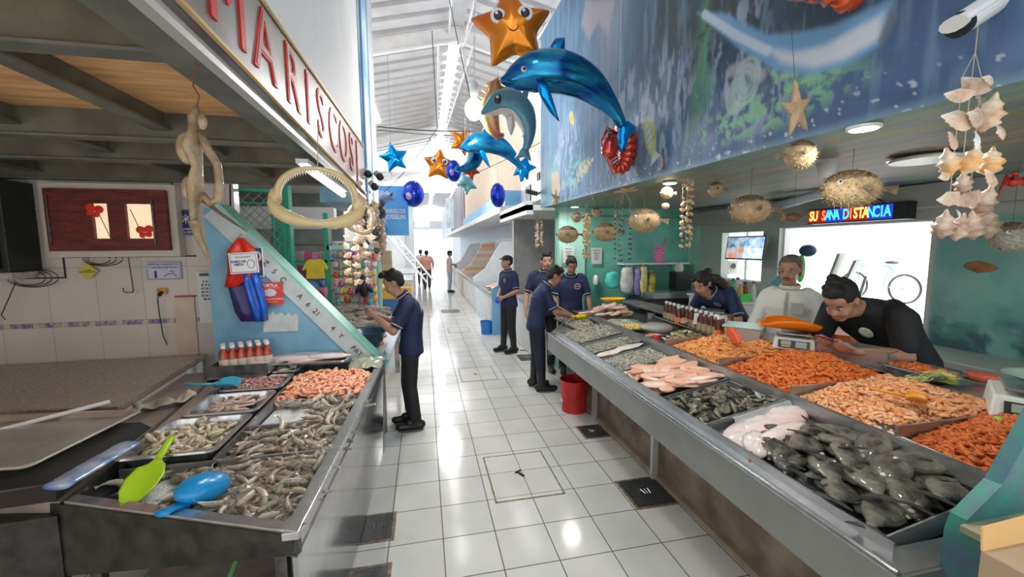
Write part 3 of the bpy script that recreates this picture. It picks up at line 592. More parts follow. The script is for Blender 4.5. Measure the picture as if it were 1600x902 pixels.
for k in range(70):
    x = random.uniform(-1.42, -.6); y = random.uniform(4.95, 6.1)
    M = RM(0, random.uniform(-.15, .15), random.uniform(-.5, .5)); g.ell((x, y, .86+.10*(y-4.9)/1.5+random.random()*.04), (.17, .045, .035), 10, 6, 0, M)
new('fish_heap', g, GFISH, smooth=True, label='layered heap of grey brown fish on the next counter behind the tub', cat='fish', kind='stuff')
PINKP = mat('orange pink prawn meat', (.85, .38, .24), .35, var=.25, scale=25, bump=.5)
g = Geo()
for k in range(60): g.ell((random.uniform(-1.5, -.45), random.uniform(4.15, 4.95), .85+random.random()*.05), (.06, .03, .025), 8, 5, 0, RM(0, 0, random.random()*3))
new('prawn_heap', g, PINKP, smooth=True, label='orange pink prawns spread around the dark washtub', cat='prawns', kind='stuff')
t = T('washtub', 'dark teal round plastic washtub with prawns around it', 'tub', (*(-0.575, 4.263, 0.84)[:2], .84)); new('tub', Geo().lathe((0, 0, 0), [(.12, 0), (.19, .15), (.205, .155), (.20, .165), (.18, .15), (.115, .02), (0, .02)], 32), mat('dark teal plastic', (.01, .06, .10), .3), t, smooth=True)
t = T('spice_jar', 'red lidded spice jar with orange label at the divider end', 'jar', (-1.15, 4.7, .88)); new('body', Geo().cyl((0, 0, 0), .05, .12), mat('red brown sauce', (.35, .07, .03), .3), t); new('lid', Geo().cyl((0, 0, .12), .045, .03), WPLAST, t)
# far people pieces are in the people section; small ceiling bulbs
BULB = mat('glowing bulb', (1, .98, .95), .5, emit=14)
def bulb(p, r, top, lab, power=60):
    t = T('hanging_bulb', lab, 'light bulb', p)
    new('bulb', Geo().ell((0, 0, 0), (r, r, r*1.15), 20, 12), BULB, t, smooth=True); new('socket', Geo().lathe((0, 0, r), [(.03, 0), (.045, .06), (.05, .16), (.02, .2)], 14), WPLAST, t, smooth=True)
    new('cable', Geo().tube([(0, 0, r+.2), (.03, .02, (top-p[2])*.5), (-.02, 0, top-p[2])], .007, 5), WPLAST, t)
    l = bpy.data.lights.new('bulb_light', 'POINT'); l.energy = power; l.shadow_soft_size = r*1.3; l.color = (1, .97, .92); o = bpy.data.objects.new('bulb_light', l); COL.objects.link(o); o.parent = t; o.location = (0, 0, -r*1.6)
bulb((0.577, 4.6, 3.31), .10, 5.9, 'large lit bulb on a white cable behind the big blue dolphin', 90)
bulb((0.461, 9.5, 3.226), .16, 5.9, 'lit bulb farther down the hall below the starfish balloon', 150)
# overhead wires
WIREK = mat('black wire', (.03, .03, .03), .6)
def wire(name, pts, lab, r=.006, m=WIREK, cat='wire', group=None):
    P = []; n = 14
    for a, b in zip(pts[:-1], pts[1:]):
        a, b = Vector(a), Vector(b)
        for i in range(n): t = i/n; q = a.lerp(b, t); q.z -= .12*4*t*(1-t)*(b-a).length*.12; P.append(q)
    P.append(Vector(pts[-1])); return new(name, Geo().tube(P, r, 5), m, label=lab, cat=cat, group=group)
wire('ceiling_wire', [(-0.565, 6, 3.455), (0.763, 6.6, 3.623)], 'black wire strung across the hall below the roof', .008)
wire('ceiling_wire', [(-0.604, 6.4, 3.518), (0.967, 7.4, 3.77)], 'second black wire strung across the hall just below the first', .006)
wire('ceiling_wire', [(0.376, 5.2, 4.729), (0.569, 4.7, 3.382)], 'thin black wire dropping toward the large lit bulb', .005)
wire('ceiling_wire', [(0.275, 8.6, 6.024), (0.329, 8.6, 4.194)], 'black wire hanging straight down from the roof truss', .008)
wire('ceiling_wire', [(0.321, 8.4, 4.139), (-0.2, 7.5, 3.223), (-0.599, 7, 2.715)], 'slack wire looping from the hall centre to the banner', .006)
wire('ceiling_wire', [(0.674, 5, 4.514), (0.557, 5.6, 4.387), (0.585, 4.6, 3.35)], 'white cable feeding the large lit bulb', .008, WPLAST)
wire('ceiling_wire', [(-0.274, 9.5, 2.903), (1.779, 6, 3.378)], 'thin wire strung in front of the bright end of the hall', .005)

# ================================================================ LEFT STALL
# sign with gutter
t = T('stall_sign', 'long steel sign board with red channel letters reading MARISCOS', 'sign', (0, 0, 0))
sz0 = lambda y: 2.358-.0140*y; sz1 = lambda y: 2.585+.034*y
SIGNM = mat('brushed sign steel', (.20, .175, .15), .35, .45, col2=(.40, .40, .41), scale=2.2, bump=.05)
g = Geo().hexa([(-.52, .2, sz0(.2)), (-.50, .2, sz0(.2)), (-.50, 3.95, sz0(3.95)), (-.52, 3.95, sz0(3.95)), (-.52, .2, sz1(.2)), (-.50, .2, sz1(.2)), (-.50, 3.95, sz1(3.95)), (-.52, 3.95, sz1(3.95))])
new('panel', g, SIGNM, t)
g = Geo(); g.tube([(-.495, .2, sz0(.2)+.012), (-.495, 3.95, sz0(3.95)+.012)], .009, 6); g.tube([(-.495, .2, sz1(.2)), (-.495, 3.95, sz1(3.95))], .008, 6)
new('gold_edging', g, mat('gold edge strip', (.55, .38, .18), .4, .4), t)
LFACE = mat('letter inner face', (.42, .20, .17), .4, .2, var=.3, scale=10)
RLET = mat('red channel letter', (.62, .03, .03), .35, var=.15)
for ch, y in zip('MARISCOSJ', (1.308, 1.575, 1.875, 2.10, 2.34, 2.64, 2.95, 3.26, 3.52)):
    h = (sz1(y)-sz0(y))*.74
    o = text('letter', ch, h*1.36, RLET, t, (-.498, y, (sz0(y)+sz1(y))/2+.005), FXP, .004, sx=(1.12 if ch == 'M' else 1.0), bold=(.003 if ch != 'M' else 0))
    # hollow outline look: steel infill standing inside the red outline
    if ch != 'M': text('letter_face', ch, h*1.36, LFACE, o, (0, 0, .005), (0, 0, 0), .001, bold=-.006)
t = T('gutter_strip', 'pale metal strip running below the red letter sign', 'metal strip', (0, 0, 0))
new('strip', Geo().hexa([(-.53, .2, 2.300), (-.50, .2, 2.300), (-.50, 4.0, 2.268), (-.53, 4.0, 2.268), (-.53, .2, 2.318), (-.50, .2, 2.318), (-.50, 4.0, 2.286), (-.53, 4.0, 2.286)]), mat('pale aluminium', (.55, .54, .52), .35, .4), t)
# tube lamp
t = T('tube_lamp', 'lit fluorescent tube lamp under the sign', 'lamp', (0, 0, 0))
a, b = (-.60, 2.38, 2.255), (-.60, 3.45, 2.235)
new('tube', Geo().tube([a, b], .018, 12), mat('tube glow', (1, 1, .98), .5, emit=9), t, smooth=True)
new('housing', Geo().box((-.63, 2.34, 2.262), (-.57, 3.49, 2.285)), WPLAST, t)
area('tube_light', (-.60, 2.9, 2.22), (0, 0, 0), .05, 1.0, 9, (1, .98, .94), t)
# ---- main left counter
LC = T('seafood_counter', 'left stainless seafood counter with open bins of raw shrimp', 'counter', (0, 0, 0))
# outline: near right corner, far right, far left, near left
NR, FR, FL, NL = (-.452, 1.45), (-.355, 3.62), (-1.62, 3.62), (-1.40, 1.84)
def q4(z, inset=0.): return [(NR[0]-inset, NR[1]+inset, z), (FR[0]-inset, FR[1]-inset, z), (FL[0]+inset, FL[1]-inset, z), (NL[0]+inset, NL[1]+inset, z)]
g = Geo()
# right front panel
g.hexa([(-.487, 1.50, 0.02), (-.475, 1.50, 0.02), (-.400, 3.60, 0.02), (-.412, 3.60, .02), (NR[0]-.03, 1.47, .83), (NR[0]-.012, 1.47, .83), (FR[0]-.012, 3.60, .83), (FR[0]-.03, 3.60, .83)])
PANELM = mat('polished steel panel', (.50, .51, .52), .14, .92, var=.12, scale=4, bump=.05, bscale=10)
new('front_panel', g, PANELM, LC)
# near end panel, deeper to the left
g = Geo().hexa([(NR[0]-.02, NR[1]+.01, .76), (NR[0]-.01, NR[1]+.02, .76), (NL[0]-.45, NL[1]+.19, .44), (NL[0]-.45, NL[1]+.17, .44), (NR[0]-.02, NR[1], .84), (NR[0]-.01, NR[1]+.02, .84), (NL[0]-.45, NL[1]+.20, .84), (NL[0]-.45, NL[1]+.18, .84)])
BST = mat('black wet steel', (.035, .035, .03), .4, .3, var=.5, scale=12)
new('end_panel', g, BST, LC)
g = Geo()
def rimbar(a, b, w_, z0=.825, z1=.853, g=g, mi=0):
    a, b = Vector((*a, 0)), Vector((*b, 0)); d = (b-a).normalized(); n = Vector((-d.y, d.x, 0))*w_
    g.hexa([(*(a)[:2], z0), (*(b)[:2], z0), (*(b+n)[:2], z0), (*(a+n)[:2], z0), (*(a)[:2], z1), (*(b)[:2], z1), (*(b+n)[:2], z1), (*(a+n)[:2], z1)])
rimbar((NR[0]+.002, NR[1]-.002), FR, .055); rimbar(NL, (NR[0]-.004, NR[1]), .045); rimbar((NR[0]-.060, NR[1]+.022), (NR[0]+.002, NR[1]-.002), .05)
g.hexa([(NR[0]-.085, NR[1]+.03, .853), (NR[0]+.003, NR[1]-.004, .853), (NR[0]+.006, NR[1]+.09, .853), (NR[0]-.052, NR[1]+.09, .853), (NR[0]-.085, NR[1]+.03, .857), (NR[0]+.003, NR[1]-.004, .857), (NR[0]+.006, NR[1]+.09, .857), (NR[0]-.052, NR[1]+.09, .857)])
new('rim', g, STEEL2, LC, bevel=.002)
g = Geo(); g.hexa([(*p[:2], .75) for p in q4(0, .01)]+[(*p[:2], .76) for p in q4(0, .01)]); rimbar(FR, FL, .03, .75, .86, g); rimbar(FL, NL, .02, .75, .85, g); rimbar(NL, NR, .015, .77, .83, g)
new('basin', g, DSTEEL, LC)
g = Geo()
for y, xa, xb in ((2.10, -1.38, -.47), (2.48, -.98, -.46), (2.86, -.98, -.43)): g.box((xa, y, .71), (xb, y+.012, .83))
g.box((-1.0, 2.1, .71), (-.985, 3.6, .845))
new('bin_divider', g, STEEL, LC)
for x, y in ((-.5, 1.55), (-1.35, 1.95)): new('leg', Geo().box((x-.06, y-.02, 0), (x-.02, y+.02, .78)), DSTEEL, LC)
new('lower_shelf', Geo().hexa([(-.55, 1.6, .12), (-.45, 3.5, .12), (-1.6, 3.5, .12), (-1.4, 1.95, .12), (-.55, 1.6, .14), (-.45, 3.5, .14), (-1.6, 3.5, .14), (-1.4, 1.95, .14)]), mat('dull shelf', (.45, .38, .32), .5, var=.2), LC)
# ice bed in bins
mny = lambda x: 1.53+(-x-.452)*.42
def bed(name, x0, x1, y0, y1, z, h, m, lab, cat, sc=9, kind='stuff', parent=None, shear=0.):
    g = Geo(); g.grid(36, 36, lambda u, v: (x0+(x1-x0)*u+shear*v, max(y0, mny(x0+(x1-x0)*u))+(y1-max(y0, mny(x0+(x1-x0)*u)))*v, z+h*(math.sin(PI*min(max(u, .02), .98))*math.sin(PI*min(max(v, .02), .98)))**.5*(.75+.5*noi((x0+(x1-x0)*u)*sc, (y0+(y1-y0)*v)*sc, z))))
    return new(name, g, m, parent, smooth=True, label=lab, cat=cat, kind=kind)
bed('crushed_ice', -1.30, -.46, 1.58, 2.09, .765, .040, ICE, 'crushed ice under raw shrimp in the nearest left bin', 'ice')
bed('crushed_ice', -.975, -.45, 2.50, 2.85, .770, .060, ICE, 'crushed ice in the left bin below the peeled pink shrimp', 'ice')
bed('crushed_ice', -.975, -.45, 2.12, 2.47, .765, .02, ICE, 'crushed ice under the grey shrimp in the second left bin', 'ice')
# ---- raw shrimp mesh
SHR = [mat('raw shrimp grey', (.22, .20, .15), .28, col2=(.46, .42, .34), scale=60, stretch=(1, 1, 1), coat=.5), mat('raw shrimp brown', (.26, .18, .12), .28, col2=(.50, .40, .30), scale=50, coat=.5), mat('raw shrimp pale', (.48, .44, .36), .28, col2=(.62, .52, .42), scale=50, coat=.5)]
def shrimp_mesh(L, curl, seed, head=True):
    g = Geo(); n = 13; rings = []; r = random.Random(seed); pts = []
    a = 0; p = Vector((0, 0, 0)); 
    for i in range(n):
        t = i/(n-1); pts.append(p.copy()); a += curl/(n-1)*(.4+1.2*t); p += Vector((math.cos(a), math.sin(a), 0))*L/(n-1)
    for i in range(n):
        t = i/(n-1); R = L*.135*(math.sin(PI*min(1, (t+.10)*.93))**.55 if t < .9 else .35)*(1-.45*t)
        R *= 1+.09*math.cos(t*42)
        pass
        rings.append(R)
    g.tube(pts, rings, 8, 0, flat=1.15)
    e = pts[-1]; d = (pts[-1]-pts[-2]).normalized(); nn = Vector((-d.y, d.x, 0))
    for s in (-1, 0, 1): q = e+d*L*.12+nn*s*L*.06; g.add([e-nn*.002, e+nn*.002, q+nn*L*.025+Vector((0, 0, .001)), q-nn*L*.025], [(0, 1, 2, 3)])
    for s in (-1, 1): g.tube([pts[0], pts[0]+Vector((-L*.25, s*L*.12, L*.05)), pts[0]+Vector((-L*.35, s*L*.35, -L*.02)), pts[0]+Vector((-L*.1, s*L*.7, 0))], [.0012, .001, .0007, .0004], 3)
    g.tube([pts[0]+Vector((0, 0, L*.05)), pts[0]+Vector((-L*.16, 0, L*.07))], [L*.02, .0004], 4)
    for i in range(3, 8): g.tube([pts[i], pts[i]+Vector((-L*.03, L*.16 if curl > 0 else -L*.16, -L*.03))], [.0022, .0008], 3)
    me = g.mesh('raw_shrimp'); me.polygons.foreach_set('use_smooth', [True]*len(me.polygons)); return me
SM = []
for i in range(9):
    me = shrimp_mesh(random.uniform(.095, .13), random.choice([-1, 1])*random.uniform(.8, 2.6), i); me.materials.append(SHR[i % 3 if i % 3 < 2 or i > 5 else 0]); SM.append(me)
def put(me, name, loc, rot, lab, cat, group, scale=1.):
    o = bpy.data.objects.new(name, me); COL.objects.link(o); o.location = loc; o.rotation_euler = rot; o.scale = (scale,)*3 if not hasattr(scale, '__len__') else scale
    return prop(o, lab, cat, group)
def rr(a, b): return random.uniform(a, b)
# front bin shrimp (avoid ice patches)
def front_ok(x, y):
    if ((x+1.17)/.16)**2+((y-1.78)/.26)**2 < 1: return False
    if ((x+.80)/.10)**2+((y-1.66)/.06)**2 < 1: return False
    return True
n = 0
while n < 150:
    x, y = rr(-1.27, -.50), rr(1.58, 2.07)
    if y < 1.52+(-x-.452)*.42 or not front_ok(x, y): continue
    put(random.choice(SM), 'raw_shrimp', (x, y, .795+rr(0, .030)), (rr(-.5, .5), rr(-.4, .4), rr(0, 6.28)), 'raw grey shrimp lying loose among others in the nearest left bin', 'shrimp', 'raw shrimp in the nearest left bin', rr(.9, 1.15)); n += 1
for n in range(95):
    x, y = rr(-.96, -.47), rr(2.13, 2.46); put(random.choice(SM), 'raw_shrimp', (x, y, .79+rr(0, .040)), (rr(-.5, .5), rr(-.4, .4), rr(0, 6.28)), 'raw brown grey shrimp in the second left bin behind the first', 'shrimp', 'raw shrimp in the second left bin', rr(.85, 1.1))
n = 0
while n < 50:
    x, y = rr(-.86, -.47), rr(2.52, 2.84)
    if x < -.72 and y < 2.75: continue
    put(random.choice(SM), 'raw_shrimp', (x, y, .815+rr(0, .030)), (rr(-.4, .4), rr(-.4, .4), rr(0, 6.28)), 'large raw shrimp on ice in the left bin before the pink shrimp', 'shrimp', 'raw shrimp beside the ice patch', rr(1.0, 1.25)); n += 1
# rest as stuff
def stuffpile(name, meshes, pts, mats_, lab, cat, smooth=True):
    g = Geo(); cache = []
    for me in meshes:
        V = np.array([v.co for v in me.vertices]); Fc = [tuple(p.vertices) for p in me.polygons]; cache.append((V, Fc))
    for k, (x, y, z, rx, ry, rz, s) in enumerate(pts):
        V, Fc = cache[k % len(cache)]; M = np.array(RM(rx, ry, rz).to_3x3()); g.add((V*s) @ M.T+np.array((x, y, z)), Fc, k % len(mats_))
    return new(name, g, mats_, smooth=smooth, label=lab, cat=cat, kind='stuff', fix=False)
pts = [(rr(-.95, -.48), rr(2.13, 2.46), .775+rr(0, .02), rr(-.4, .4), rr(-.4, .4), rr(0, 6.28), 1.) for _ in range(120)]
pts = pts+[q for q in ((rr(-1.27, -.50), rr(1.6, 2.07), .785+rr(0, .012), rr(-.3, .3), rr(-.3, .3), rr(0, 6.28), 1.) for _ in range(220)) if front_ok(q[0], q[1]) and q[1] > 1.52+(-q[0]-.452)*.42]
stuffpile('raw_shrimp_layer', SM[:5], pts, SHR[:2], 'lower layer of raw grey shrimp below the loose ones in the left bins', 'shrimp')
# pink peeled shrimp
PPK = [mat('peeled shrimp pink', (.90, .38, .22), .35, col2=(.95, .60, .45), scale=40, coat=.3), mat('peeled shrimp orange', (.90, .32, .14), .35, col2=(.93, .52, .34), scale=40, coat=.3)]
def curl_mesh(L, th, seed, seg=7, nn=6):
    g = Geo(); pts = []; 
    for i in range(seg):
        t = i/(seg-1); a = -th/2+th*t; pts.append((L/2*math.cos(a), L/2*math.sin(a), 0))
    g.tube(pts, [L*(.10+.13*math.sin(PI*(.15+.8*(1-i/(seg-1))))) for i in range(seg)], nn); me = g.mesh('curl'); return me
CM = [curl_mesh(.04*rr(.9, 1.15), rr(3.2, 4.6), i) for i in range(6)]
CMm = []
for i, me in enumerate(CM):
    m2 = me.copy(); m2.materials.append(PPK[i % 2]); m2.polygons.foreach_set('use_smooth', [True]*len(m2.polygons)); CMm.append(m2)
hp = lambda x, y: .80+.075*max(0, 1-((x+.71)/.30)**4)*max(0, 1-((y-3.15)/.30)**4)
for k in range(230):
    x, y = rr(-.965, -.46), rr(2.89, 3.40); put(random.choice(CMm), 'peeled_shrimp', (x, y, hp(x, y)+rr(-.005, .012)), (rr(-.9, .9), rr(-.9, .9), rr(0, 6.28)), 'curled pink peeled shrimp heaped in the left counter bin under the divider', 'shrimp', 'peeled pink shrimp heap', rr(.9, 1.3))
pts = [(x, y, hp(x, y)-.012, rr(-.9, .9), rr(-.9, .9), rr(0, 6.28), 1.2) for x, y in ((rr(-.97, -.45), rr(2.88, 3.42)) for _ in range(420))]
stuffpile('peeled_shrimp_layer', CM, pts, PPK, 'inner mass of the pink peeled shrimp heap', 'shrimp')
bed('crushed_ice', -.95, -.5, 3.36, 3.56, .78, .09, ICE, 'ice heap behind the pink peeled shrimp', 'ice')
# ---- small steel pans on the left half
def pan(name, lab, x0, x1, y0, y1, z, d=.055, m=STEEL2, rz=0.):
    t = T(name, lab, 'pan', ((x0+x1)/2, (y0+y1)/2, z), rz); W, H = (x1-x0)/2, (y1-y0)/2
    def ring(s, zz, r=.04):
        out = []
        for cx, cy, a0 in ((W, H, 0), (-W, H, 90), (-W, -H, 180), (W, -H, 270)):
            for k in range(4):
                a = math.radians(a0+30*k); rad = r; out.append(((cx-math.copysign(rad+s, cx))+rad*math.cos(a), (cy-math.copysign(rad+s, cy))+rad*math.sin(a), zz))
        return out
    g = Geo().loft([ring(.03, .002), ring(.014, d-.004), ring(0, d), ring(-.004, d-.006), ring(0, d+.003), ring(.018, d+.002), ring(.034, .006)], True)
    new('pan_body', g, m, t, smooth=False); return t
pan('steel_pan', 'large rectangular steel pan of mixed pale shrimp, nearest on the left', -1.42, -1.0, 2.12, 2.58, .815)
pan('steel_pan', 'steel pan of pale squid meat, second from the front', -1.40, -1.0, 2.62, 2.98, .815)
pan('steel_pan', 'steel pan of small pink octopus pieces, third from the front', -1.38, -.99, 3.02, 3.34, .82)
pan('steel_pan', 'steel pan with a few pale shells, farthest of the four', -1.36, -.98, 3.37, 3.60, .83)
MIX = [mat('cooked shrimp pale', (.60, .45, .28), .35, col2=(.72, .66, .55), scale=30, coat=.3), mat('cooked shrimp green', (.30, .33, .14), .35, col2=(.55, .50, .35), scale=30)]
CM2 = []
for i, me in enumerate(CM):
    m2 = me.copy(); m2.materials.append(MIX[0 if i < 4 else 1]); m2.polygons.foreach_set('use_smooth', [True]*len(m2.polygons)); CM2.append(m2)
for k in range(90): put(random.choice(CM2), 'mixed_shrimp', (rr(-1.37, -1.05), rr(2.17, 2.52), .835+rr(0, .045)), (rr(-.7, .7), rr(-.7, .7), rr(0, 6.28)), 'pale curled shrimp piled in the nearest small steel pan', 'shrimp', 'pale shrimp in the nearest pan', rr(1., 1.4))
bed('shrimp_bed', -1.38, -1.04, 2.16, 2.53, .82, .03, MIX[0], 'wet base of pale shrimp in the nearest pan', 'shrimp')
SQ = mat('squid meat', (.62, .48, .42), .25, col2=(.50, .34, .30), scale=30, coat=.6)
g = Geo()
for k in range(26): g.tube([(rr(-.14, .14), rr(-.12, .12), .02+rr(0, .02)), (rr(-.14, .14), rr(-.12, .12), .045), (rr(-.15, .15), rr(-.12, .12), .02)], [.018, .022, .008], 7, 0, .6)
new('squid_pieces', g, SQ, loc=(-1.18, 2.80, .815), smooth=True, label='pale brown squid meat in the second small pan', cat='squid', kind='stuff')
OCT = [mat('octopus pink', (.42, .14, .14), .3, col2=(.70, .45, .42), scale=60, coat=.5)]
pts = [(rr(-1.33, -1.04), rr(3.06, 3.30), .84+rr(0, .03), rr(-.9, .9), rr(-.9, .9), rr(0, 6.28), .8) for _ in range(240)]
stuffpile('octopus_pieces', CM, pts, OCT, 'small pink purple octopus pieces in the third small pan', 'octopus')
SH1 = mat('pale oyster', (.55, .58, .48), .4, col2=(.75, .75, .65), scale=20, bump=.5)
for i, (x, y) in enumerate(((-1.2, 3.47), (-1.1, 3.45), (-1.15, 3.52), (-1.26, 3.5))):
    g = Geo().ell((0, 0, 0), (.05, .035, .022), 12, 8, 0, RM(rr(-.3, .3), 0, rr(0, 3))); new('oyster_meat', g, SH1, loc=(x, y, .87), smooth=True, label='pale oyster lying in the farthest small steel pan', cat='oyster', group='oysters in the farthest pan')
# fillet tray at the divider foot
pan('steel_tray', 'shallow steel tray of wrapped pale pink fillets against the blue divider', -1.30, -.62, 3.42, 3.62, .90, .03, STEEL2, -.06)
FIL = mat('pale pink fillet', (.80, .52, .48), .25, col2=(.86, .68, .64), scale=8, coat=.7, bump=.2)
for i in range(4):
    g = Geo().ell((0, 0, 0), (.17, .055, .022), 16, 8, 0, RM(0, rr(-.08, .08), rr(-.3, .3)+(.2 if i % 2 else 0))); new('fish_fillet', g, FIL, loc=(-1.22+.15*i, 3.50+.02*(i % 2), .935+.012*(i % 2)), smooth=True, label='pale pink fillet in the shallow tray at the divider, %s' % ('far left one', 'second from the left', 'third from the left', 'right end one')[i], cat='fillet', group='fillets at the divider')
new('plastic_wrap', Geo().grid(24, 14, lambda u, v: ((u-.5)*.62, (v-.5)*.2, .035*math.sin(PI*u)*math.sin(PI*v)+.01*noi(u*9, v*9))), mat('clear wrap', (.85, .88, .88), .12, alpha=.28), loc=(-.98, 3.51, .955), smooth=True, label='clear plastic wrap over the pale pink fillets', cat='plastic wrap')
g = Geo(); g.grid(30, 20, lambda u, v: (-.62+.26*u, 3.40+.20*v, .86+.05*math.sin(PI*u)*math.sin(PI*v)+.02*noi(u*5, v*5)+.03*v))
new('ice_bag', g, mat('cloudy wet plastic', (.42, .46, .34), .12, alpha=.8, coat=.6), smooth=True, label='cloudy wet plastic bag at the divider end of the left counter', cat='plastic bag')
# ---- sloped divider
t = T('stall_divider', 'blue stall divider with a mint green sloped top edge', 'divider', (0, 0, 0))
DV = [(-0.367, 3.65, 0.798), (-1.539, 3.65, 2.143)]
DIVM = mat('worn blue divider paint', (.13, .32, .48), .5, var=.15, scale=4, col2=(.22, .44, .58))
P = [(-.40, 0), (-.40, DV[0][2]), (DV[1][0], DV[1][2]), (-1.66, DV[1][2]), (-1.66, 0)]
new('panel', Geo().prism(P, 0, .07, 0, TM(0, 3.72, 0) @ RM(PI/2, 0, 0)), DIVM, t)
sa, sb = Vector((-.36, 3.65, DV[0][2]-.02)), Vector((DV[1][0]-.02, 3.65, DV[1][2]+.02)); dd = (sb-sa).normalized(); nn = Vector((-dd.z, 0, dd.x))
if nn.z < 0: nn = -nn
def slope(z0, z1, y0, y1, m, name, label=None):
    g = Geo().hexa([sa+nn*z0+Vector((0, y0, 0)), sb+nn*z0+Vector((0, y0, 0)), sb+nn*z0+Vector((0, y1, 0)), sa+nn*z0+Vector((0, y1, 0)), sa+nn*z1+Vector((0, y0, 0)), sb+nn*z1+Vector((0, y0, 0)), sb+nn*z1+Vector((0, y1, 0)), sa+nn*z1+Vector((0, y1, 0))]); return new(name, g, m, t, label=label)
slope(0, .02, -.01, .20, mat('mint green cap', (.12, .42, .32), .4, col2=(.35, .66, .60), scale=1.5), 'cap')
slope(-.13, 0, -.012, 0, mat('white letter band', (.48, .54, .54), .5, var=.1), 'letter_band')
ang = math.atan2(sb.z-sa.z, sb.x-sa.x)
up = ang-PI if abs(ang) > PI/2 else ang
for i, ch in enumerate(('Z', '5', 'C', '', 'A', '6', '21', '', '4', 'Y', '', 'PAT', 'C')):
    if not ch: continue
    p = sb.lerp(sa, .30+.05*i)-nn*.06; text('letter', ch, .062, INKK, t, (p.x, 3.635, p.z), (PI/2, -up, 0), .001)
pz = (-1.277, 3.64, 1.195); new('peeled_patch', Geo().prism([(0, 0), (.26, 0), (.27, .12), (.25, .15), (.22, .12), (.2, .16), (.17, .13), (.14, .16), (.1, .14), (.08, .17), (.05, .14), (.01, .17)], 0, .003, 0, TM(pz[0]-.02, 3.645, pz[2]-.05) @ RM(PI/2, 0, 0)), mat('peeled paper white', (.55, .60, .60), .7, var=.1, scale=12), t)
# signs on the divider
t = T('mask_sign', 'red square face mask notice on the blue divider', 'sign', (-1.221, 3.62, 1.463))
new('plate', Geo().cbox((0, 0, 0), (.19, .006, .18)), mat('sign red', (.62, .02, .02), .4), t)
text('lettering', 'TUKTLA', .032, WHITE, t, (0, -.004, .066), FY, .001, bold=.001); new('rule_line', Geo().cbox((0, -.004, .046), (.15, .002, .003)), YEL, t)
new('mask_picture', Geo().prism([(-.05, 0), (-.035, .024), (0, .032), (.035, .024), (.05, 0), (.035, -.024), (0, -.032), (-.035, -.024)], 0, .002, 0, TM(0, -.003, .008) @ RM(PI/2, 0, 0)), mat('mask grey', (.62, .63, .66), .6), t)
text('lettering', 'USO OBLIGATORIO', .021, WHITE, t, (0, -.004, -.045), FY, .001); text('lettering', 'CUBREBOCAS', .016, YEL, t, (0, -.004, -.068), FY, .001)
t = T('notice_frame', 'blue and white framed notice leaning behind the white paper notice', 'sign', (-1.337, 3.64, 1.717)); new('plate', Geo().cbox((0, 0, 0), (.15, .01, .23)), mat('notice blue', (.03, .12, .30), .4), t)
new('frame', Geo().tube([(-.075, -.008, -.115), (.075, -.008, -.115), (.075, -.008, .115), (-.075, -.008, .115), (-.075, -.008, -.115)], .006, 5), WPLAST, t); new('picture', Geo().lathe((0, 0, 0), [(.035, 0), (.05, .004), (.035, .008)], 20, 0, False, TM(.02, -.006, .045) @ RM(PI/2, 0, 0)), mat('pale print', (.5, .65, .68), .5), t)
text('lettering', 'AVISO', .03, WHITE, t, (.01, -.008, -.04), FY, .001)
t = T('paper_notice', 'white paper notice with blue border over the red apron', 'notice', (-1.356, 3.52, 1.716)); t.rotation_euler = (0, -.06, 0)
new('sheet', Geo().cbox((0, 0, 0), (.20, .003, .16)), PAPER, t); new('border', Geo().tube([(-.09, -.003, -.07), (.09, -.003, -.07), (.09, -.003, .07), (-.09, -.003, .07), (-.09, -.003, -.07)], .0018, 4), INKB, t)
text('lettering', 'ACTUALIZADO', .016, INKB, t, (-.0, -.003, .045), FY, .0005); text('lettering', 'AVISO DE\nVISITA', .024, INKB, t, (-.035, -.003, .0), FY, .0005, bold=.0008); new('seal', Geo().tube([(.05+.026*math.cos(a), -.003, -.01+.032*math.sin(a)) for a in np.linspace(0, 6.3, 22)], .002, 4), INKB, t)
# aprons hanging at the wall end
def apron(name, lab, m, base, pts, y):
    t = T(name, lab, 'apron', base)
    g = Geo(); rows = []
    n = 14
    for z, x0, x1, dp in pts: rows.append([(x0+(x1-x0)*k/n, -.02-dp*(.5+.5*math.sin(k*.75+z*5)), z) for k in range(n+1)]+[(x1-(x1-x0)*k/n, .02, z) for k in range(n+1)])
    g.loft(rows, True); new('body', g, m, t, smooth=True); new('hook', Geo().tube([(0, .03, pts[0][0]+.03), (0, -.01, pts[0][0]+.02), (0, -.02, pts[0][0])], .004, 5), STEEL, t); return t
apron('red_apron', 'red plastic apron hanging at the wall end behind the paper notice', mat('red vinyl', (.72, .04, .02), .35), (-1.388, 3.58, 1.908), [(0, -.015, .015, .01), (-.10, -.09, .10, .03), (-.25, -.10, .12, .03), (-.38, -.13, -.04, .02)], 3.58)
apron('blue_apron', 'shiny blue plastic apron hanging below the red one', mat('blue vinyl', (.01, .12, .62), .25, var=.3, scale=9), (-1.351, 3.57, 1.669), [(0, -.02, .05, .02), (-.12, -.03, .09, .03), (-.30, -.0, .12, .03), (-.42, .03, .10, .01)], 3.6)
apron('purple_apron', 'dark navy and purple aprons hanging in shadow beside the blue one', mat('navy purple vinyl', (.05, .02, .14), .4, col2=(.02, .05, .16), scale=6), (-1.431, 3.61, 1.709), [(0, -.05, .04, .02), (-.15, -.08, .10, .03), (-.38, -.04, .18, .03), (-.46, .0, .18, .02)], 3.66)
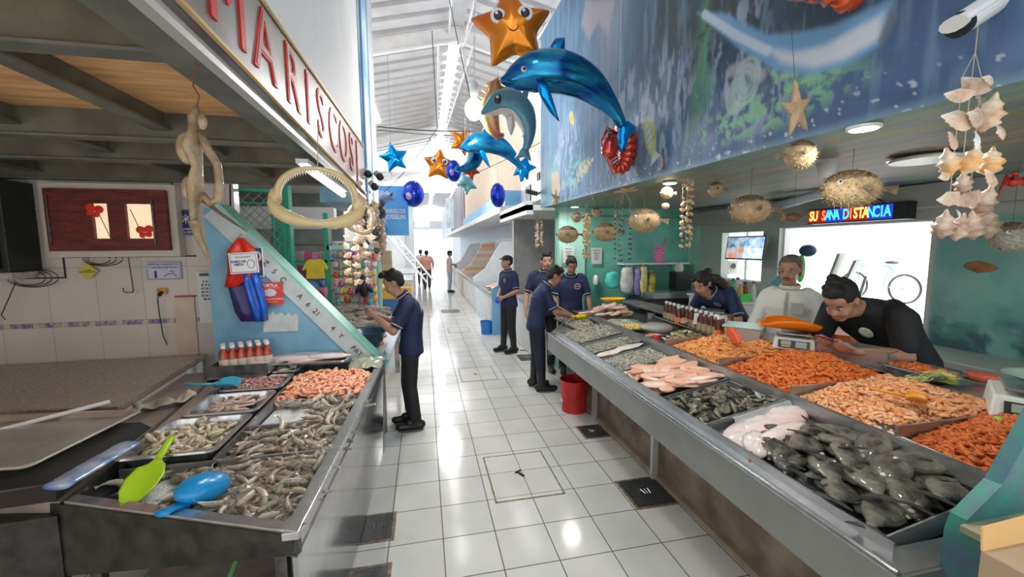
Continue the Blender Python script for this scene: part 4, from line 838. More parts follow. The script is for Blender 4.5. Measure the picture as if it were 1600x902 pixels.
# ---- wall items (plane y=4.0)
t = T('serving_window', 'dark red wooden serving window in a cream tiled frame', 'window', (0, 0, 0))
a, b = (-2.722, 3.9, 2.321), (-1.979, 3.9, 1.748)
fx0, fx1, fz0, fz1 = -2.86, a[0]*0-1.99, 1.765, 2.345
new('tiled_frame', Geo().box((fx0-.02, 3.90, fz0), (fx1+.02, 4.0, fz1)), mat('cream frame tile', (.60, .54, .46), .4, var=.06), t)
DRW = mat('dark red wood', (.14, .015, .01), .45, var=.4, scale=7, bump=.2, stretch=(1, 1, 4))
g = Geo(); X0, X1, Z0, Z1 = fx0+.03, fx1-.03, fz0+.05, fz1-.05
o1 = ((-2.525, 3.88, 2.185), (-2.422, 3.88, 1.911)); o2 = ((-2.303, 3.88, 2.184), (-2.124, 3.88, 1.911))
xs = [X0, o1[0][0], o1[1][0], o2[0][0], o2[1][0], X1]; zz = [Z0, o1[1][2], o1[0][2], Z1]
for i in range(5):
    for j in range(3):
        if i in (1, 3) and j == 1: continue
        g.box((xs[i], 3.86, zz[j]), (xs[i+1], 3.90, zz[j+1]))
new('wood_frame', g, DRW, t)
g = Geo(); g.box((xs[0]+.02, 3.85, zz[0]+.05), (xs[0]+.03, 3.86, zz[3]-.05)); g.box((xs[5]-.10, 3.85, zz[0]+.05), (xs[5]-.085, 3.86, zz[3]-.08)); new('bolt', g, DSTEEL, t)
for i in (1, 3): new('lit_opening', Geo().box((xs[i], 3.888, zz[1]), (xs[i+1], 3.896, zz[2])), mat('warm lit room', (.85, .68, .45), .6, emit=.75), t)
new('door_edge', Geo().tube([(xs[1]+.03, 3.884, zz[2]-.08), (xs[2]-.01, 3.884, zz[1])], .003, 4), DRW, t); new('door_edge', Geo().tube([(xs[3]+.02, 3.884, zz[2]-.04), (xs[3]+.10, 3.884, zz[1])], .003, 4), DRW, t)
BUT = mat('red butterfly sticker', (.80, .03, .01), .5)
for cx, cz, a in ((xs[1]+.02, zz[2]-.06, .3), (xs[4]-.05, zz[1]+.05, -.1)):
    g = Geo()
    for s in (-1, 1): g.ell((s*.03, 0, .022), (.032, .003, .03), 10, 6); g.ell((s*.024, 0, -.02), (.022, .003, .024), 10, 6)
    g.ell((0, 0, 0), (.006, .004, .04), 8, 6); new('butterfly_sticker', g, BUT, loc=(cx, 3.85, cz), rot=(0, a, 0), label='red butterfly sticker on the %s pane of the serving window' % ('left' if a > 0 else 'right'), cat='sticker')
# fridge / dark cabinet on far left
t = T('wall_cabinet', 'dark green wall cabinet hanging at the far left edge', 'cabinet', (-3.9, 3.72, 1.66))
new('body', Geo().box((-.5, 0, 0), (.92, .27, .68)), mat('very dark green', (.015, .02, .016), .5, var=.4, scale=5), t, bevel=.006)
new('door', Geo().box((.06, -.02, .03), (.34, 0, .65)), mat('dull green panel', (.05, .07, .05), .5, var=.3), t); new('door', Geo().box((.38, -.02, .03), (.88, 0, .65)), mat('near black panel', (.012, .012, .012), .3), t); new('bottom_rail', Geo().box((-.5, -.01, -.05), (.94, .2, -.0)), mat('pale rail', (.4, .38, .35), .5, var=.3, scale=20), t)
def notice(name, lab, cat, c, w_, h_, m, lines=(), ink=INKB, border=True, y=None):
    t = T(name, lab, cat, c); new('plate', Geo().cbox((0, 0, 0), (w_, .004, h_)), m, t)
    if border: new('border', Geo().tube([(-w_*.47, -.003, -h_*.46), (w_*.47, -.003, -h_*.46), (w_*.47, -.003, h_*.46), (-w_*.47, -.003, h_*.46), (-w_*.47, -.003, -h_*.46)], .002, 4), ink, t)
    for s, dz, sz in lines: text('lettering', s, sz, ink, t, (0, -.003, dz), FY, .0005, bold=.0006)
    return t
t = notice('warning_notice', 'white notice with two figures below the serving window', 'notice', (-2.14, 3.98, 1.646), .25, .155, mat('notice lilac', (.60, .60, .68), .6), (('EVITE EL CONTACTO', .052, .022), ('Y SALUDE A DISTANCIA', .026, .019)))
new('figure_print', Geo().ell((-.06, -.003, -.012), (.010, .001, .011), 10, 6).cbox((-.06, -.003, -.042), (.018, .001, .04)), INKB, t); new('hands_print', Geo().tube([(.0, -.003, -.05), (.03, -.003, -.03), (.07, -.003, -.025), (.09, -.003, -.05)], .003, 4).tube([(.04, -.003, -.012), (.06, -.003, -.0), (.08, -.003, -.012)], .003, 4), INKB, t)
t = notice('snowflake_sign', 'dark blue safety sign with white snowflake emblem beside the window', 'sign', (-1.945, 3.98, 2.046), .105, .21, mat('sign navy', (.02, .03, .16), .4), (('ATENCION', -.055, .018), ('BAJA TEMP', -.08, .015)), WPLAST)
g = Geo()
for k in range(8):
    a = k*PI/4; g.tube([(0, -.004, .03), (.032*math.cos(a), -.004, .03+.032*math.sin(a))], .0035, 4); g.ell((.032*math.cos(a), -.004, .03+.032*math.sin(a)), (.006, .002, .006), 6, 4)
new('snowflake_emblem', g, WPLAST, t)
t = T('diamond_sign', 'yellow diamond sign hanging below the dark cabinet', 'sign', (-2.669, 3.97, 1.651)); t.rotation_euler = (0, PI/4, 0); new('plate', Geo().cbox((0, 0, 0), (.10, .004, .10)), mat('sign yellow', (.60, .50, .06), .5), t)
text('lettering', 'SI CAEN\nAQUI NO ENTRA', .014, INKK, t, (0, -.004, 0), (PI/2, -PI/4, 0), .0005); new('cord', string('c', (-.05, 0, .05), (-.07, 0, .18), .001), INKK, t)
# calendar
t = T('wall_calendar', 'white wall calendar hanging beside the aprons', 'calendar', (-1.799, 3.97, 1.491))
new('sheet', Geo().box((-.10, -.002, -.30), (.10, .002, .14)), PAPER, t)
new('top_bar', Geo().cbox((-.01, -.004, .115), (.13, .003, .025)), mat('olive print', (.12, .11, .04), .6), t)
for j in range(6):
    new('date_row', text('date_row', ('  2  3  4  5  6', '7 8 9 10 11 12', '13 14 15 16 17', '18 19 20 21 22', '23 24 25 26 27', '28 29 30 31')[j], .024, INKK, t, (0, -.004, .055-.03*j), FY, .0005, bold=.001).data, None, t, (0, -.004, .055-.03*j), FY) if False else text('date_row', ('3  4  5  6  7', '8  9 10 11 12', '13 14 15 16 17', '18 19 20 21 22', '23 24 25 26 27', '28 29 30 31')[j], .024, INKK, t, (0, -.004, .055-.03*j), FY, .0005, bold=.001)
# fuse panel, socket, rod, wires
new('tile_patch', Geo().box((-2.09, 3.985, .72), (-1.94, 3.995, 1.42)), mat('bare pinkish tile', (.66, .50, .40), .4, var=.1, scale=4), kind='structure').name = 'trim_patch'
new('red_strip', Geo().box((-2.08, 3.98, 1.415), (-1.92, 3.984, 1.43)), mat('dull red strip', (.42, .06, .04), .5), label='narrow red strip stuck on the wall under the socket', cat='strip')
t = T('wall_socket', 'orange stained wall socket with a black plug', 'socket', (-2.168, 3.98, 1.473)); new('plate', Geo().cbox((0, 0, 0), (.07, .01, .05)), mat('rusty orange', (.65, .30, .06), .6, var=.4, scale=30), t); new('plug', Geo().tube([(0, -.01, -.01), (0, -.04, -.03)], .015, 8), BLACK, t)
new('cable', Geo().tube([(-.0, -.04, -.03), (-.02, -.03, -.06), (-.025, -.015, -.2), (-.015, -.012, -.38), (.01, -.012, -.46)], .004, 5), BLACK, t)
t = T('wall_hook_rod', 'thin dark rod bent into a hook hanging below the serving window', 'rod', (-2.364, 3.94, 1.752)); new('rod', Geo().tube([(0, 0, .08), (.015, 0, -.26), (.01, 0, -.28), (-.04, 0, -.28), (-.055, 0, -.27), (-.055, 0, -.24)], .005, 6), DSTEEL, t)
for i, (px, r_, lab) in enumerate((((-3.031, 3.9, 1.607), .07, 'loose loops of dark cable below the dark cabinet'), ((-2.557, 3.9, 1.75), .05, 'coil of dark cable at the cabinet corner'))):
    g = Geo()
    for k in range(3): g.tube([(px[0]+(r_+.02*k)*1.5*math.cos(a)+.02*k, 3.93-.01*k, px[2]+(r_+.01*k)*.8*math.sin(a)) for a in np.linspace(0, 6.1, 26)], .0035, 4)
    new('cable_coil', g, WIREK, label=lab, cat='cable')
new('hanging_cable', Geo().tube([(-3.094, 3.9, 1.583), (-3.162, 3.9, 1.436), (-3.214, 3.9, 1.328), (-3.194, 3.9, 1.287)], .004, 5), WIREK, label='thin cable drooping at the left frame edge', cat='cable')
# ---- granite worktop and tiled base
t = T('granite_worktop', 'grey granite worktop with white tiled side along the back wall', 'worktop', (0, 0, 0))
GRAN = mat('brown grey granite', (.20, .16, .13), .25, col2=(.34, .28, .23), scale=60, detail=6, coat=.2)
WA, WB, WC, WD = (-2.474, 2.925, 0.92), (-1.741, 2.735, 0.92), (-1.847, 3.616, 0.92), (-4.5, 3.98, .92)
P = [(-4.5, WA[1]+.1), (WB[0]-.02, WB[1]), (WC[0], WC[1]), (WC[0]-.02, 3.93), (-4.5, 3.93)]
new('slab', Geo().prism(P, .88, .92), GRAN, t, bevel=.006)
P2 = [(a-.02, b+.02) for a, b in P]; new('base', Geo().prism(P2, .0, .88), mat('white tiled base', (.62, .60, .58), .35, var=.05), t)
# lower grey ledge between worktop and bins
t = T('steel_ledge', 'dull steel worktop between the granite and the shrimp bins', 'worktop', (0, 0, 0))
P = [(-1.42, 1.85), (-1.42, 3.6), (-1.60, 3.64), (-1.90, 3.62), (-1.85, 2.75), (-2.7, 2.75), (-2.8, 1.7), (-1.9, 1.95)]
new('top', Geo().prism(P, .80, .845), mat('dull wet ledge', (.26, .21, .19), .3, var=.2, scale=6), t); new('front_rail', Geo().prism([(-1.42, 1.83), (-2.9, 1.74), (-2.9, 1.77), (-1.42, 1.86)], .42, .80), BST, t)
# pale trays stacked on it
LTR = mat('aluminium tray', (.50, .47, .43), .3, .6, var=.15, scale=5)
t = pan('serving_tray', 'large aluminium tray tilted on the left worktop, nearest the camera', -2.35, -1.60, 2.05, 2.66, .90, .03, LTR, -.12)
t = T('black_rack', 'black plastic rack under the aluminium tray', 'rack', (0, 0, 0)); g = Geo()
g.hexa([(-2.6, 1.78, .845), (-1.44, 1.86, .845), (-1.50, 2.55, .845), (-2.6, 2.6, .845), (-2.6, 1.80, .90), (-1.46, 1.90, .90), (-1.52, 2.5, .90), (-2.6, 2.55, .90)]); new('body', g, BLACK, t)
t = T('rolled_bag', 'blue and clear plastic sheet roll beside the aluminium tray', 'plastic roll', (-1.385, 1.99, .925)); t.rotation_euler = (0, 0, -.10)
g = Geo().loft([[(.05*math.cos(a)*(1+.25*noi(k*.7, i)), -.17+.34*i/12, .016*math.sin(a)+.008*noi(i, k)) for k, a in enumerate(np.linspace(0, 2*PI, 14, endpoint=False))] for i in range(13)]); new('roll', g, mat('blue print plastic', (.10, .20, .48), .2, col2=(.40, .48, .55), scale=12, coat=.8), t, smooth=True)
# cloth rag
g = Geo(); g.grid(26, 12, lambda u, v: (.30*(u-.5), .11*(v-.5)+.02*math.sin(u*8), .03+.028*math.sin(u*14+v*2)*math.sin(PI*v)+.02*noi(u*6, v*6)))
new('wet_rag', g, mat('dirty wet rag', (.30, .30, .22), .5, col2=(.46, .44, .35), scale=12), loc=(-1.60, 2.88, .85), rot=(0, 0, .75), smooth=True, solid=.008, label='crumpled grey wet rag lying on the ledge', cat='rag')
new('white_tube', Geo().tube([(-2.3, 2.5, .88), (-1.78, 2.70, .96)], .012, 8), WPLAST, label='thin white pipe lying along the aluminium tray', cat='pipe')
# scoops
def scoop(name, lab, m, loc, rz, L=.34, W=.13, hl=.17, tilt=0., rx=0.):
    t = T(name, lab, 'scoop', loc, rot=(rx, tilt, rz)); g = Geo(); n = 14; rings = []
    for i in range(9):
        u = i/8; w_ = W*(.35+.65*math.sin(PI*min(1, .18+u*.62)))/2; h = w_*.75
        rings.append([(u*(L-hl), w_*math.cos(a), h*(1-math.sin(a))-0) for a in np.linspace(0, PI, n)])
    gg = Geo().loft(rings, False, close=False); k = len(rings[0]); gg.add([rings[0][j] for j in range(n)], [tuple(range(n))])
    new('bowl', gg, m, t, smooth=True, solid=.004); new('handle', Geo().tube([(.01, 0, W*.16), (-hl*.5, 0, W*.2), (-hl, 0, W*.24)], [.014, .012, .013], 8, 0, .6), m, t, smooth=True); return t
LIME = mat('lime plastic', (.42, .68, .02), .35)
t = T('lime_scoop', 'flat lime green plastic scoop standing in the nearest bin', 'scoop', (-1.145, 1.80, .835)); d = Vector((-.10, .46, .06)).normalized()
sx = Vector((1, .2, -.05)).normalized(); g = Geo(); rings = []
for u, w_ in ((-.02, .035), (.04, .058), (.12, .066), (.20, .050), (.245, .028), (.27, .017), (.42, .015), (.47, .013)): 
    c = d*u+Vector((0, 0, .01)); up = d.cross(sx)*-1; rings.append([c+sx*w_*math.cos(a)+up*(.008 if u < .25 else .010)*math.sin(a)+up*(.02*math.cos(a)**2 if u < .22 else 0) for a in np.linspace(0, 2*PI, 12, endpoint=False)])
new('blade', g.loft(rings[:6]), LIME, t, smooth=True); new('handle', Geo().loft(rings[5:]), LIME, t, smooth=True)
t = T('blue_bowl', 'round blue plastic scoop lying face down on the shrimp', 'scoop', (-.90, 1.80, .865)); BLUS = mat('sky blue plastic', (.01, .30, .68), .22)
g = Geo().ell((0, 0, 0), (.078, .115, .055), 24, 12, 0, RM(-.25, .1, -.3)); new('bowl', g, BLUS, t, smooth=True)
new('handle', Geo().tube([(-.03, -.09, -.01), (-.045, -.13, .0), (-.055, -.175, .012)], [.034, .02, .024], 10, 0, .5), BLUS, t, smooth=True)
t = scoop('blue_scoop', 'light blue flat scoop on the ledge beside the third pan', mat('aqua plastic', (.06, .42, .62), .35), (-1.42, 3.10, .88), -.05, .33, .14, .19)
# sauce bottles basket
def bottle(name, lab, grp, loc, h=.17, r=.03, body=None, lidm=None, labm=None):
    t = T(name, lab, 'bottle', loc, group=grp)
    new('body', Geo().lathe((0, 0, 0), [(r*.9, 0), (r, .01), (r, h*.62), (r*.45, h*.8), (r*.42, h*.9), (0, h*.9)], 14), body, t, smooth=True)
    new('lid', Geo().cyl((0, 0, h*.88), r*.52, h*.12, 12), lidm or WPLAST, t)
    if labm: new('label_wrap', Geo().lathe((0, 0, h*.15), [(r*1.03, 0), (r*1.03, h*.32)], 14), labm, t, smooth=True)
    return t
SAUCE = mat('chilli sauce', (.40, .05, .02), .2, var=.25, scale=20, coat=.5); SAUCE2 = mat('dark chilli sauce', (.10, .02, .012), .2, coat=.5)
b0 = bottle('sauce_bottle', 'red chilli sauce bottle with white lid in the left counter row', 'red sauce bottles on the left counter', (-1.50, 3.42, .90), .20, .033, SAUCE, None, mat('cream label', (.7, .62, .5), .6))
for k in range(1, 12): dup(b0, (-1.50+.055*(k % 6)-.035*(k//6), 3.42+.015*(k % 6)+.075*(k//6), .90), (0, 0, rr(0, 6)))
t = T('steel_rack', 'low steel rack holding the red sauce bottles', 'rack', (-1.42, 3.40, .845)); new('shelf', Geo().box((-.16, -.10, .03), (.26, .16, .05)), STEEL, t)
new('side', Geo().box((-.16, -.10, 0), (-.15, .16, .12)), STEEL, t); new('side', Geo().box((.25, -.10, 0), (.26, .16, .12)), STEEL, t); new('front_rail', Geo().box((-.16, -.11, .05), (.26, -.10, .13)), DSTEEL, t)
for i, (px, lab) in enumerate((((-1.659, 3.915, 0.85), 'stack of clear plastic cups left of the sauce bottles'), ((-1.35, 3.947, 0.85), 'open clear cup in front of the sauce bottles'))):
    new('plastic_cup', Geo().lathe((0, 0, 0), [(.028, 0), (.04, .11 if i else .2), (.042, .11 if i else .2)], 16), mat('clear cup', (.85, .85, .82), .15, alpha=.5), loc=(px[0]-.03, px[1]-.08, .87), smooth=True, solid=.002, label=lab, cat='cup')
# objects under the left counter, at the bottom edge
new('yellow_bag', Geo().ell((0, 0, 0), (.14, .10, .07), 14, 8), mat('dull yellow sack', (.55, .38, .08), .7, var=.2), loc=(-.75, 1.80, .21), smooth=True, label='yellow bundle lying on the shelf under the left counter', cat='bundle')
new('green_pole', Geo().tube([(-.95, 1.75, .15), (-.9, 2.4, .5)], .012, 6), mat('green stick', (.2, .45, .2), .5), label='thin green stick leaning under the left counter', cat='stick')

# ================================================================ RIGHT COUNTER
RC = T('seafood_counter', 'long right stainless seafood counter with stepped trays of fish and dried shrimp', 'counter', (0, 0, 0))
RX = 1.345
g = Geo(); ya, yb = .86, 4.38
prof = [(RX, .852), (RX, .66), (RX+.05, .62), (1.80, .34), (1.80, .36), (RX+.07, .64), (RX+.02, .68), (RX+.02, .852)]
g.loft([[(x, ya, z) for x, z in prof], [(x, yb, z) for x, z in prof]], True)
new('front_panel', g, mat('dull stainless panel', (.30, .31, .295), .34, .7, var=.1, scale=3, bump=.05, bscale=15), RC)
g = Geo(); g.hexa([(RX, ya-.01, .40), (2.6, ya-.01, .40), (2.6, ya, .40), (RX, ya, .40), (RX, ya-.01, .85), (2.6, ya-.01, .85), (2.6, ya, .85), (RX, ya, .85)]); new('end_panel', g, STEEL, RC)
g = Geo(); g.tube([(RX+.004, ya, .853), (RX+.004, yb, .853)], .012, 8); g.box((RX+.01, ya, .838), (RX+.085, yb, .848)); g.box((RX+.01, ya, .838), (2.2, ya+.09, .853))
new('rim', g, STEEL2, RC)
g = Geo(); g.box((1.43, .93, .838), (1.438, 4.36, .885)); g.box((1.44, .93, .77), (1.97, 4.36, .78)); g.box((1.965, .93, .78), (1.98, 4.4, 1.0)); g.box((1.98, .93, .93), (2.95, 5.3, .945)); g.box((2.62, .93, .945), (2.64, 3.1, 1.08)); g.box((2.64, .93, 1.05), (2.95, 5.3, 1.065))
g.hexa([(RX, 4.36, .6), (1.98, 4.36, .6), (2.2, 5.35, .6), (1.95, 5.35, .6), (RX, 4.36, .84), (1.98, 4.36, .84), (2.2, 5.35, .84), (1.95, 5.35, .84)])
new('tier_frame', g, STEEL, RC)
for y in (1.2, 2.765, 3.916): new('leg', Geo().box((1.70, y-.018, 0), (1.745, y+.018, .40)), mat('pale steel leg', (.6, .6, .58), .4, .5), RC)
new('bottle_ledge', Geo().box((2.44, 2.9, .95), (2.66, 4.2, 1.0)), DSTEEL, RC)
new('back_panel', Geo().box((2.93, .95, .05), (2.95, 5.2, 1.05)), DSTEEL, RC)
zf = lambda x: .80+.10*(x-1.44)/.53
def traybox(name, lab, x0, x1, y0, y1, h=.055, m=STEEL, zfn=zf):
    t = T(name, lab, 'tray', (0, 0, 0)); g = Geo(); w_ = .006
    def wall(ax, ay, bx, by): g.hexa([(ax, ay, zfn(ax)), (bx, ay, zfn(bx)), (bx, by, zfn(bx)), (ax, by, zfn(ax)), (ax, ay, zfn(ax)+h), (bx, ay, zfn(bx)+h), (bx, by, zfn(bx)+h), (ax, by, zfn(ax)+h)])
    g.hexa([(x0, y0, zfn(x0)-.004), (x1, y0, zfn(x1)-.004), (x1, y1, zfn(x1)-.004), (x0, y1, zfn(x0)-.004), (x0, y0, zfn(x0)), (x1, y0, zfn(x1)), (x1, y1, zfn(x1)), (x0, y1, zfn(x0))])
    wall(x0, y0, x0+w_, y1); wall(x1-w_, y0, x1, y1); wall(x0, y0, x1, y0+w_); wall(x0, y1-w_, x1, y1); new('tray_body', g, m, t); return t
traybox('fish_tray', 'big steel tray of whole dark fish and white squid at the near end', 1.45, 2.0, .97, 1.86, .07)
traybox('oyster_tray', 'steel tray of dark oysters and mussels between squid and pink fillets', 1.45, 1.96, 1.88, 2.28, .04)
traybox('fillet_tray', 'steel tray of orange pink fillets on the right counter', 1.45, 1.96, 2.30, 2.86, .045)
traybox('shrimp_tray', 'steel tray of small grey shrimp beyond the pink fillets', 1.45, 1.96, 2.88, 3.26, .045)
traybox('shrimp_tray', 'steel tray of grey shrimp beyond the white fish slab', 1.45, 1.96, 3.42, 3.74, .05)
traybox('shrimp_tray', 'farthest steel tray of grey shrimp by the bending man', 1.45, 1.96, 3.80, 4.32, .05)
# tilapia
FISHM = mat('tilapia skin', (.035, .034, .030), .26, col2=(.26, .24, .19), scale=9, bump=1., bscale=130, coat=.6, bdist=.008, detail=9); FINM = mat('dark fin', (.05, .05, .045), .4); EYEM = mat('fish eye', (.7, .68, .6), .2)
BELLY = mat('pale fish belly', (.55, .52, .44), .3, coat=.5)
def fish_parts(L=.29, H=.125, W=.062):
    prof = [(0, .02, .01), (.05, .25, .35), (.12, .55, .65), (.22, .85, .9), (.35, 1, 1), (.5, .95, .9), (.65, .72, .7), (.8, .38, .4), (.88, .22, .22), (.93, .2, .14)]
    rings = []
    for u, h, w_ in prof: rings.append([(u*L-.4*L, H/2*h*math.sin(a)+(.008*math.sin(PI*u)), W/2*w_*math.cos(a)) for a in np.linspace(0, 2*PI, 16, endpoint=False)])
    body = Geo().loft(rings).mesh('body'); body.materials.append(FISHM)
    b = Geo(); P = [(.50*L, 0), (.53*L, .02), (.66*L, .055), (.62*L, 0), (.66*L, -.055), (.53*L, -.02)]; b.prism(P, -.003, .003); tail = b.mesh('tail'); tail.materials.append(FINM)
    b = Geo(); P = [(-.15*L, H*.44), (-.05*L, H*.55), (.1*L, H*.58), (.28*L, H*.48), (.36*L, H*.30), (.30*L, H*.2), (0, H*.4)]; b.prism(P, -.0025, .0025); dor = b.mesh('dorsal_fin'); dor.materials.append(FINM)
    b = Geo(); P = [(.05*L, -H*.40), (.15*L, -H*.54), (.30*L, -H*.40), (.30*L, -H*.2)]; b.prism(P, -.0025, .0025); ven = b.mesh('ventral_fin'); ven.materials.append(FINM)
    b = Geo(); b.prism([(-.12*L, -.006), (.02*L, -.022), (.05*L, -.008), (-.04*L, .006)], W*.47, W*.51); pec = b.mesh('pectoral_fin'); pec.materials.append(FINM)
    b = Geo(); b.ell((-.33*L, .016, W*.22), (.009, .009, .008), 10, 8); b.ell((-.33*L, .016, -W*.22), (.009, .009, .008), 10, 8); eye = b.mesh('eye'); eye.materials.append(EYEM)
    b = Geo(); b.tube([(-.385*L, -.004, 0), (-.42*L, -.002, 0)], [.012, .007], 8); mo = b.mesh('mouth'); mo.materials.append(FINM)
    for m in (body, mo, eye): m.polygons.foreach_set('use_smooth', [True]*len(m.polygons))
    return body, tail, dor, ven, pec, eye, mo
FP = fish_parts()
def fish(loc, rot, lab, s=1.):
    t = T('whole_fish', lab, 'fish', loc, rot=rot, group='whole fish in the near tray', scale=s)
    for m in FP: o = bpy.data.objects.new(m.name, m); COL.objects.link(o); o.parent = t
    return t
rows = [(1.60, 1.60, .86, .9, 'leftmost fish beside the squid, tail toward the aisle'), (1.74, 1.66, .885, 2.3, 'fish lying across the squid edge with its tail fin up'), (1.88, 1.62, .90, .5, 'fish at the back corner next to the squid'), (1.56, 1.46, .865, .8, 'plump fish near the aisle side of the pile, left front'), (1.70, 1.50, .905, .3, 'pale bellied fish at the upper left of the pile'), (1.84, 1.49, .915, 1.1, 'broad fish in the upper middle of the pile'), (1.94, 1.46, .93, 2.6, 'fish against the back board of the tray, left one'), (1.62, 1.34, .885, .95, 'fish in the lower middle with its belly lit'), (1.76, 1.36, .925, .7, 'big rounded fish in the centre of the pile'), (1.90, 1.33, .945, .4, 'dark fish right of centre near the back board'), (1.55, 1.22, .86, .6, 'fish low on the aisle side, second from the corner'), (1.68, 1.22, .90, .9, 'light grey fish with open fin in the front middle'), (1.82, 1.20, .93, .5, 'long fish lying across the right centre'), (1.94, 1.17, .945, 2.9, 'dark fish in the shadow by the painted divider, upper one'), (1.58, 1.08, .86, .45, 'large fish at the nearest corner of the tray'), (1.72, 1.08, .895, .8, 'glossy fish beside the near corner fish'), (1.86, 1.05, .92, .4, 'dark fish in the shadow by the painted divider, lower one')]
for k, (x, y, z, rz, lab) in enumerate(rows): fish((x*.92+.145, y*.96+.055, z+.008), (rr(-.25, .25), rr(-.2, .1)-.1, rz+PI if k % 3 else rz), lab, rr(.95, 1.12))
for k in range(14): 
    x, y = rr(1.58, 1.90), rr(1.10, 1.58); fish((x, y, zf(x)+.025), (rr(-.2, .2), rr(-.1, .1)-.15, rr(0, 6)), 'dark whole fish buried in the lower layer of the near tray', .95)
traym = T('tray_back_board', 'upright white steel board behind the whole fish', 'board', (0, 0, 0)); new('board', Geo().hexa([(2.0, .95, .88), (2.012, .95, .88), (2.012, 1.42, .88), (2.0, 1.42, .88), (2.0, .95, .985), (2.012, .95, .985), (2.012, 1.42, 1.0), (2.0, 1.42, 1.0)]), WPLAST, traym)
# squid sheets
SQW = mat('white squid meat', (.78, .74, .72), .18, col2=(.80, .52, .48), scale=3.5, coat=.9, bump=.15)
for i, (x, y, sx_, sy_, rz, lab) in enumerate(((1.60, 1.72, .16, .10, .3, 'pink edged squid sheet nearest the aisle'), (1.74, 1.74, .17, .10, -.2, 'white squid sheet in the middle of the tray'), (1.87, 1.76, .12, .09, .2, 'white squid sheet at the back of the tray'), (1.56, 1.62, .10, .06, .9, 'pink squid sheet hanging toward the counter edge'), (1.72, 1.63, .15, .05, .1, 'squid sheet under the first fish'))):
    g = Geo(); g.loft([[(sx_*math.cos(a)*r*(1+.08*noi(math.cos(a)*3+i, math.sin(a)*3)), sy_*math.sin(a)*r, z+.01*noi(r*4, a*2, i)) for a in np.linspace(0, 2*PI, 22, endpoint=False)] for r, z in ((1.0, 0), (1.02, .012), (.9, .026), (.6, .034), (.25, .036), (.02, .036))])
    new('squid_sheet', g, SQW, loc=(x, y, zf(x)+.02+.004*i), rot=(0, -.18, rz), smooth=True, label=lab, cat='squid', group='squid sheets in the near tray')
g = Geo(); g.grid(20, 8, lambda u, v: (1.60+.36*u, 1.80+.06*v, zf(1.6+.36*u)+.04+.035*math.sin(PI*v)+.012*noi(u*9, v*5))); new('plastic_bag', g, mat('clear crumpled plastic', (.75, .78, .78), .1, alpha=.45, coat=.8), smooth=True, label='clear crumpled plastic bag edge behind the squid', cat='plastic bag')
new('red_drip', Geo().tube([(1.44, 1.52, .89), (1.435, 1.52, .86), (1.425, 1.515, .848)], .006, 6, 0, .4), mat('blood pink drip', (.55, .15, .12), .2), label='pink juice dripping over the counter rim', cat='drip')
# oysters
OYM = [mat('dark oyster shell', (.035, .035, .025), .45, col2=(.16, .15, .10), scale=26, bump=.9, bscale=50), mat('olive oyster shell', (.09, .085, .05), .45, col2=(.30, .27, .20), scale=22, bump=.9, bscale=50)]
def shell_mesh(r, seed, m, el=1.25):
    g = Geo(); rg = []
    for q, z in ((.05, .35), (.4, .33), (.75, .22), (1, 0), (.8, -.18), (.4, -.25), (.05, -.26)): rg.append([(r*q*el*math.cos(a)*(1+.22*noi(math.cos(a)*1.6+seed, math.sin(a)*1.6)), r*q*math.sin(a)*(1+.2*noi(math.cos(a)*1.4, math.sin(a)*2+seed)), r*(z+.10*noi(q*3, a*1.2, seed))) for a in np.linspace(0, 2*PI, 14, endpoint=False)])
    g.loft(rg); me = g.mesh('oyster'); me.materials.append(m); return me
OYM.append(mat('highlighted oyster shell', (.12, .11, .08), .4, col2=(.42, .39, .32), scale=35, bump=.9, bscale=50))  # paler shell variant, its highlights painted into the colour
OY = [shell_mesh(.024, i*3.1, OYM[i % 3]) for i in range(6)]
for k in range(135):
    x, y = rr(1.48, 1.94), rr(1.91, 2.25); put(random.choice(OY), 'dark_oyster', (x, y, zf(x)+.02+rr(0, .035)), (rr(-.9, .9), rr(-.9, .9), rr(0, 6.3)), 'dark rough oyster in the tray between the squid and the pink fillets', 'oyster', 'dark oysters in the tray', rr(.8, 1.25))
g = Geo().ell((0, 0, 0), (.03, .02, .012), 10, 6); new('pale_clam', g, SH1, loc=(1.90, 1.98, .945), rot=(.4, .8, 0), smooth=True, label='pale open clam shell at the back of the oyster tray', cat='clam')
# fillets
FLM = [mat('salmon pink fillet', (.86, .42, .25), .28, col2=(.92, .62, .48), scale=9, bump=.25, coat=.5), mat('light pink fillet', (.90, .58, .42), .28, col2=(.93, .74, .64), scale=9, bump=.25, coat=.5)]
def fillet_mesh(L, W, seed, m):
    g = Geo(); rg = []
    for i in range(11):
        u = i/10; w_ = W*math.sin(PI*min(.97, .06+u*.92))**.6*(1-.3*u); h = .016*math.sin(PI*min(.95, .1+u*.85))**.5
        rg.append([((u-.5)*L, w_*math.cos(a)+.01*noi(u*3, seed), h*math.sin(a)+.008*noi(u*4+seed, math.cos(a)*2)) for a in np.linspace(0, 2*PI, 12, endpoint=False)])
    g.loft(rg); me = g.mesh('fillet'); me.materials.append(m); me.polygons.foreach_set('use_smooth', [True]*len(me.polygons)); return me
FM = [fillet_mesh(rr(.15, .20), rr(.048, .065), i*7, FLM[i % 2]) for i in range(5)]
for k in range(78):
    x, y = rr(1.52, 1.90), rr(2.34, 2.82); put(random.choice(FM), 'pink_fillet', (x, y, zf(x)+.02+rr(0, .055)), (rr(-.25, .25), rr(-.25, .1), rr(-.9, 1.4)), 'orange pink fillet in the tray nearest the oysters', 'fillet', 'pink fillets in the tray by the oysters', rr(.9, 1.1))
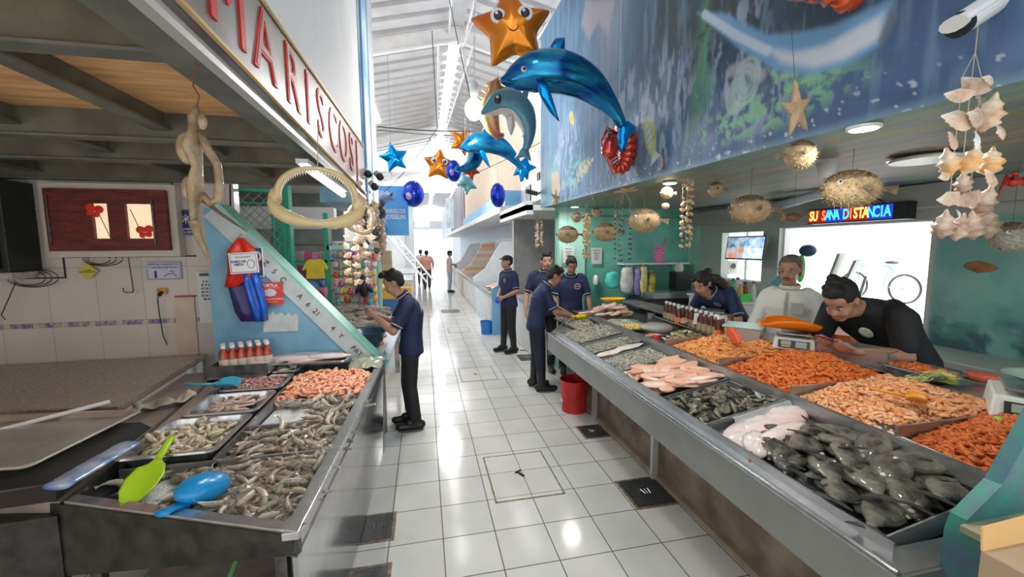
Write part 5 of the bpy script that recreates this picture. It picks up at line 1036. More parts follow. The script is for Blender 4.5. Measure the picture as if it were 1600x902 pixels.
# grey small shrimp piles (stuff, far too many to count)
GSM = [mat('small grey shrimp', (.30, .30, .24), .35, col2=(.50, .47, .38), scale=60), mat('small pale shrimp', (.45, .43, .36), .35, col2=(.60, .56, .46), scale=60)]
SMALL = [curl_mesh(.026, 2.6, i, 5, 5) for i in range(3)]
def heap(name, lab, cat, x0, x1, y0, y1, n, zfn, mats_, h=.03, sc=1., meshes=SMALL, basemat=None):
    hz = lambda x, y: zfn(x)+.012+h*(max(0, 1-abs((2*x-x0-x1)/(x1-x0))**3)*max(0, 1-abs((2*y-y0-y1)/(y1-y0))**3))*(.75+.5*noi(x*6, y*6))
    pts = []
    for _ in range(n): x, y = rr(x0, x1), rr(y0, y1); pts.append((x, y, hz(x, y)+rr(-.003, .008), rr(-.9, .9), rr(-.9, .9), rr(0, 6.3), sc*rr(.8, 1.2)))
    o = stuffpile(name, meshes, pts, mats_, lab, cat)
    g = Geo(); g.grid(30, 30, lambda u, v: (x0+(x1-x0)*u, y0+(y1-y0)*v, hz(x0+(x1-x0)*u, y0+(y1-y0)*v)-.002)); new('heap_core', g, basemat or mats_[0], o, smooth=True); return o
heap('small_shrimp', 'heap of tiny grey shrimp in the tray beyond the pink fillets', 'shrimp', 1.47, 1.95, 2.90, 3.25, 1500, zf, GSM, .035)
heap('small_shrimp', 'grey shrimp in the tray beyond the white fish slab', 'shrimp', 1.47, 1.95, 3.44, 3.73, 900, zf, GSM, .03)
heap('small_shrimp', 'grey and silver shrimp heap in front of the bending man', 'shrimp', 1.40, 2.02, 3.82, 4.34, 1200, zf, GSM, .05, 1.3)
heap('small_shrimp', 'grey shrimp heap at the far corner of the right counter', 'shrimp', 1.72, 2.18, 4.42, 5.25, 900, lambda x: .845, GSM, .05, 1.4)
SLAB = mat('white pink fish slab', (.80, .66, .58), .25, col2=(.85, .80, .74), scale=6, coat=.5)
for i, (x, y, rz) in enumerate(((1.62, 3.32, .12), (1.80, 3.34, .05))): put(FM[i].copy(), 'fish_slab', (x, y, zf(x)+.05), (0, -.15, rz), 'flat pale fish slab between the grey shrimp trays, %s piece' % ('aisle side', 'rear')[i], 'fish slab', 'fish slabs', (1.5, 1.1, 1)).data.materials[0] = SLAB
# rear tier: dried shrimp bins
zr = lambda x: .955+.085*(x-2.0)/.6
DRY = {'orange': [mat('dried shrimp orange', (.78, .22, .035), .5, col2=(.88, .42, .12), scale=60), mat('dried shrimp amber', (.82, .34, .08), .5, col2=(.88, .50, .22), scale=60)],
       'red': [mat('dried shrimp red', (.60, .10, .015), .5, col2=(.78, .22, .04), scale=60), mat('dried shrimp rust', (.72, .17, .02), .5, col2=(.80, .26, .05), scale=60)],
       'pink': [mat('dried shrimp pink', (.80, .36, .14), .5, col2=(.88, .56, .34), scale=60), mat('dried shrimp salmon', (.76, .28, .08), .5, col2=(.85, .42, .20), scale=60)],
       'deep': [mat('dried shrimp deep red', (.46, .07, .012), .5, col2=(.66, .15, .02), scale=60), mat('dried shrimp brick', (.60, .13, .02), .5, col2=(.70, .2, .04), scale=60)]}
DC = [curl_mesh(.036, 2.4, i, 6, 5) for i in range(4)]
for nm, lab, y0, y1, key, n, h in (('dried_shrimp', 'bright orange dried shrimp in the bin beside the plastic tub', 2.44, 3.04, 'orange', 2300, .07), ('dried_shrimp', 'red orange dried shrimp in front of the white scale', 1.86, 2.40, 'red', 2600, .10), ('dried_shrimp', 'large pinkish orange dried shrimp in the middle near bin', 1.34, 1.82, 'pink', 2600, .08), ('dried_shrimp', 'deep red dried shrimp in the bin nearest the painted divider', .96, 1.30, 'deep', 2200, .05)):
    heap(nm, lab, 'dried shrimp', 2.02, 2.62, y0, y1, n, zr, DRY[key], h, 1.05, DC)
g = Geo()
for y in (.94, 1.32, 1.84, 2.42, 3.06): g.box((1.98, y-.006, .94), (2.62, y+.006, 1.045))
g.box((1.975, .93, .94), (1.99, 3.06, 1.0)); g.box((2.62, .93, .94), (2.632, 3.06, 1.085))
new('dried_shrimp_bin', g, STEEL, label='four walled steel bins holding the dried shrimp', cat='bin')
# orange scoops in the bins
ORP = mat('orange plastic', (.90, .22, .03), .35); ORD = mat('amber plastic', (.85, .33, .03), .35)
scoop('orange_scoop', 'red orange scoop standing in the far dried shrimp bin', mat('coral plastic', (.85, .14, .05), .35), (2.271, 2.598, 1.08), 1.9, .16, .11, .02, -.9)
scoop('orange_scoop', 'amber orange scoop lying between pinkish and deep red dried shrimp', ORD, (2.197, 1.437, 1.1), -1.0, .20, .11, .13)
# items on the ledge: scales
SCW = mat('off white scale body', (.72, .72, .68), .4); LCD = mat('grey green lcd', (.30, .36, .30), .3); PANW = mat('steel pan plate', (.55, .57, .58), .25, .8)
def scale(lab, loc, rz, pan_m=PANW, s=1., plate=True):
    t = T('weighing_scale', lab, 'scale', loc, rz, scale=s)
    g = Geo().hexa([(-.15, -.15, 0), (.15, -.15, 0), (.15, .14, 0), (-.15, .14, 0), (-.14, -.11, .095), (.14, -.11, .095), (.14, .13, .105), (-.14, .13, .105)]); new('body', g, SCW, t, bevel=.008)
    M = TM(0, -.137, .047) @ RM(-.4, 0, 0)
    new('display', Geo().cbox((0, 0, 0), (.22, .006, .066), 0, M), BLACK, t); new('screen', Geo().cbox((-.055, -.004, .008), (.07, .004, .035), 0, M).cbox((.05, -.004, 0), (.075, .004, .05), 0, M), LCD, t)
    new('key', Geo().cbox((-.055, -.004, -.02), (.06, .004, .010), 0, M), mat('amber key', (.7, .5, .1), .5), t)
    if plate: new('plate', Geo().lathe((0, 0, .118), [(.02, -.02), (.155, 0), (.16, .012), (0, .01)], 4, 0, True, RM(0, 0, PI/4)), pan_m, t, bevel=.004)
    for x in (-.12, .12):
        for y in (-.12, .11): new('foot', Geo().cyl((x, y, -.012), .014, .014, 10), BLACK, t)
    return t
FZ = 1.065+.012
scale('white scale with an orange bowl in front of the old man', (2.66, 2.47, FZ), -.86, plate=True, s=.86)
t = T('orange_bowl', 'bright orange scoop shaped bowl on the white scale', 'bowl', (2.66, 2.50, 1.19), rot=(0, .06, -.35)); g = Geo(); rg = []
for i in range(12):
    u = i/11; w_ = .135*math.sin(PI*min(.93, .10+u*.72))**.7*(1 if u > .1 else .7); rg.append([(-.22+.40*u, w_*math.cos(a), w_*.62*(1-math.sin(a))+.02*(1-u)) for a in np.linspace(0, PI, 16)])
g.loft(rg, False, close=False); g.add(rg[-1], [tuple(range(16))]); new('bowl', g, mat('vivid orange plastic', (1.0, .25, .01), .3), t, smooth=True, solid=.004)
scale('grey green scale at the right edge beside the yellow fringe', (2.66, 1.23, FZ-.02), -1.0, s=1.05)
t = T('scale_pan', 'clear green tinted pan on the scale at the right edge', 'pan', (2.70, 1.22, 1.205)); new('pan', Geo().lathe((0, 0, 0), [(.08, 0), (.14, .03), (.15, .035)], 24), mat('pale green plastic', (.35, .50, .42), .25, alpha=.85), t, smooth=True, solid=.003)
sc = scale('silver scale in front of the woman bending down', (2.70, 3.42, FZ), 2.4, s=1.0)
scale('small scale with yellow pan at the far corner of the counter', (2.45, 5.05, .96), -.2, s=.8); 
g = Geo().lathe((0, 0, 0), [(0, 0), (.10, .01), (.17, .05), (.175, .055)], 20); new('yellow_pan', g, mat('amber yellow plastic', (.9, .5, .02), .35), loc=(2.45, 5.03, 1.075), smooth=True, solid=.004, label='amber yellow pan on the far corner scale', cat='pan').scale = (1.0, .7, 1)
# steel box left of black shirt man, tray of red shrimp
t = T('steel_box', 'open stainless box on the ledge in front of the man in black', 'box', (2.73, 2.08, 1.066), -.0); t.rotation_euler = (0, 0, -1.25)
g = Geo()
for a, b in (((-.19, -.10, 0), (.19, -.095, .11)), ((-.19, .095, 0), (.19, .10, .11)), ((-.19, -.10, 0), (-.185, .10, .11)), ((.185, -.10, 0), (.19, .10, .11)), ((-.19, -.10, 0), (.19, .10, .005))): g.box(a, b)
new('box_body', g, PANW, t)
pan('shrimp_pan', 'steel pan of red shrimp on the ledge before the man in black', 2.66, 2.90, 1.60, 1.92, 1.068, .05, DSTEEL)
heap('red_shrimp', 'small heap of red shrimp in the ledge pan', 'dried shrimp', 2.70, 2.86, 1.64, 1.88, 300, lambda x: 1.085, DRY['red'], .015, 1., DC)
# plastic tub
t = T('plastic_tub', 'clear plastic tub with mint lid beside the white scale', 'tub', (2.50, 2.78, 1.04), -.9); new('tub', Geo().hexa([(-.11, -.09, 0), (.11, -.09, 0), (.11, .09, 0), (-.11, .09, 0), (-.13, -.11, .14), (.13, -.11, .14), (.13, .11, .14), (-.13, .11, .14)]), mat('cloudy plastic', (.62, .60, .56), .25, alpha=.75), t, bevel=.012); new('lid', Geo().cbox((0, 0, .148), (.28, .24, .016)), mat('mint lid', (.50, .72, .66), .3), t, bevel=.006)
# yellow fringe, clip, white lidded bits, red thing
t = T('yellow_fringe', 'bunch of pale yellow plastic strips lying beside the scale', 'plastic strips', (2.739, 1.58, 1.07)); g = Geo()
for k in range(90):
    a = rr(-.6, .9)+PI*.55; L = rr(.10, .19); h = rr(.01, .06); g.tube([(.02*rr(-1, 1), .02*rr(-1, 1), h), (L*.6*math.cos(a), L*.6*math.sin(a), h+.01), (L*math.cos(a+rr(-.2, .2)), L*math.sin(a), rr(0, .02))], .0035, 4, 0, .4)
new('strips', g, mat('pale yellow strips', (.72, .74, .15), .45, col2=(.82, .82, .45), scale=9), t)
t = T('green_clip', 'bright green plastic clip beside the painted divider', 'clip', (2.393, 1.218, 1.06)); new('body', Geo().tube([(-.035, 0, 0), (0, .005, .012), (.035, 0, .006)], [.012, .018, .012], 8), mat('neon green', (.15, .80, .05), .4), t, smooth=True)
new('clear_tongs', Geo().tube([(0, 0, 0), (.06, -.06, .02), (.10, -.10, 0)], .006, 6), WPLAST, loc=(2.236, 1.16, 1.03), label='white wire handle of a sieve in the deep red shrimp', cat='sieve')
t = T('red_fish_toy', 'red carved fish shaped dish behind the right scale', 'dish', (2.971, 1.596, 1.1)); new('body', Geo().ell((0, 0, 0), (.10, .03, .03), 14, 8, 0, RM(0, .1, -.6)), mat('brick red', (.55, .10, .05), .4), t, smooth=True)
# small stuff mid rear
pan('small_tray', 'small dark tray of pink and white clams in the middle of the counter', 2.02, 2.34, 3.10, 3.38, .96, .035, DSTEEL)
pts = [(rr(2.06, 2.30), rr(3.14, 3.34), .985+rr(0, .02), rr(-.9, .9), rr(-.9, .9), rr(0, 6.3), .55) for _ in range(70)]
CLM = [mat('clam white', (.70, .66, .60), .4), mat('clam rose', (.55, .28, .24), .4)]
for m_ in range(2): 
    me = shell_mesh(.016, m_*5, CLM[m_], 1.3)
    for k in range(22): put(me, 'small_clam', (rr(2.07, 2.29), rr(3.15, 3.33), .985+rr(0, .012)), (rr(-.7, .7), rr(-.7, .7), rr(0, 6)), 'small %s clam in the dark tray at the counter middle' % ('white', 'rose')[m_], 'clam', 'clams in the small dark tray')
GMM = [mat('yellow green mussel', (.42, .42, .14), .4, col2=(.70, .62, .38), scale=30), mat('dark green mussel', (.10, .12, .05), .4, col2=(.35, .33, .15), scale=30)]
for m_ in range(2):
    me = shell_mesh(.022, m_*7+1, GMM[m_], 1.4)
    for k in range(40): 
        a, r_ = rr(0, 6.3), rr(0, 1)**.5; put(me, 'green_mussel', (2.36+.13*r_*math.cos(a), 3.30+.17*r_*math.sin(a), .985+.055*(1-r_)+rr(0, .01)), (rr(-.7, .7), rr(-.7, .7), rr(0, 6)), '%s mussel in the heap between the bottles and the plastic tub' % ('yellow green', 'dark green')[m_], 'mussel', 'green mussels in a heap')
new('plastic_bag', Geo().ell((0, 0, 0), (.17, .15, .05), 18, 10), mat('clear bag with clams', (.60, .58, .56), .2, alpha=.6, coat=.6), loc=(2.30, 3.72, 1.0), smooth=True, label='clear bag of pale clams beyond the mussel heap', cat='plastic bag')
t = T('red_jar', 'small red jar standing among the middle trays', 'jar', (1.99, 3.22, .96)); new('body', Geo().cyl((0, 0, 0), .022, .075, 12), mat('jar red', (.75, .04, .03), .35), t)
new('pink_meat', Geo().ell((0, 0, 0), (.09, .05, .02), 14, 8), PINKF, loc=(2.10, 3.44, .985), smooth=True, label='strip of pink meat beside the small red jar', cat='fish meat')
pan('yellow_food_tray', 'dark tray of bright yellow roe in the middle of the right counter', 1.98, 2.26, 3.72, 3.98, .955, .03, DSTEEL)
YR = [mat('yellow roe', (.90, .58, .06), .4, col2=(.88, .72, .30), scale=40)]
pts = [(rr(2.02, 2.22), rr(3.75, 3.95), .98+rr(0, .015), rr(-.9, .9), rr(-.9, .9), rr(0, 6.3), .9) for _ in range(90)]; stuffpile('yellow_roe', CM, pts, YR, 'bright yellow and white roe pieces in the dark tray', 'roe')
bed('ice_bag', 1.98, 2.42, 4.0, 4.42, .945, .07, mat('cloudy ice bag', (.42, .45, .36), .15, col2=(.55, .56, .48), scale=6, coat=.7), 'large cloudy plastic bag of ice between roe and pink fillets', 'ice bag')
for k in range(34):
    x, y = rr(2.02, 2.46), rr(4.48, 4.95); put(random.choice(FM), 'pink_fillet', (x, y, .965+.12*max(0, 1-((x-2.24)/.26)**2-((y-4.7)/.3)**2)), (rr(-.3, .3), rr(-.3, .2), rr(-.6, .6)), 'salmon pink fillet in the far mound by the bending man', 'fillet', 'pink fillets in the far mound', rr(1.0, 1.15))
# row of dark sauce bottles
b1 = bottle('sauce_bottle', 'dark red salsa bottle in the long row on the counter ledge', 'salsa bottles in the long row', (2.60, 4.02, 1.0), .22, .033, SAUCE2, WPLAST, mat('beige label', (.42, .34, .22), .6))
for k in range(1, 13): dup(b1, (2.60-.006*k, 4.02-.080*k, 1.0), (0, 0, rr(0, 6)))
for j, k in enumerate((4, 12)): bottle('sauce_bottle', 'salsa bottle with bright orange label, %s of the row' % ('far half', 'near end')[j], 'orange label bottles', (2.545-.006*k, 4.00-.080*k, 1.0), .22, .033, SAUCE2, WPLAST, mat('orange label', (.85, .22, .04), .6))
bottle('sauce_jar', 'taller dark bottle with green label at the near end of the row', None, (2.52, 2.95, 1.0), .25, .042, SAUCE2, mat('brown lid', (.12, .05, .03), .4), mat('green label', (.20, .32, .18), .6))
new('bottle_rail', Geo().tube([(2.50, 4.10, 1.04), (2.45, 2.95, 1.04)], .006, 6), STEEL2, label='thin steel rail in front of the dark bottles', cat='rail')
new('carved_dish', Geo().ell((0, 0, 0), (.20, .05, .03), 16, 8, 0, RM(0, 0, 1.2)), mat('brown dried fish', (.30, .17, .08), .6, var=.3, scale=20), loc=(2.80, 3.95, 1.10), smooth=True, label='brown dried fish lying behind the salsa bottles', cat='dried fish')
g = Geo().cyl((0, 0, 0), .05, .07, 16); new('steel_cup', g, PANW, loc=(2.62, 4.35, .96), label='steel cup beside the far pink fillets', cat='cup')
# yellow scoop held by bending man in people section
# red bucket under counter
def bucket(name, lab, loc, r, h, m):
    t = T(name, lab, 'bucket', loc); g = Geo().lathe((0, 0, 0), [(0, .004), (r*.86, .004), (r*.86, 0), (r*.9, h*.5), (r*.93, h*.52), (r, h), (r*1.04, h), (r*.96, h-.01), (r*.84, .01), (0, .01)], 28); new('bucket', g, m, t, smooth=False); return t
bucket('red_bucket', 'red plastic bucket on the floor under the right counter', (1.60, 4.20, 0), .155, .36, RED)
new('bucket_label', Geo().cbox((0, 0, 0), (.004, .05, .04)), WPLAST, loc=(1.44, 4.16, .14), label='small white label stuck on the red bucket', cat='label')
bucket('blue_bucket', 'small blue bucket standing by the blue and white far counter', (1.25, 8.45, 0), .13, .27, BLUE)
# ---- painted sloped divider at the near end
t = T('stall_divider', 'teal painted sloped divider at the right edge with worn beige cap', 'divider', (0, 0, 0))
TEAL = mat('teal splatter paint', (.03, .24, .18), .5, col2=(.07, .13, .19), scale=11, detail=8); BEI = mat('worn beige cap', (.34, .31, .20), .6, col2=(.14, .26, .18), scale=9, detail=8)
p0, p1, p2, p3 = (1.513, 0.86, 0.809), (1.53, 0.86, 1.025), (1.636, 0.86, 1.117), (1.833, 0.86, 1.399)
g = Geo(); Y0, Y1 = .70, .86
P = [(p0[0], 0), (p0[0], p1[2]-.05), (p1[0], p1[2]), (p2[0]+.02, p2[2]), (p3[0], p3[2]), (1.69, 1.9), (2.3, 2.2), (2.3, 0)]
new('panel', Geo().prism(P, 0, .04, 0, TM(0, Y1, 0) @ RM(PI/2, 0, 0)), TEAL, t)
new('lower_block', Geo().box((p1[0]-.02, .73, 0), (2.3, .82, p1[2]-.03)), TEAL, t)
new('block_top', Geo().box((p1[0]-.025, .725, p1[2]-.03), (2.3, .82, p1[2]-.01)), BEI, t)
if False: new('cap', Geo().hexa([(p1[0]-.01, Y0, p1[2]-.04), (p1[0]+.36, Y0, p1[2]-.09), (p1[0]+.36, Y1-.12, p1[2]-.02), (p1[0]-.01, Y1-.02, p1[2]-.02), (p1[0]-.01, Y0, p1[2]-.02), (p1[0]+.36, Y0, p1[2]-.07), (p1[0]+.36, Y1-.12, p1[2]), (p1[0]-.01, Y1+.0, p1[2])]), BEI, t)
CARD = mat('brown cardboard', (.55, .30, .12), .75, var=.08, scale=4)
t = T('cardboard_box', 'open brown cardboard box at the bottom right corner', 'box', (0, 0, 0))
c1, c2 = (1.247, 0.62, 1.064), (1.229, 0.62, 1.177)
bx = (1.365, 0.7, 1.053); new('body', Geo().box((bx[0], .35, .5), (bx[0]+.5, .70, bx[2])), CARD, t, bevel=.003)
new('flap', Geo().hexa([(bx[0], .695, bx[2]), (bx[0]+.20, .695, bx[2]), (bx[0]+.22, .715, bx[2]+.055), (bx[0]+.03, .715, bx[2]+.045), (bx[0], .70, bx[2]), (bx[0]+.20, .70, bx[2]), (bx[0]+.22, .72, bx[2]+.055), (bx[0]+.03, .72, bx[2]+.045)]), mat('light cardboard', (.70, .42, .16), .7), t)
# ---- right wall furniture
t = T('freezer_chest', 'long grey white chest freezer along the back wall', 'freezer', (3.70, .8, 0)); new('body', Geo().box((0, 0, .05), (.46, 2.7, .93)), mat('freezer grey', (.42, .43, .42), .5, var=.04), t, bevel=.01); new('lid', Geo().box((-.02, -.02, .93), (.46, 2.72, .99)), mat('freezer lid', (.40, .42, .40), .4), t, bevel=.01)
new('latch', Geo().cbox((-.03, 1.2, .93), (.02, .05, .05)), DSTEEL, t)
LED = T('led_sign', 'red and blue scrolling LED text sign over the opening', 'led sign', (0, 0, 0))
la, lb = (3.95, 3.604, 2.125), (3.95, 2.696, 2.102)
ly0, ly1 = lb[1], la[1]; lz = (la[2]+lb[2])/2-.0
new('case', Geo().box((3.95, ly0, lz-.075), (4.045, ly1, lz+.075)), mat('black case', (.015, .015, .02), .4), LED)
W_ = ly1-ly0
for a, b, c, nm in ((0, .22, (.35, .01, .01), 'red'), (.22, .42, (.02, .05, .55), 'blue'), (.42, .66, (.35, .01, .01), 'red'), (.66, .88, (.02, .05, .6), 'blue')):
    new('lit_panel', Geo().box((3.944, ly1-b*W_, lz-.062), (3.949, ly1-a*W_, lz+.062)), mat('led glow '+nm, c, .5, emit=.8), LED)
LY, LB, LR = mat('led yellow', (1, .62, .12), .5, emit=2.0), mat('led cyan', (.05, .45, 1), .5, emit=2.2), mat('led red', (1, .18, .06), .5, emit=1.8)
cx = 0
LS = 'SU SANA DISTANCIA'; LCOL = [LY, LY, 0, LR, LB, LB, LB, 0, LB, LR, LY, LY, LY, LB, LB, LB, LB]
for i, ch in enumerate(LS):
    if ch == ' ': continue
    text('letter', ch, .135, LCOL[i], LED, (3.942, ly1-W_*(.045+.0495*i), lz), FXN, .001, bold=.003, sx=.62)
new('cable', Geo().tube([(3.98, ly1-W_*.78, lz+.075), (3.98, ly1-W_*.72, lz+.12), (3.98, ly1-W_*.64, lz+.08)], .005, 5), BLACK, LED)
# television
t = T('security_monitor', 'flat monitor showing four camera views, hung by the window', 'monitor', (0, 0, 0))
q = [(3.9, 4.678, 1.922), (3.9, 4.089, 1.894), (3.9, 4.128, 1.647), (3.9, 4.755, 1.661)]
ty1, ty0, tz1, tz0 = q[0][1], q[1][1], q[0][2]+.0, q[3][2]
M = TM(3.9, (ty0+ty1)/2, (tz0+tz1)/2) @ RM(0, .12, 0.0)
tw, th = ty1-ty0, tz1-tz0; new('case', Geo().cbox((0, 0, 0), (.04, tw+.03, th+.03), 0, M), BLACK, t)
scr = [mat('screen %s' % n, c, .4, emit=1.0, col2=c2, scale=14) for n, c, c2 in (('a', (.05, .12, .25), (.5, .6, .7)), ('b', (.15, .35, .65), (.7, .8, .85)), ('c', (.7, .2, .05), (.35, .5, .6)), ('d', (.45, .65, .85), (.85, .9, .92)))]
for i in range(4): new('screen_tile', Geo().cbox((-.022, (.25 if i % 2 == 0 else -.25)*tw, (.25 if i < 2 else -.25)*th), (.004, tw*.495, th*.495), 0, M), scr[i], t)
new('bracket', Geo().box((3.92, (ty0+ty1)/2-.04, tz1-.1), (4.28, (ty0+ty1)/2+.04, tz1-.04)), BLACK, t)
# white counter with bottles beneath the monitor
t = T('white_cabinet', 'white cabinet below the monitor with bottles on top', 'cabinet', (3.50, 3.95, 0)); new('body', Geo().box((0, 0, 0), (.62, .95, 1.16)), WHITE, t, bevel=.01); new('top', Geo().box((-.02, -.02, 1.16), (.63, .97, 1.18)), WPLAST, t)
cols = [('green oil', (.25, .42, .10)), ('amber oil', (.55, .35, .08)), ('white bottle', (.8, .8, .8)), ('green soda', (.05, .6, .15)), ('brown sauce', (.2, .08, .03)), ('orange box', (.8, .3, .1)), ('clear bottle', (.7, .75, .72))]
for i in range(14):
    nm, c = cols[i % 7]; y = 4.86-.062*i; h = rr(.14, .28); bottle('condiment_bottle', '%s standing on the white cabinet, number %d from the monitor side' % (nm, i+1) if False else '%s container among bottles on the white cabinet' % nm, 'containers on the white cabinet', (3.62+.12*(i % 2), y, 1.18), h, rr(.026, .036), mat('bottle '+nm, c, .3), [WPLAST, RED, GREEN, BLACK][i % 4])
new('red_tub', Geo().lathe((0, 0, 0), [(.05, 0), (.06, .09), (.065, .09)], 14), mat('red lid tub', (.7, .2, .12), .4), loc=(3.60, 4.30, 1.18), label='red rimmed tub on the white cabinet', cat='tub')
new('green_basket', Geo().hexa([(-.06, -.05, 0), (.06, -.05, 0), (.06, .05, 0), (-.06, .05, 0), (-.08, -.07, .08), (.08, -.07, .08), (.08, .07, .08), (-.08, .07, .08)]), mat('lime basket', (.08, .70, .10), .4), loc=(3.60, 4.06, 1.18), label='bright green basket at the near end of the white cabinet', cat='basket')
t = T('water_jug', 'large blue water jug standing behind the old man', 'water jug', (4.02, 3.95, 1.10)); g = Geo().lathe((0, 0, 0), [(.12, 0), (.135, .02), (.13, .07), (.135, .09), (.13, .14), (.135, .16), (.13, .21), (.135, .23), (.13, .28), (.06, .36), (.035, .38), (.035, .42)], 24); new('jug', g, mat('water jug blue', (.18, .48, .62), .15, alpha=.8), t, smooth=True)
new('jug_stand', Geo().box((3.88, 3.8, 0), (4.16, 4.10, 1.10)), WHITE, label='white stand carrying the blue water jug', cat='stand')
t = T('blue_barrel', 'white and pale blue barrel with orange lid behind the two men', 'barrel', (3.55, 2.85, 0)); new('body', Geo().lathe((0, 0, 0), [(.17, 0), (.19, .1), (.19, .95), (.17, 1.0)], 24, 0, True), mat('pale blue plastic', (.42, .68, .85), .35, col2=(.70, .85, .92), scale=3), t, smooth=False); new('lid', Geo().cyl((0, 0, 1.0), .18, .07, 24), ORP, t); new('print', Geo().lathe((0, 0, .7), [(.193, 0), (.193, .04)], 10), mat('barrel print', (.8, .35, .3), .5), t)
# crates leaning in the opening
CRM = mat('grey green crate', (.34, .38, .33), .6, var=.1, scale=5)
for i, (y, tl) in enumerate(((3.78, .25), (3.62, .30), (3.40, .18))):
    t = T('display_board', 'grey board leaning in the bright opening, %s one' % ('leftmost', 'middle', 'rightmost')[i], 'board', (4.38, y, 1.09), rot=(tl, 0, 0)); new('board', Geo().box((-.02-.1*(i == 0), -.012, 0), (.02, .012, .0+.62-.1*i)), CRM, t) if i == 2 else new('board', Geo().box((-.14, -.012, 0), (.14, .012, .66-.06*i)), CRM, t)
    t.rotation_euler = (tl, 0, .5)
t = T('basket_stand', 'wire basket of dark goods under the leaning boards', 'basket', (4.25, 3.72, 1.09)); g = Geo()
for k in range(5): g.tube([(.03*math.cos(a), -.10*k+.04*math.sin(a), .06+.06*math.sin(a*.5)) for a in np.linspace(0, 6.2, 14)], .004, 4)
new('wires', g, WPLAST, t); new('goods', Geo().ell((.02, -.1, .05), (.05, .10, .05)).ell((.02, -.32, .05), (.05, .10, .045)), mat('dark goods', (.06, .04, .05), .6), t, smooth=True)
new('blue_bag', Geo().ell((0, 0, 0), (.06, .10, .07), 12, 8), mat('dark blue bag', (.03, .09, .2), .5), loc=(4.25, 3.857, 1.76), smooth=True, label='small dark blue bag hanging in the bright opening', cat='bag')
new('green_bag', Geo().ell((0, 0, 0), (.04, .05, .16), 12, 8), mat('green bag', (.10, .7, .12), .4), loc=(4.2, 3.884, 1.556), smooth=True, label='bright green bag beside the water jug', cat='bag')
# bicycle outside
t = T('bicycle', 'pale green bicycle standing outside the opening', 'bicycle', (9, 6.078, 0.966)); BIK = mat('bike mint', (.25, .62, .55), .4)
for dy in (0, .95):
    g = Geo().tube([(0, dy+.27*math.cos(a), .27*math.sin(a)) for a in np.linspace(0, 2*PI, 33)], .022, 6); new('wheel', g, BLACK, t)
    g = Geo()
    for k in range(10): g.tube([(0, dy, 0), (0, dy+.26*math.cos(k*PI/5), .26*math.sin(k*PI/5))], .003, 4)
    new('spokes', g, PANW, t)
g = Geo()
for a, b in (((0, 0), (.38, .02)), ((.38, .02), (.28, .42)), ((.28, .42), (0, 0)), ((.28, .42), (.80, .42)), ((.38, .02), (.80, .42)), ((.80, .50), (.95, 0))): g.tube([(0, a[0], a[1]), (0, b[0], b[1])], .018, 6)
new('frame', g, BIK, t); new('saddle', Geo().ell((0, .26, .50), (.05, .13, .03)), BLACK, t, smooth=True); new('handlebar', Geo().tube([(-.2, .78, .55), (0, .80, .52), (.2, .78, .55)], .014, 6), BIK, t)
# ---- green end wall items
YW = 5.62
t = T('wall_shelf', 'white shelf on the green end wall', 'shelf', (3.428, 5.7, 1.545)); new('board', Geo().box((-.55, -.12, 0), (.55, .1, .025)), WPLAST, t)
for x in (-.4, .4): new('bracket', Geo().box((x, -.08, -.1), (x+.02, .1, 0)), WPLAST, t)
t = T('pink_notice', 'pink paper notice with printed lines on the shelf', 'notice', (3.439, 5.55, 1.694)); new('sheet', Geo().cbox((0, 0, 0), (.16, .004, .24)), mat('pink paper', (.72, .12, .38), .6), t)
for k in range(5): text('lettering', ('AVISO', 'LAVAR MANOS', 'USAR GEL', 'CUBREBOCAS', 'GRACIAS')[k], .022, WHITE, t, (0, -.003, .06-.035*k), FY, .0005)
new('stick', Geo().tube([(.07, 0, .12), (.10, 0, .24)], .012, 6), mat('magenta stick', (.75, .05, .30), .4), t)
for i, px in enumerate(((2.048, 5.66, 1.706), (2.529, 5.76, 1.68))):
    notice('price_notice', ('white printed notice on the pale pillar', 'white printed notice on the green wall right of the pillar')[i], 'notice', px, .17, .24, mat('notice grey white', (.58, .62, .60), .6), (('PRECIOS', .08, .026), ('CAMARON', .04, .022), ('PULPO', .01, .022), ('OSTION', -.02, .022), ('JAIBA', -.05, .022)), INKK, False)
new('coffee_maker', Geo().box((-.12, -.1, 0), (.12, .1, .26)), BLACK, loc=(3.7, 5.4, 1.183), label='black coffee maker on the dark worktop by the green wall', cat='coffee maker', bevel=.01)
new('glass_jar', Geo().lathe((0, 0, 0), [(.05, 0), (.07, .05), (.05, .12), (.03, .14)], 16), GLASS, loc=(3.679, 5.4, 1.44), smooth=True, label='clear glass jar above the black coffee maker', cat='jar')
t = T('back_worktop', 'dark worktop with steel front along the green wall', 'worktop', (3.0, 5.15, 0)); new('body', Geo().box((0, 0, 0), (1.05, .45, 1.05)), DSTEEL, t); new('top', Geo().box((-.02, -.04, 1.05), (1.07, .46, 1.09)), BLACK, t); new('steel_box', Geo().box((.1, -.03, 1.09), (.9, .3, 1.17)), PANW, t)
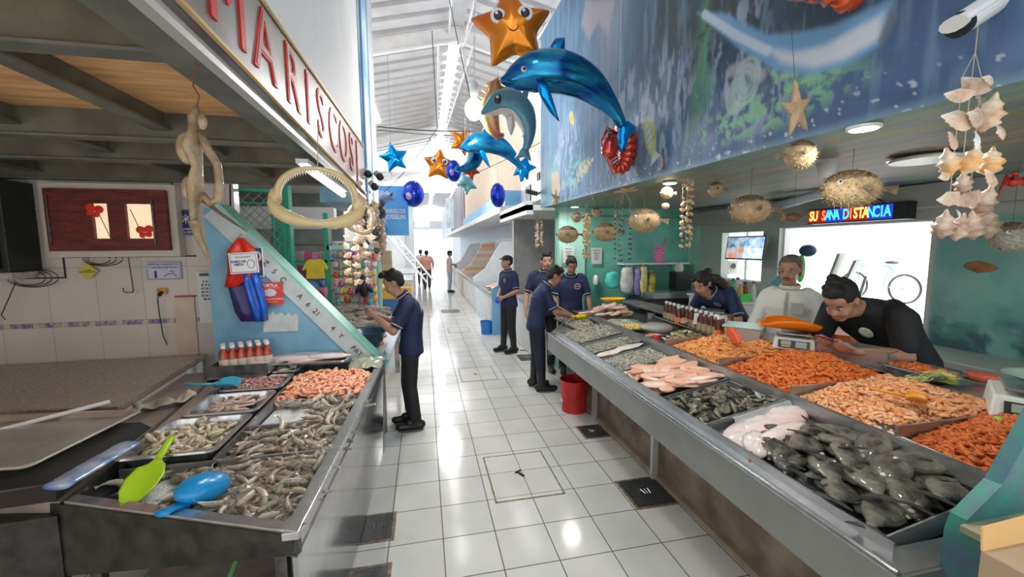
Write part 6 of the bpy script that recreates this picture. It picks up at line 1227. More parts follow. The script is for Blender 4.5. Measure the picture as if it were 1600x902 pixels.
# bags on the wall
def hbag(lab, px, m, sx_=.12, sz_=.20, y=5.45):
    t = T('plastic_bag_bundle', lab, 'bags', px); g = Geo(); rg = []
    for i in range(9):
        u = i/8; w_ = sx_*(.25+.85*math.sin(PI*min(.96, .12+u*.7))); rg.append([(w_*math.cos(a)*(1+.2*noi(a*2, u*4)), .06*math.sin(a)*(1+.3*noi(u*5, a)), -sz_*2*u) for a in np.linspace(0, 2*PI, 14, endpoint=False)])
    new('bag', g.loft(rg), m, t, smooth=True); new('hook', Geo().tube([(0, .1, .03), (0, 0, .02), (0, 0, 0)], .006, 5), STEEL, t)
hbag('teal plastic bags hanging on the green wall', (2.69, 5.55, 1.45), mat('teal bag', (.08, .62, .55), .3, var=.2, scale=12), .11, .12)
hbag('white clear plastic bags hanging on the green wall', (2.897, 5.5, 1.514), mat('white bag', (.65, .67, .66), .3, var=.15, scale=12), .10, .19)
hbag('purple plastic bags hanging on the green wall', (3.06, 5.48, 1.494), mat('purple bag', (.25, .2, .45), .3, var=.25, scale=12), .07, .20)
hbag('pale yellow plastic bags hanging on the green wall', (3.13, 5.46, 1.522), mat('yellow bag', (.72, .72, .25), .3, var=.2, scale=12), .07, .22)
hbag('yellow and black bag hanging rightmost on the green wall', (3.254, 5.44, 1.446), mat('black yellow bag', (.75, .62, .08), .3, col2=(.05, .05, .04), scale=9), .06, .16)
t = T('soap_dispenser', 'small white dispenser on the pale pillar', 'dispenser', (2.515, 5.74, 1.326)); new('body', Geo().lathe((0, 0, -.08), [(.035, 0), (.04, .02), (.04, .12), (.02, .15)], 14), WPLAST, t, smooth=True)
for i, (px, lab) in enumerate((((4.402, 5.2, 1.504), 'white electric box below the monitor'), ((4.313, 5.3, 1.671), 'grey fan shaped unit left of the monitor'))):
    t = T('wall_device', lab, 'device', px); new('body', Geo().cbox((0, 0, 0), (.16, .06, .20)), mat('device grey %d' % i, (.62-.3*i, .58-.3*i, .56-.3*i), .5, var=.2, scale=20), t, bevel=.01); new('dial', Geo().lathe((0, 0, 0), [(.03, 0), (.04, .01), (0, .012)], 16, 0, False, TM(0, -.03, .02) @ RM(PI/2, 0, 0)), BLACK, t)
new('cable_loop', Geo().tube([(_q[0], _q[1], _q[2]) for _q in ((4.281, 5.1, 1.584), (4.31, 5.1, 1.446), (4.45, 5.1, 1.415), (4.551, 5.1, 1.534), (4.515, 5.1, 1.599))], .006, 5), mat('mint cable', (.3, .6, .5), .5), label='pale green cable loop hanging below the monitor', cat='cable')
notice('wall_notice', 'faded white printed notice on the wall right of the opening', 'notice', (0, 0, 0), .2, .3, mat('faded notice', (.45, .50, .46), .6), (('REGLAMENTO', .1, .026), ('NO FUMAR', .06, .02), ('NO TIRAR', .03, .02), ('BASURA', 0, .02), ('GRACIAS', -.03, .02)), INKK, False)
_t = bpy.context.scene.objects.get('wall_notice'); _t.location = (4.24, 2.447, 1.568); _t.rotation_euler = (0, 0, -PI/2)
# fish ornament, crab, yellow shape, disc on the back wall right edge
t = T('wall_fish', 'brown carved long tailed fish on the teal wall', 'fish ornament', (4.2, 2.29, 1.648)); BRF = mat('brown carved fish', (.32, .14, .05), .5, var=.25, scale=15)
rg = [[(.03*h*math.cos(a), -x, .07*h*math.sin(a)-.06*x) for a in np.linspace(0, 2*PI, 12, endpoint=False)] for x, h in ((-.20, .05), (-.14, .7), (-.05, 1), (.06, .7), (.15, .35), (.3, .25), (.4, .4), (.48, .15))]
new('body', Geo().loft(rg), BRF, t, smooth=True); new('fin', Geo().hexa([(-.01, .02, .06), (.01, .02, .06), (.01, -.1, .06), (-.01, -.1, .06), (-.01, 0, .11), (.01, 0, .11), (.01, -.06, .11), (-.01, -.06, .11)]), BRF, t)

# ================================================================ HANGING THINGS
THR = mat('dark thread', (.10, .09, .08), .8)
def hang(t, top, n='thread', m=THR, r=.0015, z0=0.):
    """vertical thread from the thing's origin up to world height top"""
    new(n, string('s', (0, 0, z0), (0, 0, top-t.location.z), r), m, t)
FOILB = mat('blue foil', (.005, .10, .42), .12, .85, col2=(.01, .30, .62), scale=2.2); FOILC = mat('bright blue foil', (.0, .28, .75), .12, .8); FOILO = mat('orange foil', (.62, .13, .01), .22, .6, col2=(.78, .27, .02), scale=1.5)
FOILG = mat('grey teal foil', (.10, .27, .36), .3, .3, var=.1, scale=2); FOILW = mat('white foil', (.75, .70, .68), .3, .2); FOILR = mat('dark red foil', (.45, .02, .008), .10, .5, col2=(.62, .06, .02), scale=4, coat=1.); FOILY = mat('gold foil', (.75, .50, .10), .2, .6)
def starpoly(R, r, n=5, k=6, round_=.5, rot=0.):
    out = []
    P = [((R if i % 2 == 0 else r)*math.sin(PI*i/n+rot), (R if i % 2 == 0 else r)*math.cos(PI*i/n+rot)) for i in range(2*n)]
    for i in range(2*n):
        a, b, c = Vector(P[i-1]), Vector(P[i]), Vector(P[(i+1) % (2*n)]); w_ = round_ if i % 2 == 0 else .35
        s, e = b.lerp(a, w_*.5), b.lerp(c, w_*.5)
        for j in range(k): u = j/k; out.append((s*(1-u)**2+b*2*u*(1-u)+e*u*u))
    return out
def pillow(poly, th, n=7, pw=.6):
    """inflated outline in the xz plane, thickness along y"""
    g = Geo(); rings = []
    for side in (-1, 1):
        rs = []
        for i in range(n):
            q = 1-i/n; rs.append([(p[0]*q, side*th/2*(1-q**2.2)**pw, p[1]*q) for p in poly])
        rings.append(rs)
    full = rings[0][::-1]+rings[1][1:]
    return g.loft(full, True)
def star_balloon(name, lab, loc, R, m, rot, face=False, top=5.6, r=.55):
    t = T(name, lab, 'balloon', loc, rot=rot); po = starpoly(R, R*r, rot=0.); new('foil', pillow([(p.x, p.y) for p in po], R*.55), m, t, smooth=True)
    if face:
        for s in (-1, 1):
            for rad, mm, nm, yy in ((.17, WPLAST, 'eye', -.235), (.10, BLACK, 'pupil', -.262)): new(nm, Geo().ell((s*.30*R, yy*R, .18*R), (rad*R, .03*R, rad*R), 20, 10), mm, t, smooth=True)
            new('eye_glint', Geo().ell((s*.30*R-.03*R, -.29*R, .22*R), (.035*R, .012*R, .035*R), 10, 6), WPLAST, t)
        new('smile', Geo().tube([(.11*R*math.cos(a), -.275*R, -.07*R+.10*R*math.sin(a)) for a in np.linspace(-PI, 0, 14)], .012*R, 5), mat('brown ink', (.15, .03, .01), .5), t)
    return t
star_balloon('starfish_balloon', 'big orange starfish balloon with eyes and a smile above the blue dolphin', (0.751, 3.45, 3.59), .36, FOILO, (0, -.12, -.15), True)
star_balloon('starfish_balloon', 'smaller orange starfish balloon with eyes over the bright end of the hall', (0.301, 7.4, 3.243), .30, FOILO, (0, .1, 0), True)
star_balloon('star_balloon', 'bright blue star balloon near the painted left corner', (-0.422, 7, 3.252), .26, FOILC, (0, -.25, .2), r=.5)
star_balloon('star_balloon', 'bright blue star balloon at the tail of the smaller dolphin', (1.369, 5.6, 2.904), .19, FOILC, (0, .3, -.2), r=.5)
star_balloon('star_balloon', 'orange star balloon half hidden behind the smaller blue dolphin', (0.592, 6.2, 3.354), .22, FOILO, (0, .4, .3), r=.5)
star_balloon('star_balloon', 'red star balloon peeking out under the smaller blue dolphin', (0.671, 5.8, 2.883), .15, mat('red foil', (.65, .05, .03), .2, .5), (0, .5, .3), r=.5)
star_balloon('star_balloon', 'pale teal star balloon hanging below the cluster over the aisle', (0.678, 6.4, 2.799), .20, mat('teal pale foil', (.25, .60, .68), .25, .4), (0, .7, .4), r=.5)
def round_balloon(lab, loc, r, sx=1., m=None, deco=None):
    t = T('round_balloon', lab, 'balloon', loc); new('foil', Geo().ell((0, 0, 0), (r*sx, r*.6, r), 24, 14), m or mat('royal blue foil', (.02, .05, .55), .15, .7, var=.2), t, smooth=True)
    new('seam', Geo().tube([(r*sx*1.02*math.cos(a), 0, r*1.02*math.sin(a)) for a in np.linspace(0, 2*PI, 30)], .006, 5), FOILC, t)
    if deco: new('print', Geo().ell((-.3*r*sx, -.42*r, -.2*r), (.35*r*sx, .2*r, .35*r), 12, 8), mat('balloon print', (.35, .25, .5), .4, col2=(.6, .55, .6), scale=14), t, smooth=True); new('print', Geo().ell((-.35*r*sx, -.40*r, .4*r), (.22*r*sx, .2*r, .2*r), 12, 8), FOILG, t, smooth=True)
    return t
round_balloon('round blue balloon with a printed picture beside the hanging banner', (-0.177, 8.3, 2.854), .24, .85, None, True)
round_balloon('round blue balloon seen edge on in front of the cream upper wall', (1.225, 6.8, 2.675), .19, .62)
round_balloon('small round blue balloon right of the smaller starfish balloon', (0.522, 7, 3.082), .17, .7, None, True)
# dolphins: loft along an arc in the xz plane
def dolphin(name, lab, loc, rot, L, spine, m, belly=None, fins=True, cat='balloon', thick=.95, top=None, eye=True):
    t = T(name, lab, cat, loc, rot=rot); S_ = [Vector((x*L, 0, z*L)) for x, z, r in spine]; R = [r*L for x, z, r in spine]
    # densify
    P, Q = [], []
    for i in range(len(S_)-1):
        p0 = S_[max(i-1, 0)]; p1 = S_[i]; p2 = S_[i+1]; p3 = S_[min(i+2, len(S_)-1)]
        for j in range(4):
            u = j/4; P.append(.5*((2*p1)+(p2-p0)*u+(2*p0-5*p1+4*p2-p3)*u*u+(3*p1-p0-3*p2+p3)*u**3)); Q.append(R[i]*(1-u)+R[i+1]*u)
    P.append(S_[-1]); Q.append(R[-1]); rings = []
    for i, p in enumerate(P):
        d = (P[min(i+1, len(P)-1)]-P[max(i-1, 0)]).normalized(); nn = Vector((-d.z, 0, d.x)); rings.append([p+nn*Q[i]*math.cos(a)+Vector((0, 1, 0))*Q[i]*thick*math.sin(a) for a in np.linspace(0, 2*PI, 20, endpoint=False)])
    g = Geo(); g.loft(rings); k = len(g.f)
    if belly: g.m = [1 if (i < (len(P)-1)*20 and ((i % 20) in (7, 8, 9, 10, 11, 12)) and 2 < i//20 < len(P)-6) else 0 for i in range(k)]
    new('body', g, [m, belly or m], t, smooth=True); return t, P
def fin(t, pts, th, m, y=0., rot=None, name='fin'):
    po = [Vector(p) for p in pts]; c = sum(po, Vector((0, 0)))/len(po); out = []
    n = len(po)
    for i in range(n):
        a, b, cc = po[i-1], po[i], po[(i+1) % n]; s, e = b.lerp(a, .22), b.lerp(cc, .22)
        for j in range(3): u = j/3; out.append(s*(1-u)**2+b*2*u*(1-u)+e*u*u)
    g = pillow([(p.x-c.x, p.y-c.y) for p in out], th, 5); return new(name, g, m, t, loc=(c.x, y, c.y), rot=rot, smooth=True)
FOILS = mat('striped dolphin foil', (.004, .06, .30), .13, .8, col2=(.03, .34, .50), scale=2.6, stretch=(1.2, 3, 5))
def blue_dolphin(lab, loc, rot, L, main=True):
    sp = [(-.50, -.06, .012), (-.46, -.055, .045), (-.40, -.03, .085), (-.28, .03, .135), (-.12, .07, .150), (.04, .06, .140), (.18, .01, .115), (.30, -.07, .080), (.40, -.16, .050), (.455, -.225, .034)]
    t, P = dolphin('dolphin_balloon', lab, loc, rot, L, sp, FOILS)
    fin(t, [(-.20*L, .17*L), (-.13*L, .30*L), (-.06*L, .315*L), (-.05*L, .19*L), (.0*L, .16*L)], .05*L, FOILB, name='dorsal_fin')
    fin(t, [(-.27*L, -.08*L), (-.19*L, -.08*L), (-.12*L, -.20*L), (-.06*L, -.31*L), (-.14*L, -.26*L), (-.24*L, -.16*L)], .05*L, FOILC, y=-.11*L, rot=(.25, 0, 0), name='flipper')
    fin(t, [(.43*L, -.20*L), (.50*L, -.18*L), (.58*L, -.22*L), (.52*L, -.28*L), (.50*L, -.40*L), (.45*L, -.42*L), (.42*L, -.30*L)], .06*L, FOILC, name='tail_fluke')
    for s in (-1, 1): new('eye', Geo().ell((-.36*L, s*.098*L, .0), (.020*L, .012*L, .020*L), 14, 8), WPLAST, t, smooth=True); new('pupil', Geo().ell((-.36*L, s*.108*L, -.0), (.012*L, .006*L, .012*L), 12, 8), BLACK, t, smooth=True)
    new('mouth_line', Geo().tube([(-.50*L, -.02*L, -.075*L), (-.46*L, -.055*L, -.080*L), (-.40*L, -.085*L, -.095*L)], .004*L, 5), FOILB, t)
    return t
_a, _b = (0.549, 2.95, 3.052), (1.551, 2.95, 2.832)
blue_dolphin('big shiny blue dolphin balloon arching in front of the sea mural', ((_a[0]+_b[0])/2+.01, 2.95, (_a[2]+_b[2])/2+.055), (0, .10, 0), 1.0)
blue_dolphin('smaller blue dolphin balloon below the grey dolphin', (0.886, 5.2, 3.048), (0, .05, .25), .88)
sp = [(-.42, .10, .012), (-.38, .11, .05), (-.30, .17, .10), (-.18, .26, .17), (0, .28, .20), (.15, .18, .18), (.24, .02, .13), (.27, -.16, .08), (.24, -.32, .045)]
t, P = dolphin('dolphin_balloon', 'grey teal dolphin balloon with white belly behind the big blue one', (0.878, 4.15, 3.039), (0, .12, -.1), .72, sp, FOILG, FOILW, thick=.8)
L = .72
fin(t, [(.05*L, .42*L), (.22*L, .52*L), (.20*L, .36*L), (.15*L, .30*L)], .04, FOILG, name='dorsal_fin'); fin(t, [(-.10*L, .05*L), (.02*L, .10*L), (.06*L, -.06*L), (.02*L, -.20*L), (-.06*L, -.08*L)], .05, FOILW, y=-.12, name='flipper'); fin(t, [(.20*L, -.28*L), (.30*L, -.30*L), (.36*L, -.46*L), (.24*L, -.40*L), (.10*L, -.46*L), (.16*L, -.34*L)], .04, FOILG, name='tail_fluke')
for s in (-1, 1): new('eye', Geo().ell((-.21*L, s*.13*L, .27*L), (.05*L, .02*L, .065*L), 14, 8), BLACK, t, smooth=True); new('eye_glint', Geo().ell((-.22*L, s*.148*L, .29*L), (.018*L, .01*L, .022*L), 8, 6), WPLAST, t)
# fish-like blue balloon hanging down by the cluster
t, P = dolphin('dolphin_balloon', 'dark blue dolphin balloon hanging nose down over the aisle', (0.574, 5.6, 3.019), (0, 1.35, .3), .55, sp, FOILS, FOILG, thick=.8)
# seahorse balloon
t = T('seahorse_balloon', 'yellow and red seahorse balloon behind the grey dolphin', 'balloon', (0.821, 4.5, 3.432)); g = Geo().tube([(.02, 0, .10), (-.0, 0, .13), (-.04, 0, .10), (-.04, 0, .02), (-.08, 0, -.08), (-.10, 0, -.20), (-.06, 0, -.33), (-.0, 0, -.42), (.06, 0, -.40)], [.03, .06, .07, .08, .10, .11, .08, .045, .02], 14, 0, 1.); new('body', g, mat('seahorse foil', (.55, .10, .12), .25, .4, col2=(.60, .45, .12), scale=3), t, smooth=True); new('snout', Geo().tube([(.0, 0, .12), (.10, 0, .09), (.13, 0, .085)], [.045, .022, .026], 10), FOILY, t, smooth=True)
for k in range(5): new('spike', Geo().tube([(-.09-.02*k, 0, .09-.07*k), (-.15-.025*k, 0, .12-.07*k)], [.02, .003], 6), FOILY, t)
# shrimp balloon (dark red)
t = T('shrimp_balloon', 'shiny dark red curled shrimp balloon hanging below the dolphin tail', 'balloon', (1.557, 3.15, 2.596), rot=(0, 0, .1)); g = Geo(); P = []
for i in range(12): a = 1.75-i*.36; P.append((.085*math.cos(a)*(1.2-.02*i), 0, .15*math.sin(a)*(1.08-.01*i)))
rad = [.045, .075, .082, .080, .078, .072, .066, .060, .052, .042, .03, .015]
for i in range(11): g.tube([Vector(P[i])*1.0, Vector(P[i]).lerp(Vector(P[i+1]), .55), Vector(P[i+1])], [rad[i]*.93, rad[i]*1.06, rad[i+1]*.9], 16)
new('body', g, FOILR, t, smooth=True)
new('head', Geo().ell((-.07, 0, .03), (.075, .06, .11), 18, 12, 0, RM(0, .35, 0)), FOILR, t, smooth=True)
for k in range(6): new('leg', Geo().tube([(-.04+.008*k, -.02, -.0-.022*k), (-.13+.012*k, -.03, -.05-.022*k), (-.11+.012*k, -.03, -.12-.02*k)], [.010, .008, .003], 6), FOILR, t, smooth=True)
for k in range(2): new('antenna', Geo().tube([(-.03, -.02, .13), (-.12, -.03, .14+.02*k), (-.17, -.03, .04+.03*k), (-.15, -.02, -.02)], [.008, .007, .005, .003], 6), FOILR, t, smooth=True)
for s in (-1, 1): new('eye', Geo().ell((-.11, s*.045, .10), (.015, .015, .015), 10, 8), BLACK, t, smooth=True)
# octopus balloon, top right
t = T('octopus_balloon', 'shiny orange red octopus balloon at the top edge in front of the mural', 'balloon', (1.566, 1.42, 2.827)); FO2 = mat('orange red foil', (.75, .10, .01), .12, .5, coat=1.)
new('head', Geo().ell((0, .02, .08), (.13, .09, .12), 22, 14), FO2, t, smooth=True)
for k in range(6):
    a = -PI*.06-k*PI*.176; new('arm', Geo().tube([(.08*math.cos(a), 0, .0), (.13*math.cos(a), -.01, -.03+.02*math.sin(a*2)), (.18*math.cos(a), -.01, -.035), (.20*math.cos(a), -.01, -.0)], [.05, .042, .03, .018], 12), FO2, t, smooth=True)
# cctv top right
t = T('security_camera', 'white bullet security camera at the top right corner', 'security camera', (1.618, 0.98, 2.499), rot=(0, 0, 0)); a, b = Vector((1.57, 0.98, 2.476)), Vector((1.732, 0.98, 2.572)); c = Vector(t.location); g = Geo().tube([a-c, b-c], .034, 16); new('housing', g, WPLAST, t, smooth=False, bevel=.003)
d = (b-a).normalized(); new('lens_face', Geo().tube([a-c-d*.012, a-c+d*.008], .0345, 16), BLACK, t); new('sun_shield', Geo().tube([a-c-d*.03+Vector((0, 0, .012)), b-c+Vector((0, 0, .012))], .036, 12, 0, .6), WPLAST, t); new('bracket', Geo().tube([b-c-d*.02, b-c+Vector((.04, .02, .03)), Vector((1.70, 1.0, b.z+.05))-c], .014, 8), mat('grey bracket', (.25, .25, .25), .5), t)
def ribbon(t, top=6.0):
    R = t.rotation_euler.to_matrix().inverted(); new('string', string('s', (0, 0, 0), tuple(R @ Vector((0, 0, top-t.location.z))), .0022), mat('white string', (.6, .6, .6), .7), t)
for o in list(SC.objects):
    if o.get('category') == 'balloon': ribbon(o, 6.20-abs(o.location.x-RIDX)*SL)
# ---------------- starfish
STF = mat('dried starfish', (.56, .38, .22), .75, var=.12, scale=18, bump=.5, bscale=90)
def starfish(lab, loc, R, rot, top=None, n=5, m=STF, flat=.28):
    t = T('dried_starfish', lab, 'starfish', loc, rot=rot); g = Geo(); rings = []
    po = [(p.x*(1+.05*noi(p.x*20, R*50)), p.y*(1+.05*noi(p.y*20, R*70))) for p in starpoly(R, R*.36, n, 5, .35)]
    new('body', pillow(po, R*flat, 6, .8), m, t, smooth=True)
    if top: new('thread', string('s', (0, 0, R*.8), (0, 0, top), .0012), THR, t)
    return t
starfish('large beige starfish hanging before the mural above a pufferfish', (1.55, 1.5, 2.393), .13, (0, -.25, .3), .3)
starfish('mid sized beige starfish hanging over the lit round lamp', (1.707, 2.75, 2.423), .085, (0, .3, .9), .1)
starfish('small beige starfish near the far end of the mural edge', (1.739, 4.1, 2.392), .10, (0, .35, .8), .1)
starfish('flat beige starfish lying level above the black shell mobile', (1.794, 3.45, 2.327), .13, (PI/2-.15, 0, .3), None)
new('thread', string('s', (0, 0, 0), (0, 0, .16), .002), THR, loc=(1.794, 3.45, 2.327), label='thread holding the level starfish', cat='thread')
starfish('dried pale seahorse shaped star hanging at the mural corner', (1.601, 4.9, 2.415), .13, (0, .1, .7), .1)
# ---------------- pufferfish
PUF = mat('dried pufferfish', (.34, .23, .12), .6, col2=(.52, .38, .22), scale=16, bump=.5, bscale=60); PUFD = mat('dark pufferfish back', (.16, .11, .06), .6, var=.4, scale=25, bump=.5, bscale=60); SPK = mat('puffer spine', (.42, .32, .19), .6)
def puffer(lab, loc, R, ang, top=2.3, sx=1.25, spikes=110, m=PUF, roll=0.):
    t = T('dried_pufferfish', lab, 'pufferfish', loc, rot=(0, roll, ang)); g = Geo(); rng = random.Random(int(R*9999))
    g.ell((0, 0, 0), (R*sx, R*.92, R), 26, 16); new('body', g, m, t, smooth=True)
    new('back', Geo().ell((-.02*R, 0, R*.22), (R*sx*.93, R*.84, R*.84), 24, 14), PUFD, t, smooth=True)
    g = Geo()
    for k in range(spikes):
        z = 1-2*(k+.5)/spikes; a = k*2.39996; q = math.sqrt(1-z*z); n_ = Vector((q*math.cos(a), q*math.sin(a), z)); p = Vector((n_.x*R*sx, n_.y*R*.92, n_.z*R)); L = R*(.16+.10*rng.random()); nn = Vector((n_.x+.45, n_.y, n_.z)).normalized(); g.tube([p*.97, p+nn*L], [R*.030, R*.004], 4)
    new('spines', g, SPK, t)
    new('mouth', Geo().ell((-R*sx*1.02, 0, R*.08), (R*.16, R*.20, R*.16), 12, 8), PUFD, t, smooth=True)
    for s in (-1, 1): new('eye', Geo().ell((-R*sx*.66, s*R*.60, R*.34), (R*.13, R*.12, R*.13), 12, 8), WPLAST, t, smooth=True); new('pupil', Geo().ell((-R*sx*.69, s*R*.70, R*.35), (R*.07, R*.06, R*.07), 10, 6), BLACK, t, smooth=True)
    new('tail', Geo().prism([(R*sx*.9, -R*.12), (R*sx*1.2, -R*.10), (R*sx*1.55, -R*.36), (R*sx*1.62, R*.2), (R*sx*1.2, R*.12), (R*sx*.9, R*.16)], -R*.03, R*.03, 0, RM(PI/2, 0, 0)), PUFD, t)
    for s in (-1, 1): new('pectoral_fin', Geo().prism([(0, 0), (R*.35, R*.28), (R*.45, 0), (R*.30, -R*.22)], -R*.02, R*.02, 0, TM(-R*.1, s*R*.95, 0) @ RM(PI/2, 0, s*.6)), PUFD, t)
    if top: new('thread', string('s', (0, 0, R*.9), (0, 0, top-loc[2]), .0014), THR, t)
    return t
puffer('round spiny pufferfish hanging under the large starfish', (1.707, 1.62, 2.241), .062, PI-.4, 2.31, 1.05, 140)
puffer('largest dried pufferfish, wide and spiny, hanging over the text sign', (2.138, 1.72, 2.108), .092, -.3, 2.31, 1.5, 200)
puffer('big pufferfish with tail, hanging between the small brown fish and the shell strings', (2.019, 2.25, 2.054), .085, -.25, 2.31, 1.45, 170)
puffer('pufferfish with dark spines hanging in front of the green wall', (1.886, 3.3, 2.046), .098, -.3, 2.32, 1.35, 140)
puffer('yellow bellied pufferfish nearest the pale pillar', (1.582, 4.4, 1.956), .095, -.4, 2.34, 1.25, 120)
puffer('pufferfish hanging between the thin shell string and the black mobile', (1.852, 4, 1.97), .095, -.3, 2.33, 1.3, 120)
puffer('small round pufferfish high under the painted ceiling', (1.999, 2.55, 2.217), .048, -.5, 2.32, 1.0, 110)
puffer('little pufferfish with a white shell below it, beside the lit lamp', (1.91, 3, 2.245), .045, -.5, 2.32, 1.0, 90)
puffer('grey round pufferfish at the right edge over the carved fish', (2.976, 1.55, 1.861), .075, -.3, 2.25, 1.2, 150, mat('grey puffer skin', (.24, .24, .20), .6, col2=(.40, .38, .32), scale=20, bump=.5))
puffer('small puffer left of the thin shell string on the far side', (1.725, 4.5, 2.155), .055, -.5, 2.34, 1.0, 60)
puffer('small puffer right of the thin shell string on the far side', (1.924, 4.4, 2.207), .055, .5, 2.34, 1.0, 60)
t = T('small_brown_fish', 'small brown dried fish hanging left of the text sign', 'dried fish', (2.404, 2.3, 2.009)); new('body', Geo().ell((0, 0, 0), (.065, .02, .028), 16, 10), mat('brown fish skin', (.20, .09, .05), .5), t, smooth=True); new('tail', Geo().prism([(-.06, 0), (-.10, .03), (-.09, 0), (-.10, -.03)], -.003, .003, 0, RM(PI/2, 0, 0)), BRF, t); new('thread', string('s', (0, 0, .02), (0, 0, 2.29-t.location.z), .001), THR, t)
new('white_shell', Geo().ell((0, 0, 0), (.035, .02, .025), 12, 8), SHELLW, loc=(1.902, 3, 2.144), smooth=True, label='white shell tied under the little pufferfish', cat='shell')
# ---------------- shells
def scallop_mesh(R, m, seed=0, cup=.35):
    g = Geo(); nx, ny = 27, 6
    def f(u, v):
        a = (u-.5)*2.5; rr_ = R*(v*.98+.02)*(1+.05*math.cos(a*3)); rid = .035*R*math.cos(a*22)*v
        return (rr_*math.sin(a), -cup*R*math.sin(PI*min(.95, v*.62+.1))*math.cos(a*.9)+rid, -rr_*math.cos(a)+R*.5)
    g.grid(nx, ny, f); me = g.mesh('scallop'); me.materials.append(m); me.polygons.foreach_set('use_smooth', [True]*len(me.polygons)); return me
def conch_mesh(R, m, seed=0):
    g = Geo(); rings = []
    for i in range(14):
        u = i/13; rad = R*.55*math.sin(PI*min(.98, .03+u*.97)**1.5)**.8*(1+.22*math.sin(u*26)); rings.append([(rad*math.cos(a)*(1+.28*max(0, math.cos(a+seed)))+.0, rad*math.sin(a), R*(1-2*u)) for a in np.linspace(0, 2*PI, 12, endpoint=False)])
    g.loft(rings); me = g.mesh('conch'); me.materials.append(m); me.polygons.foreach_set('use_smooth', [True]*len(me.polygons)); return me
SHP = mat('pinkish brown shell', (.74, .60, .48), .45, col2=(.42, .27, .18), scale=22, bump=.5, bscale=60); SHO = mat('white shell orange mouth', (.82, .76, .66), .4, col2=(.80, .42, .12), scale=14, bump=.4)
def shell_string(name, lab, top, drop, cols, rows, R, mats_, width, conch=.3, seed=1, cat='shell mobile', y_j=.5):
    """threads with shells hung below a knot; every shell is a child of the mobile"""
    t = T(name, lab, cat, top); rng = random.Random(seed); ms = []
    for k, m in enumerate(mats_): ms.append((scallop_mesh(R, m, k), conch_mesh(R, m, k)))
    for c in range(cols):
        a = 2*PI*c/cols; x0, y0 = (width*math.cos(a), width*math.sin(a)) if cols > 1 else (0, 0)
        new('thread', Geo().tube([(0, 0, 0), (x0, y0, -drop*.13), (x0, y0, -drop*.97)], .0014, 4), ROPE, t)
        for r in range(rows):
            z = -drop*(.15+.83*(r+.4*rng.random()*y_j+.3*(c % 2))/rows); k = rng.randrange(len(ms)); me = ms[k][1 if rng.random() < conch else 0]
            o = bpy.data.objects.new('shell', me); COL.objects.link(o); o.parent = t; o.location = (x0+rng.uniform(-.2, .2)*R, y0-.3*R, z); o.rotation_euler = (rng.uniform(-.3, .3), rng.uniform(-.5, .5)+(rng.choice((0, .5))), rng.uniform(-.8, .8)); o.scale = (rng.uniform(.8, 1.15),)*3
    new('knot', Geo().ell((0, 0, 0), (.008, .008, .012), 8, 6), ROPE, t); return t
# the large mobile: rows of shells laid out like the photo
SM_T = (1.642, 0.98, 2.403); t = T('shell_mobile', 'large hanging mobile of pale scallops and conches at the right edge', 'shell mobile', SM_T)
def pxo(p): return Vector(p)-Vector(SM_T)
MBL = [((1.589, 0.98, 2.274), 0, 1.15), ((1.68, 1, 2.315), 1, 1.4), ((1.718, 0.98, 2.324), 0, 1.2), ((1.551, 0.96, 2.191), 0, 1.75), ((1.579, 0.94, 2.2), 1, 1.5), ((1.708, 0.97, 2.231), 2, 1.6), ((1.571, 0.98, 2.138), 0, 1.15), ((1.608, 0.95, 2.136), 3, 1.5), ((1.731, 0.97, 2.17), 0, 1.4), ((1.742, 1.02, 2.278), 1, 1.0),
 ((1.579, 0.98, 2.081), 4, 1.25), ((1.658, 0.97, 2.086), 4, 1.3), ((1.736, 0.97, 2.085), 4, 1.4), ((1.559, 0.98, 2.035), 0, .8), ((1.631, 0.97, 2.018), 5, 1.0), ((1.708, 0.96, 2.028), 0, 1.2), ((1.584, 0.98, 1.97), 0, 1.15), ((1.646, 0.97, 1.966), 1, 1.2), ((1.732, 0.97, 1.967), 5, 1.4), ((1.586, 0.98, 1.891), 5, 1.35), ((1.637, 0.97, 1.883), 5, 1.3), ((1.672, 0.96, 1.887), 5, 1.35), ((1.757, 0.97, 1.896), 5, 1.4), ((1.644, 0.99, 1.922), 3, .9), ((1.746, 0.99, 1.929), 4, .9)]
R0 = .036
KS = [scallop_mesh(R0, SHELLW, 0, .5), scallop_mesh(R0, SHP, 1, .6), conch_mesh(R0, SHELLW, 1), scallop_mesh(R0, mat('white inner shell', (.82, .80, .76), .35, var=.08, scale=20), 2, .4), conch_mesh(R0, SHO, 3), conch_mesh(R0, SHP, 4)]
for p, k, s in MBL:
    o = bpy.data.objects.new('shell', KS[k]); COL.objects.link(o); o.parent = t; o.location = pxo(p); o.rotation_euler = (rr(-.3, .3), rr(-.6, .6), rr(-.6, .6)); o.scale = (s, s, s)
for a, b in (((1524,82), (1492,125)), ((1524,82), (1520,125)), ((1524,82), (1556,120))): pass
for dx in (-.040, -.004, .036): new('thread', Geo().tube([(0, 0, 0), (dx, 0, -.07), (dx*1.1, 0, -.46)], .0014, 4), ROPE, t)
new('thread', string('s', (0, 0, 0), (0, 0, .25), .0016), ROPE, t)
shell_string('shell_mobile', 'long string of pale yellow scallops hanging right of the green wall lamp', (1.987, 2.85, 2.4), .62, 3, 11, .026, [SHELLY, SHELLY, SHELLW], .035, .25, 3)
shell_string('shell_mobile', 'thin string of yellow shells in front of the pale pillar', (1.766, 4.3, 2.267), .60, 3, 12, .026, [SHELLY, SHO], .035, .4, 4)
shell_string('shell_mobile', 'far string of pale shells outside the stall, left of the pillar', (1.748, 6.2, 2.341), .55, 3, 9, .035, [SHELLW, SHP], .05, .4, 5)
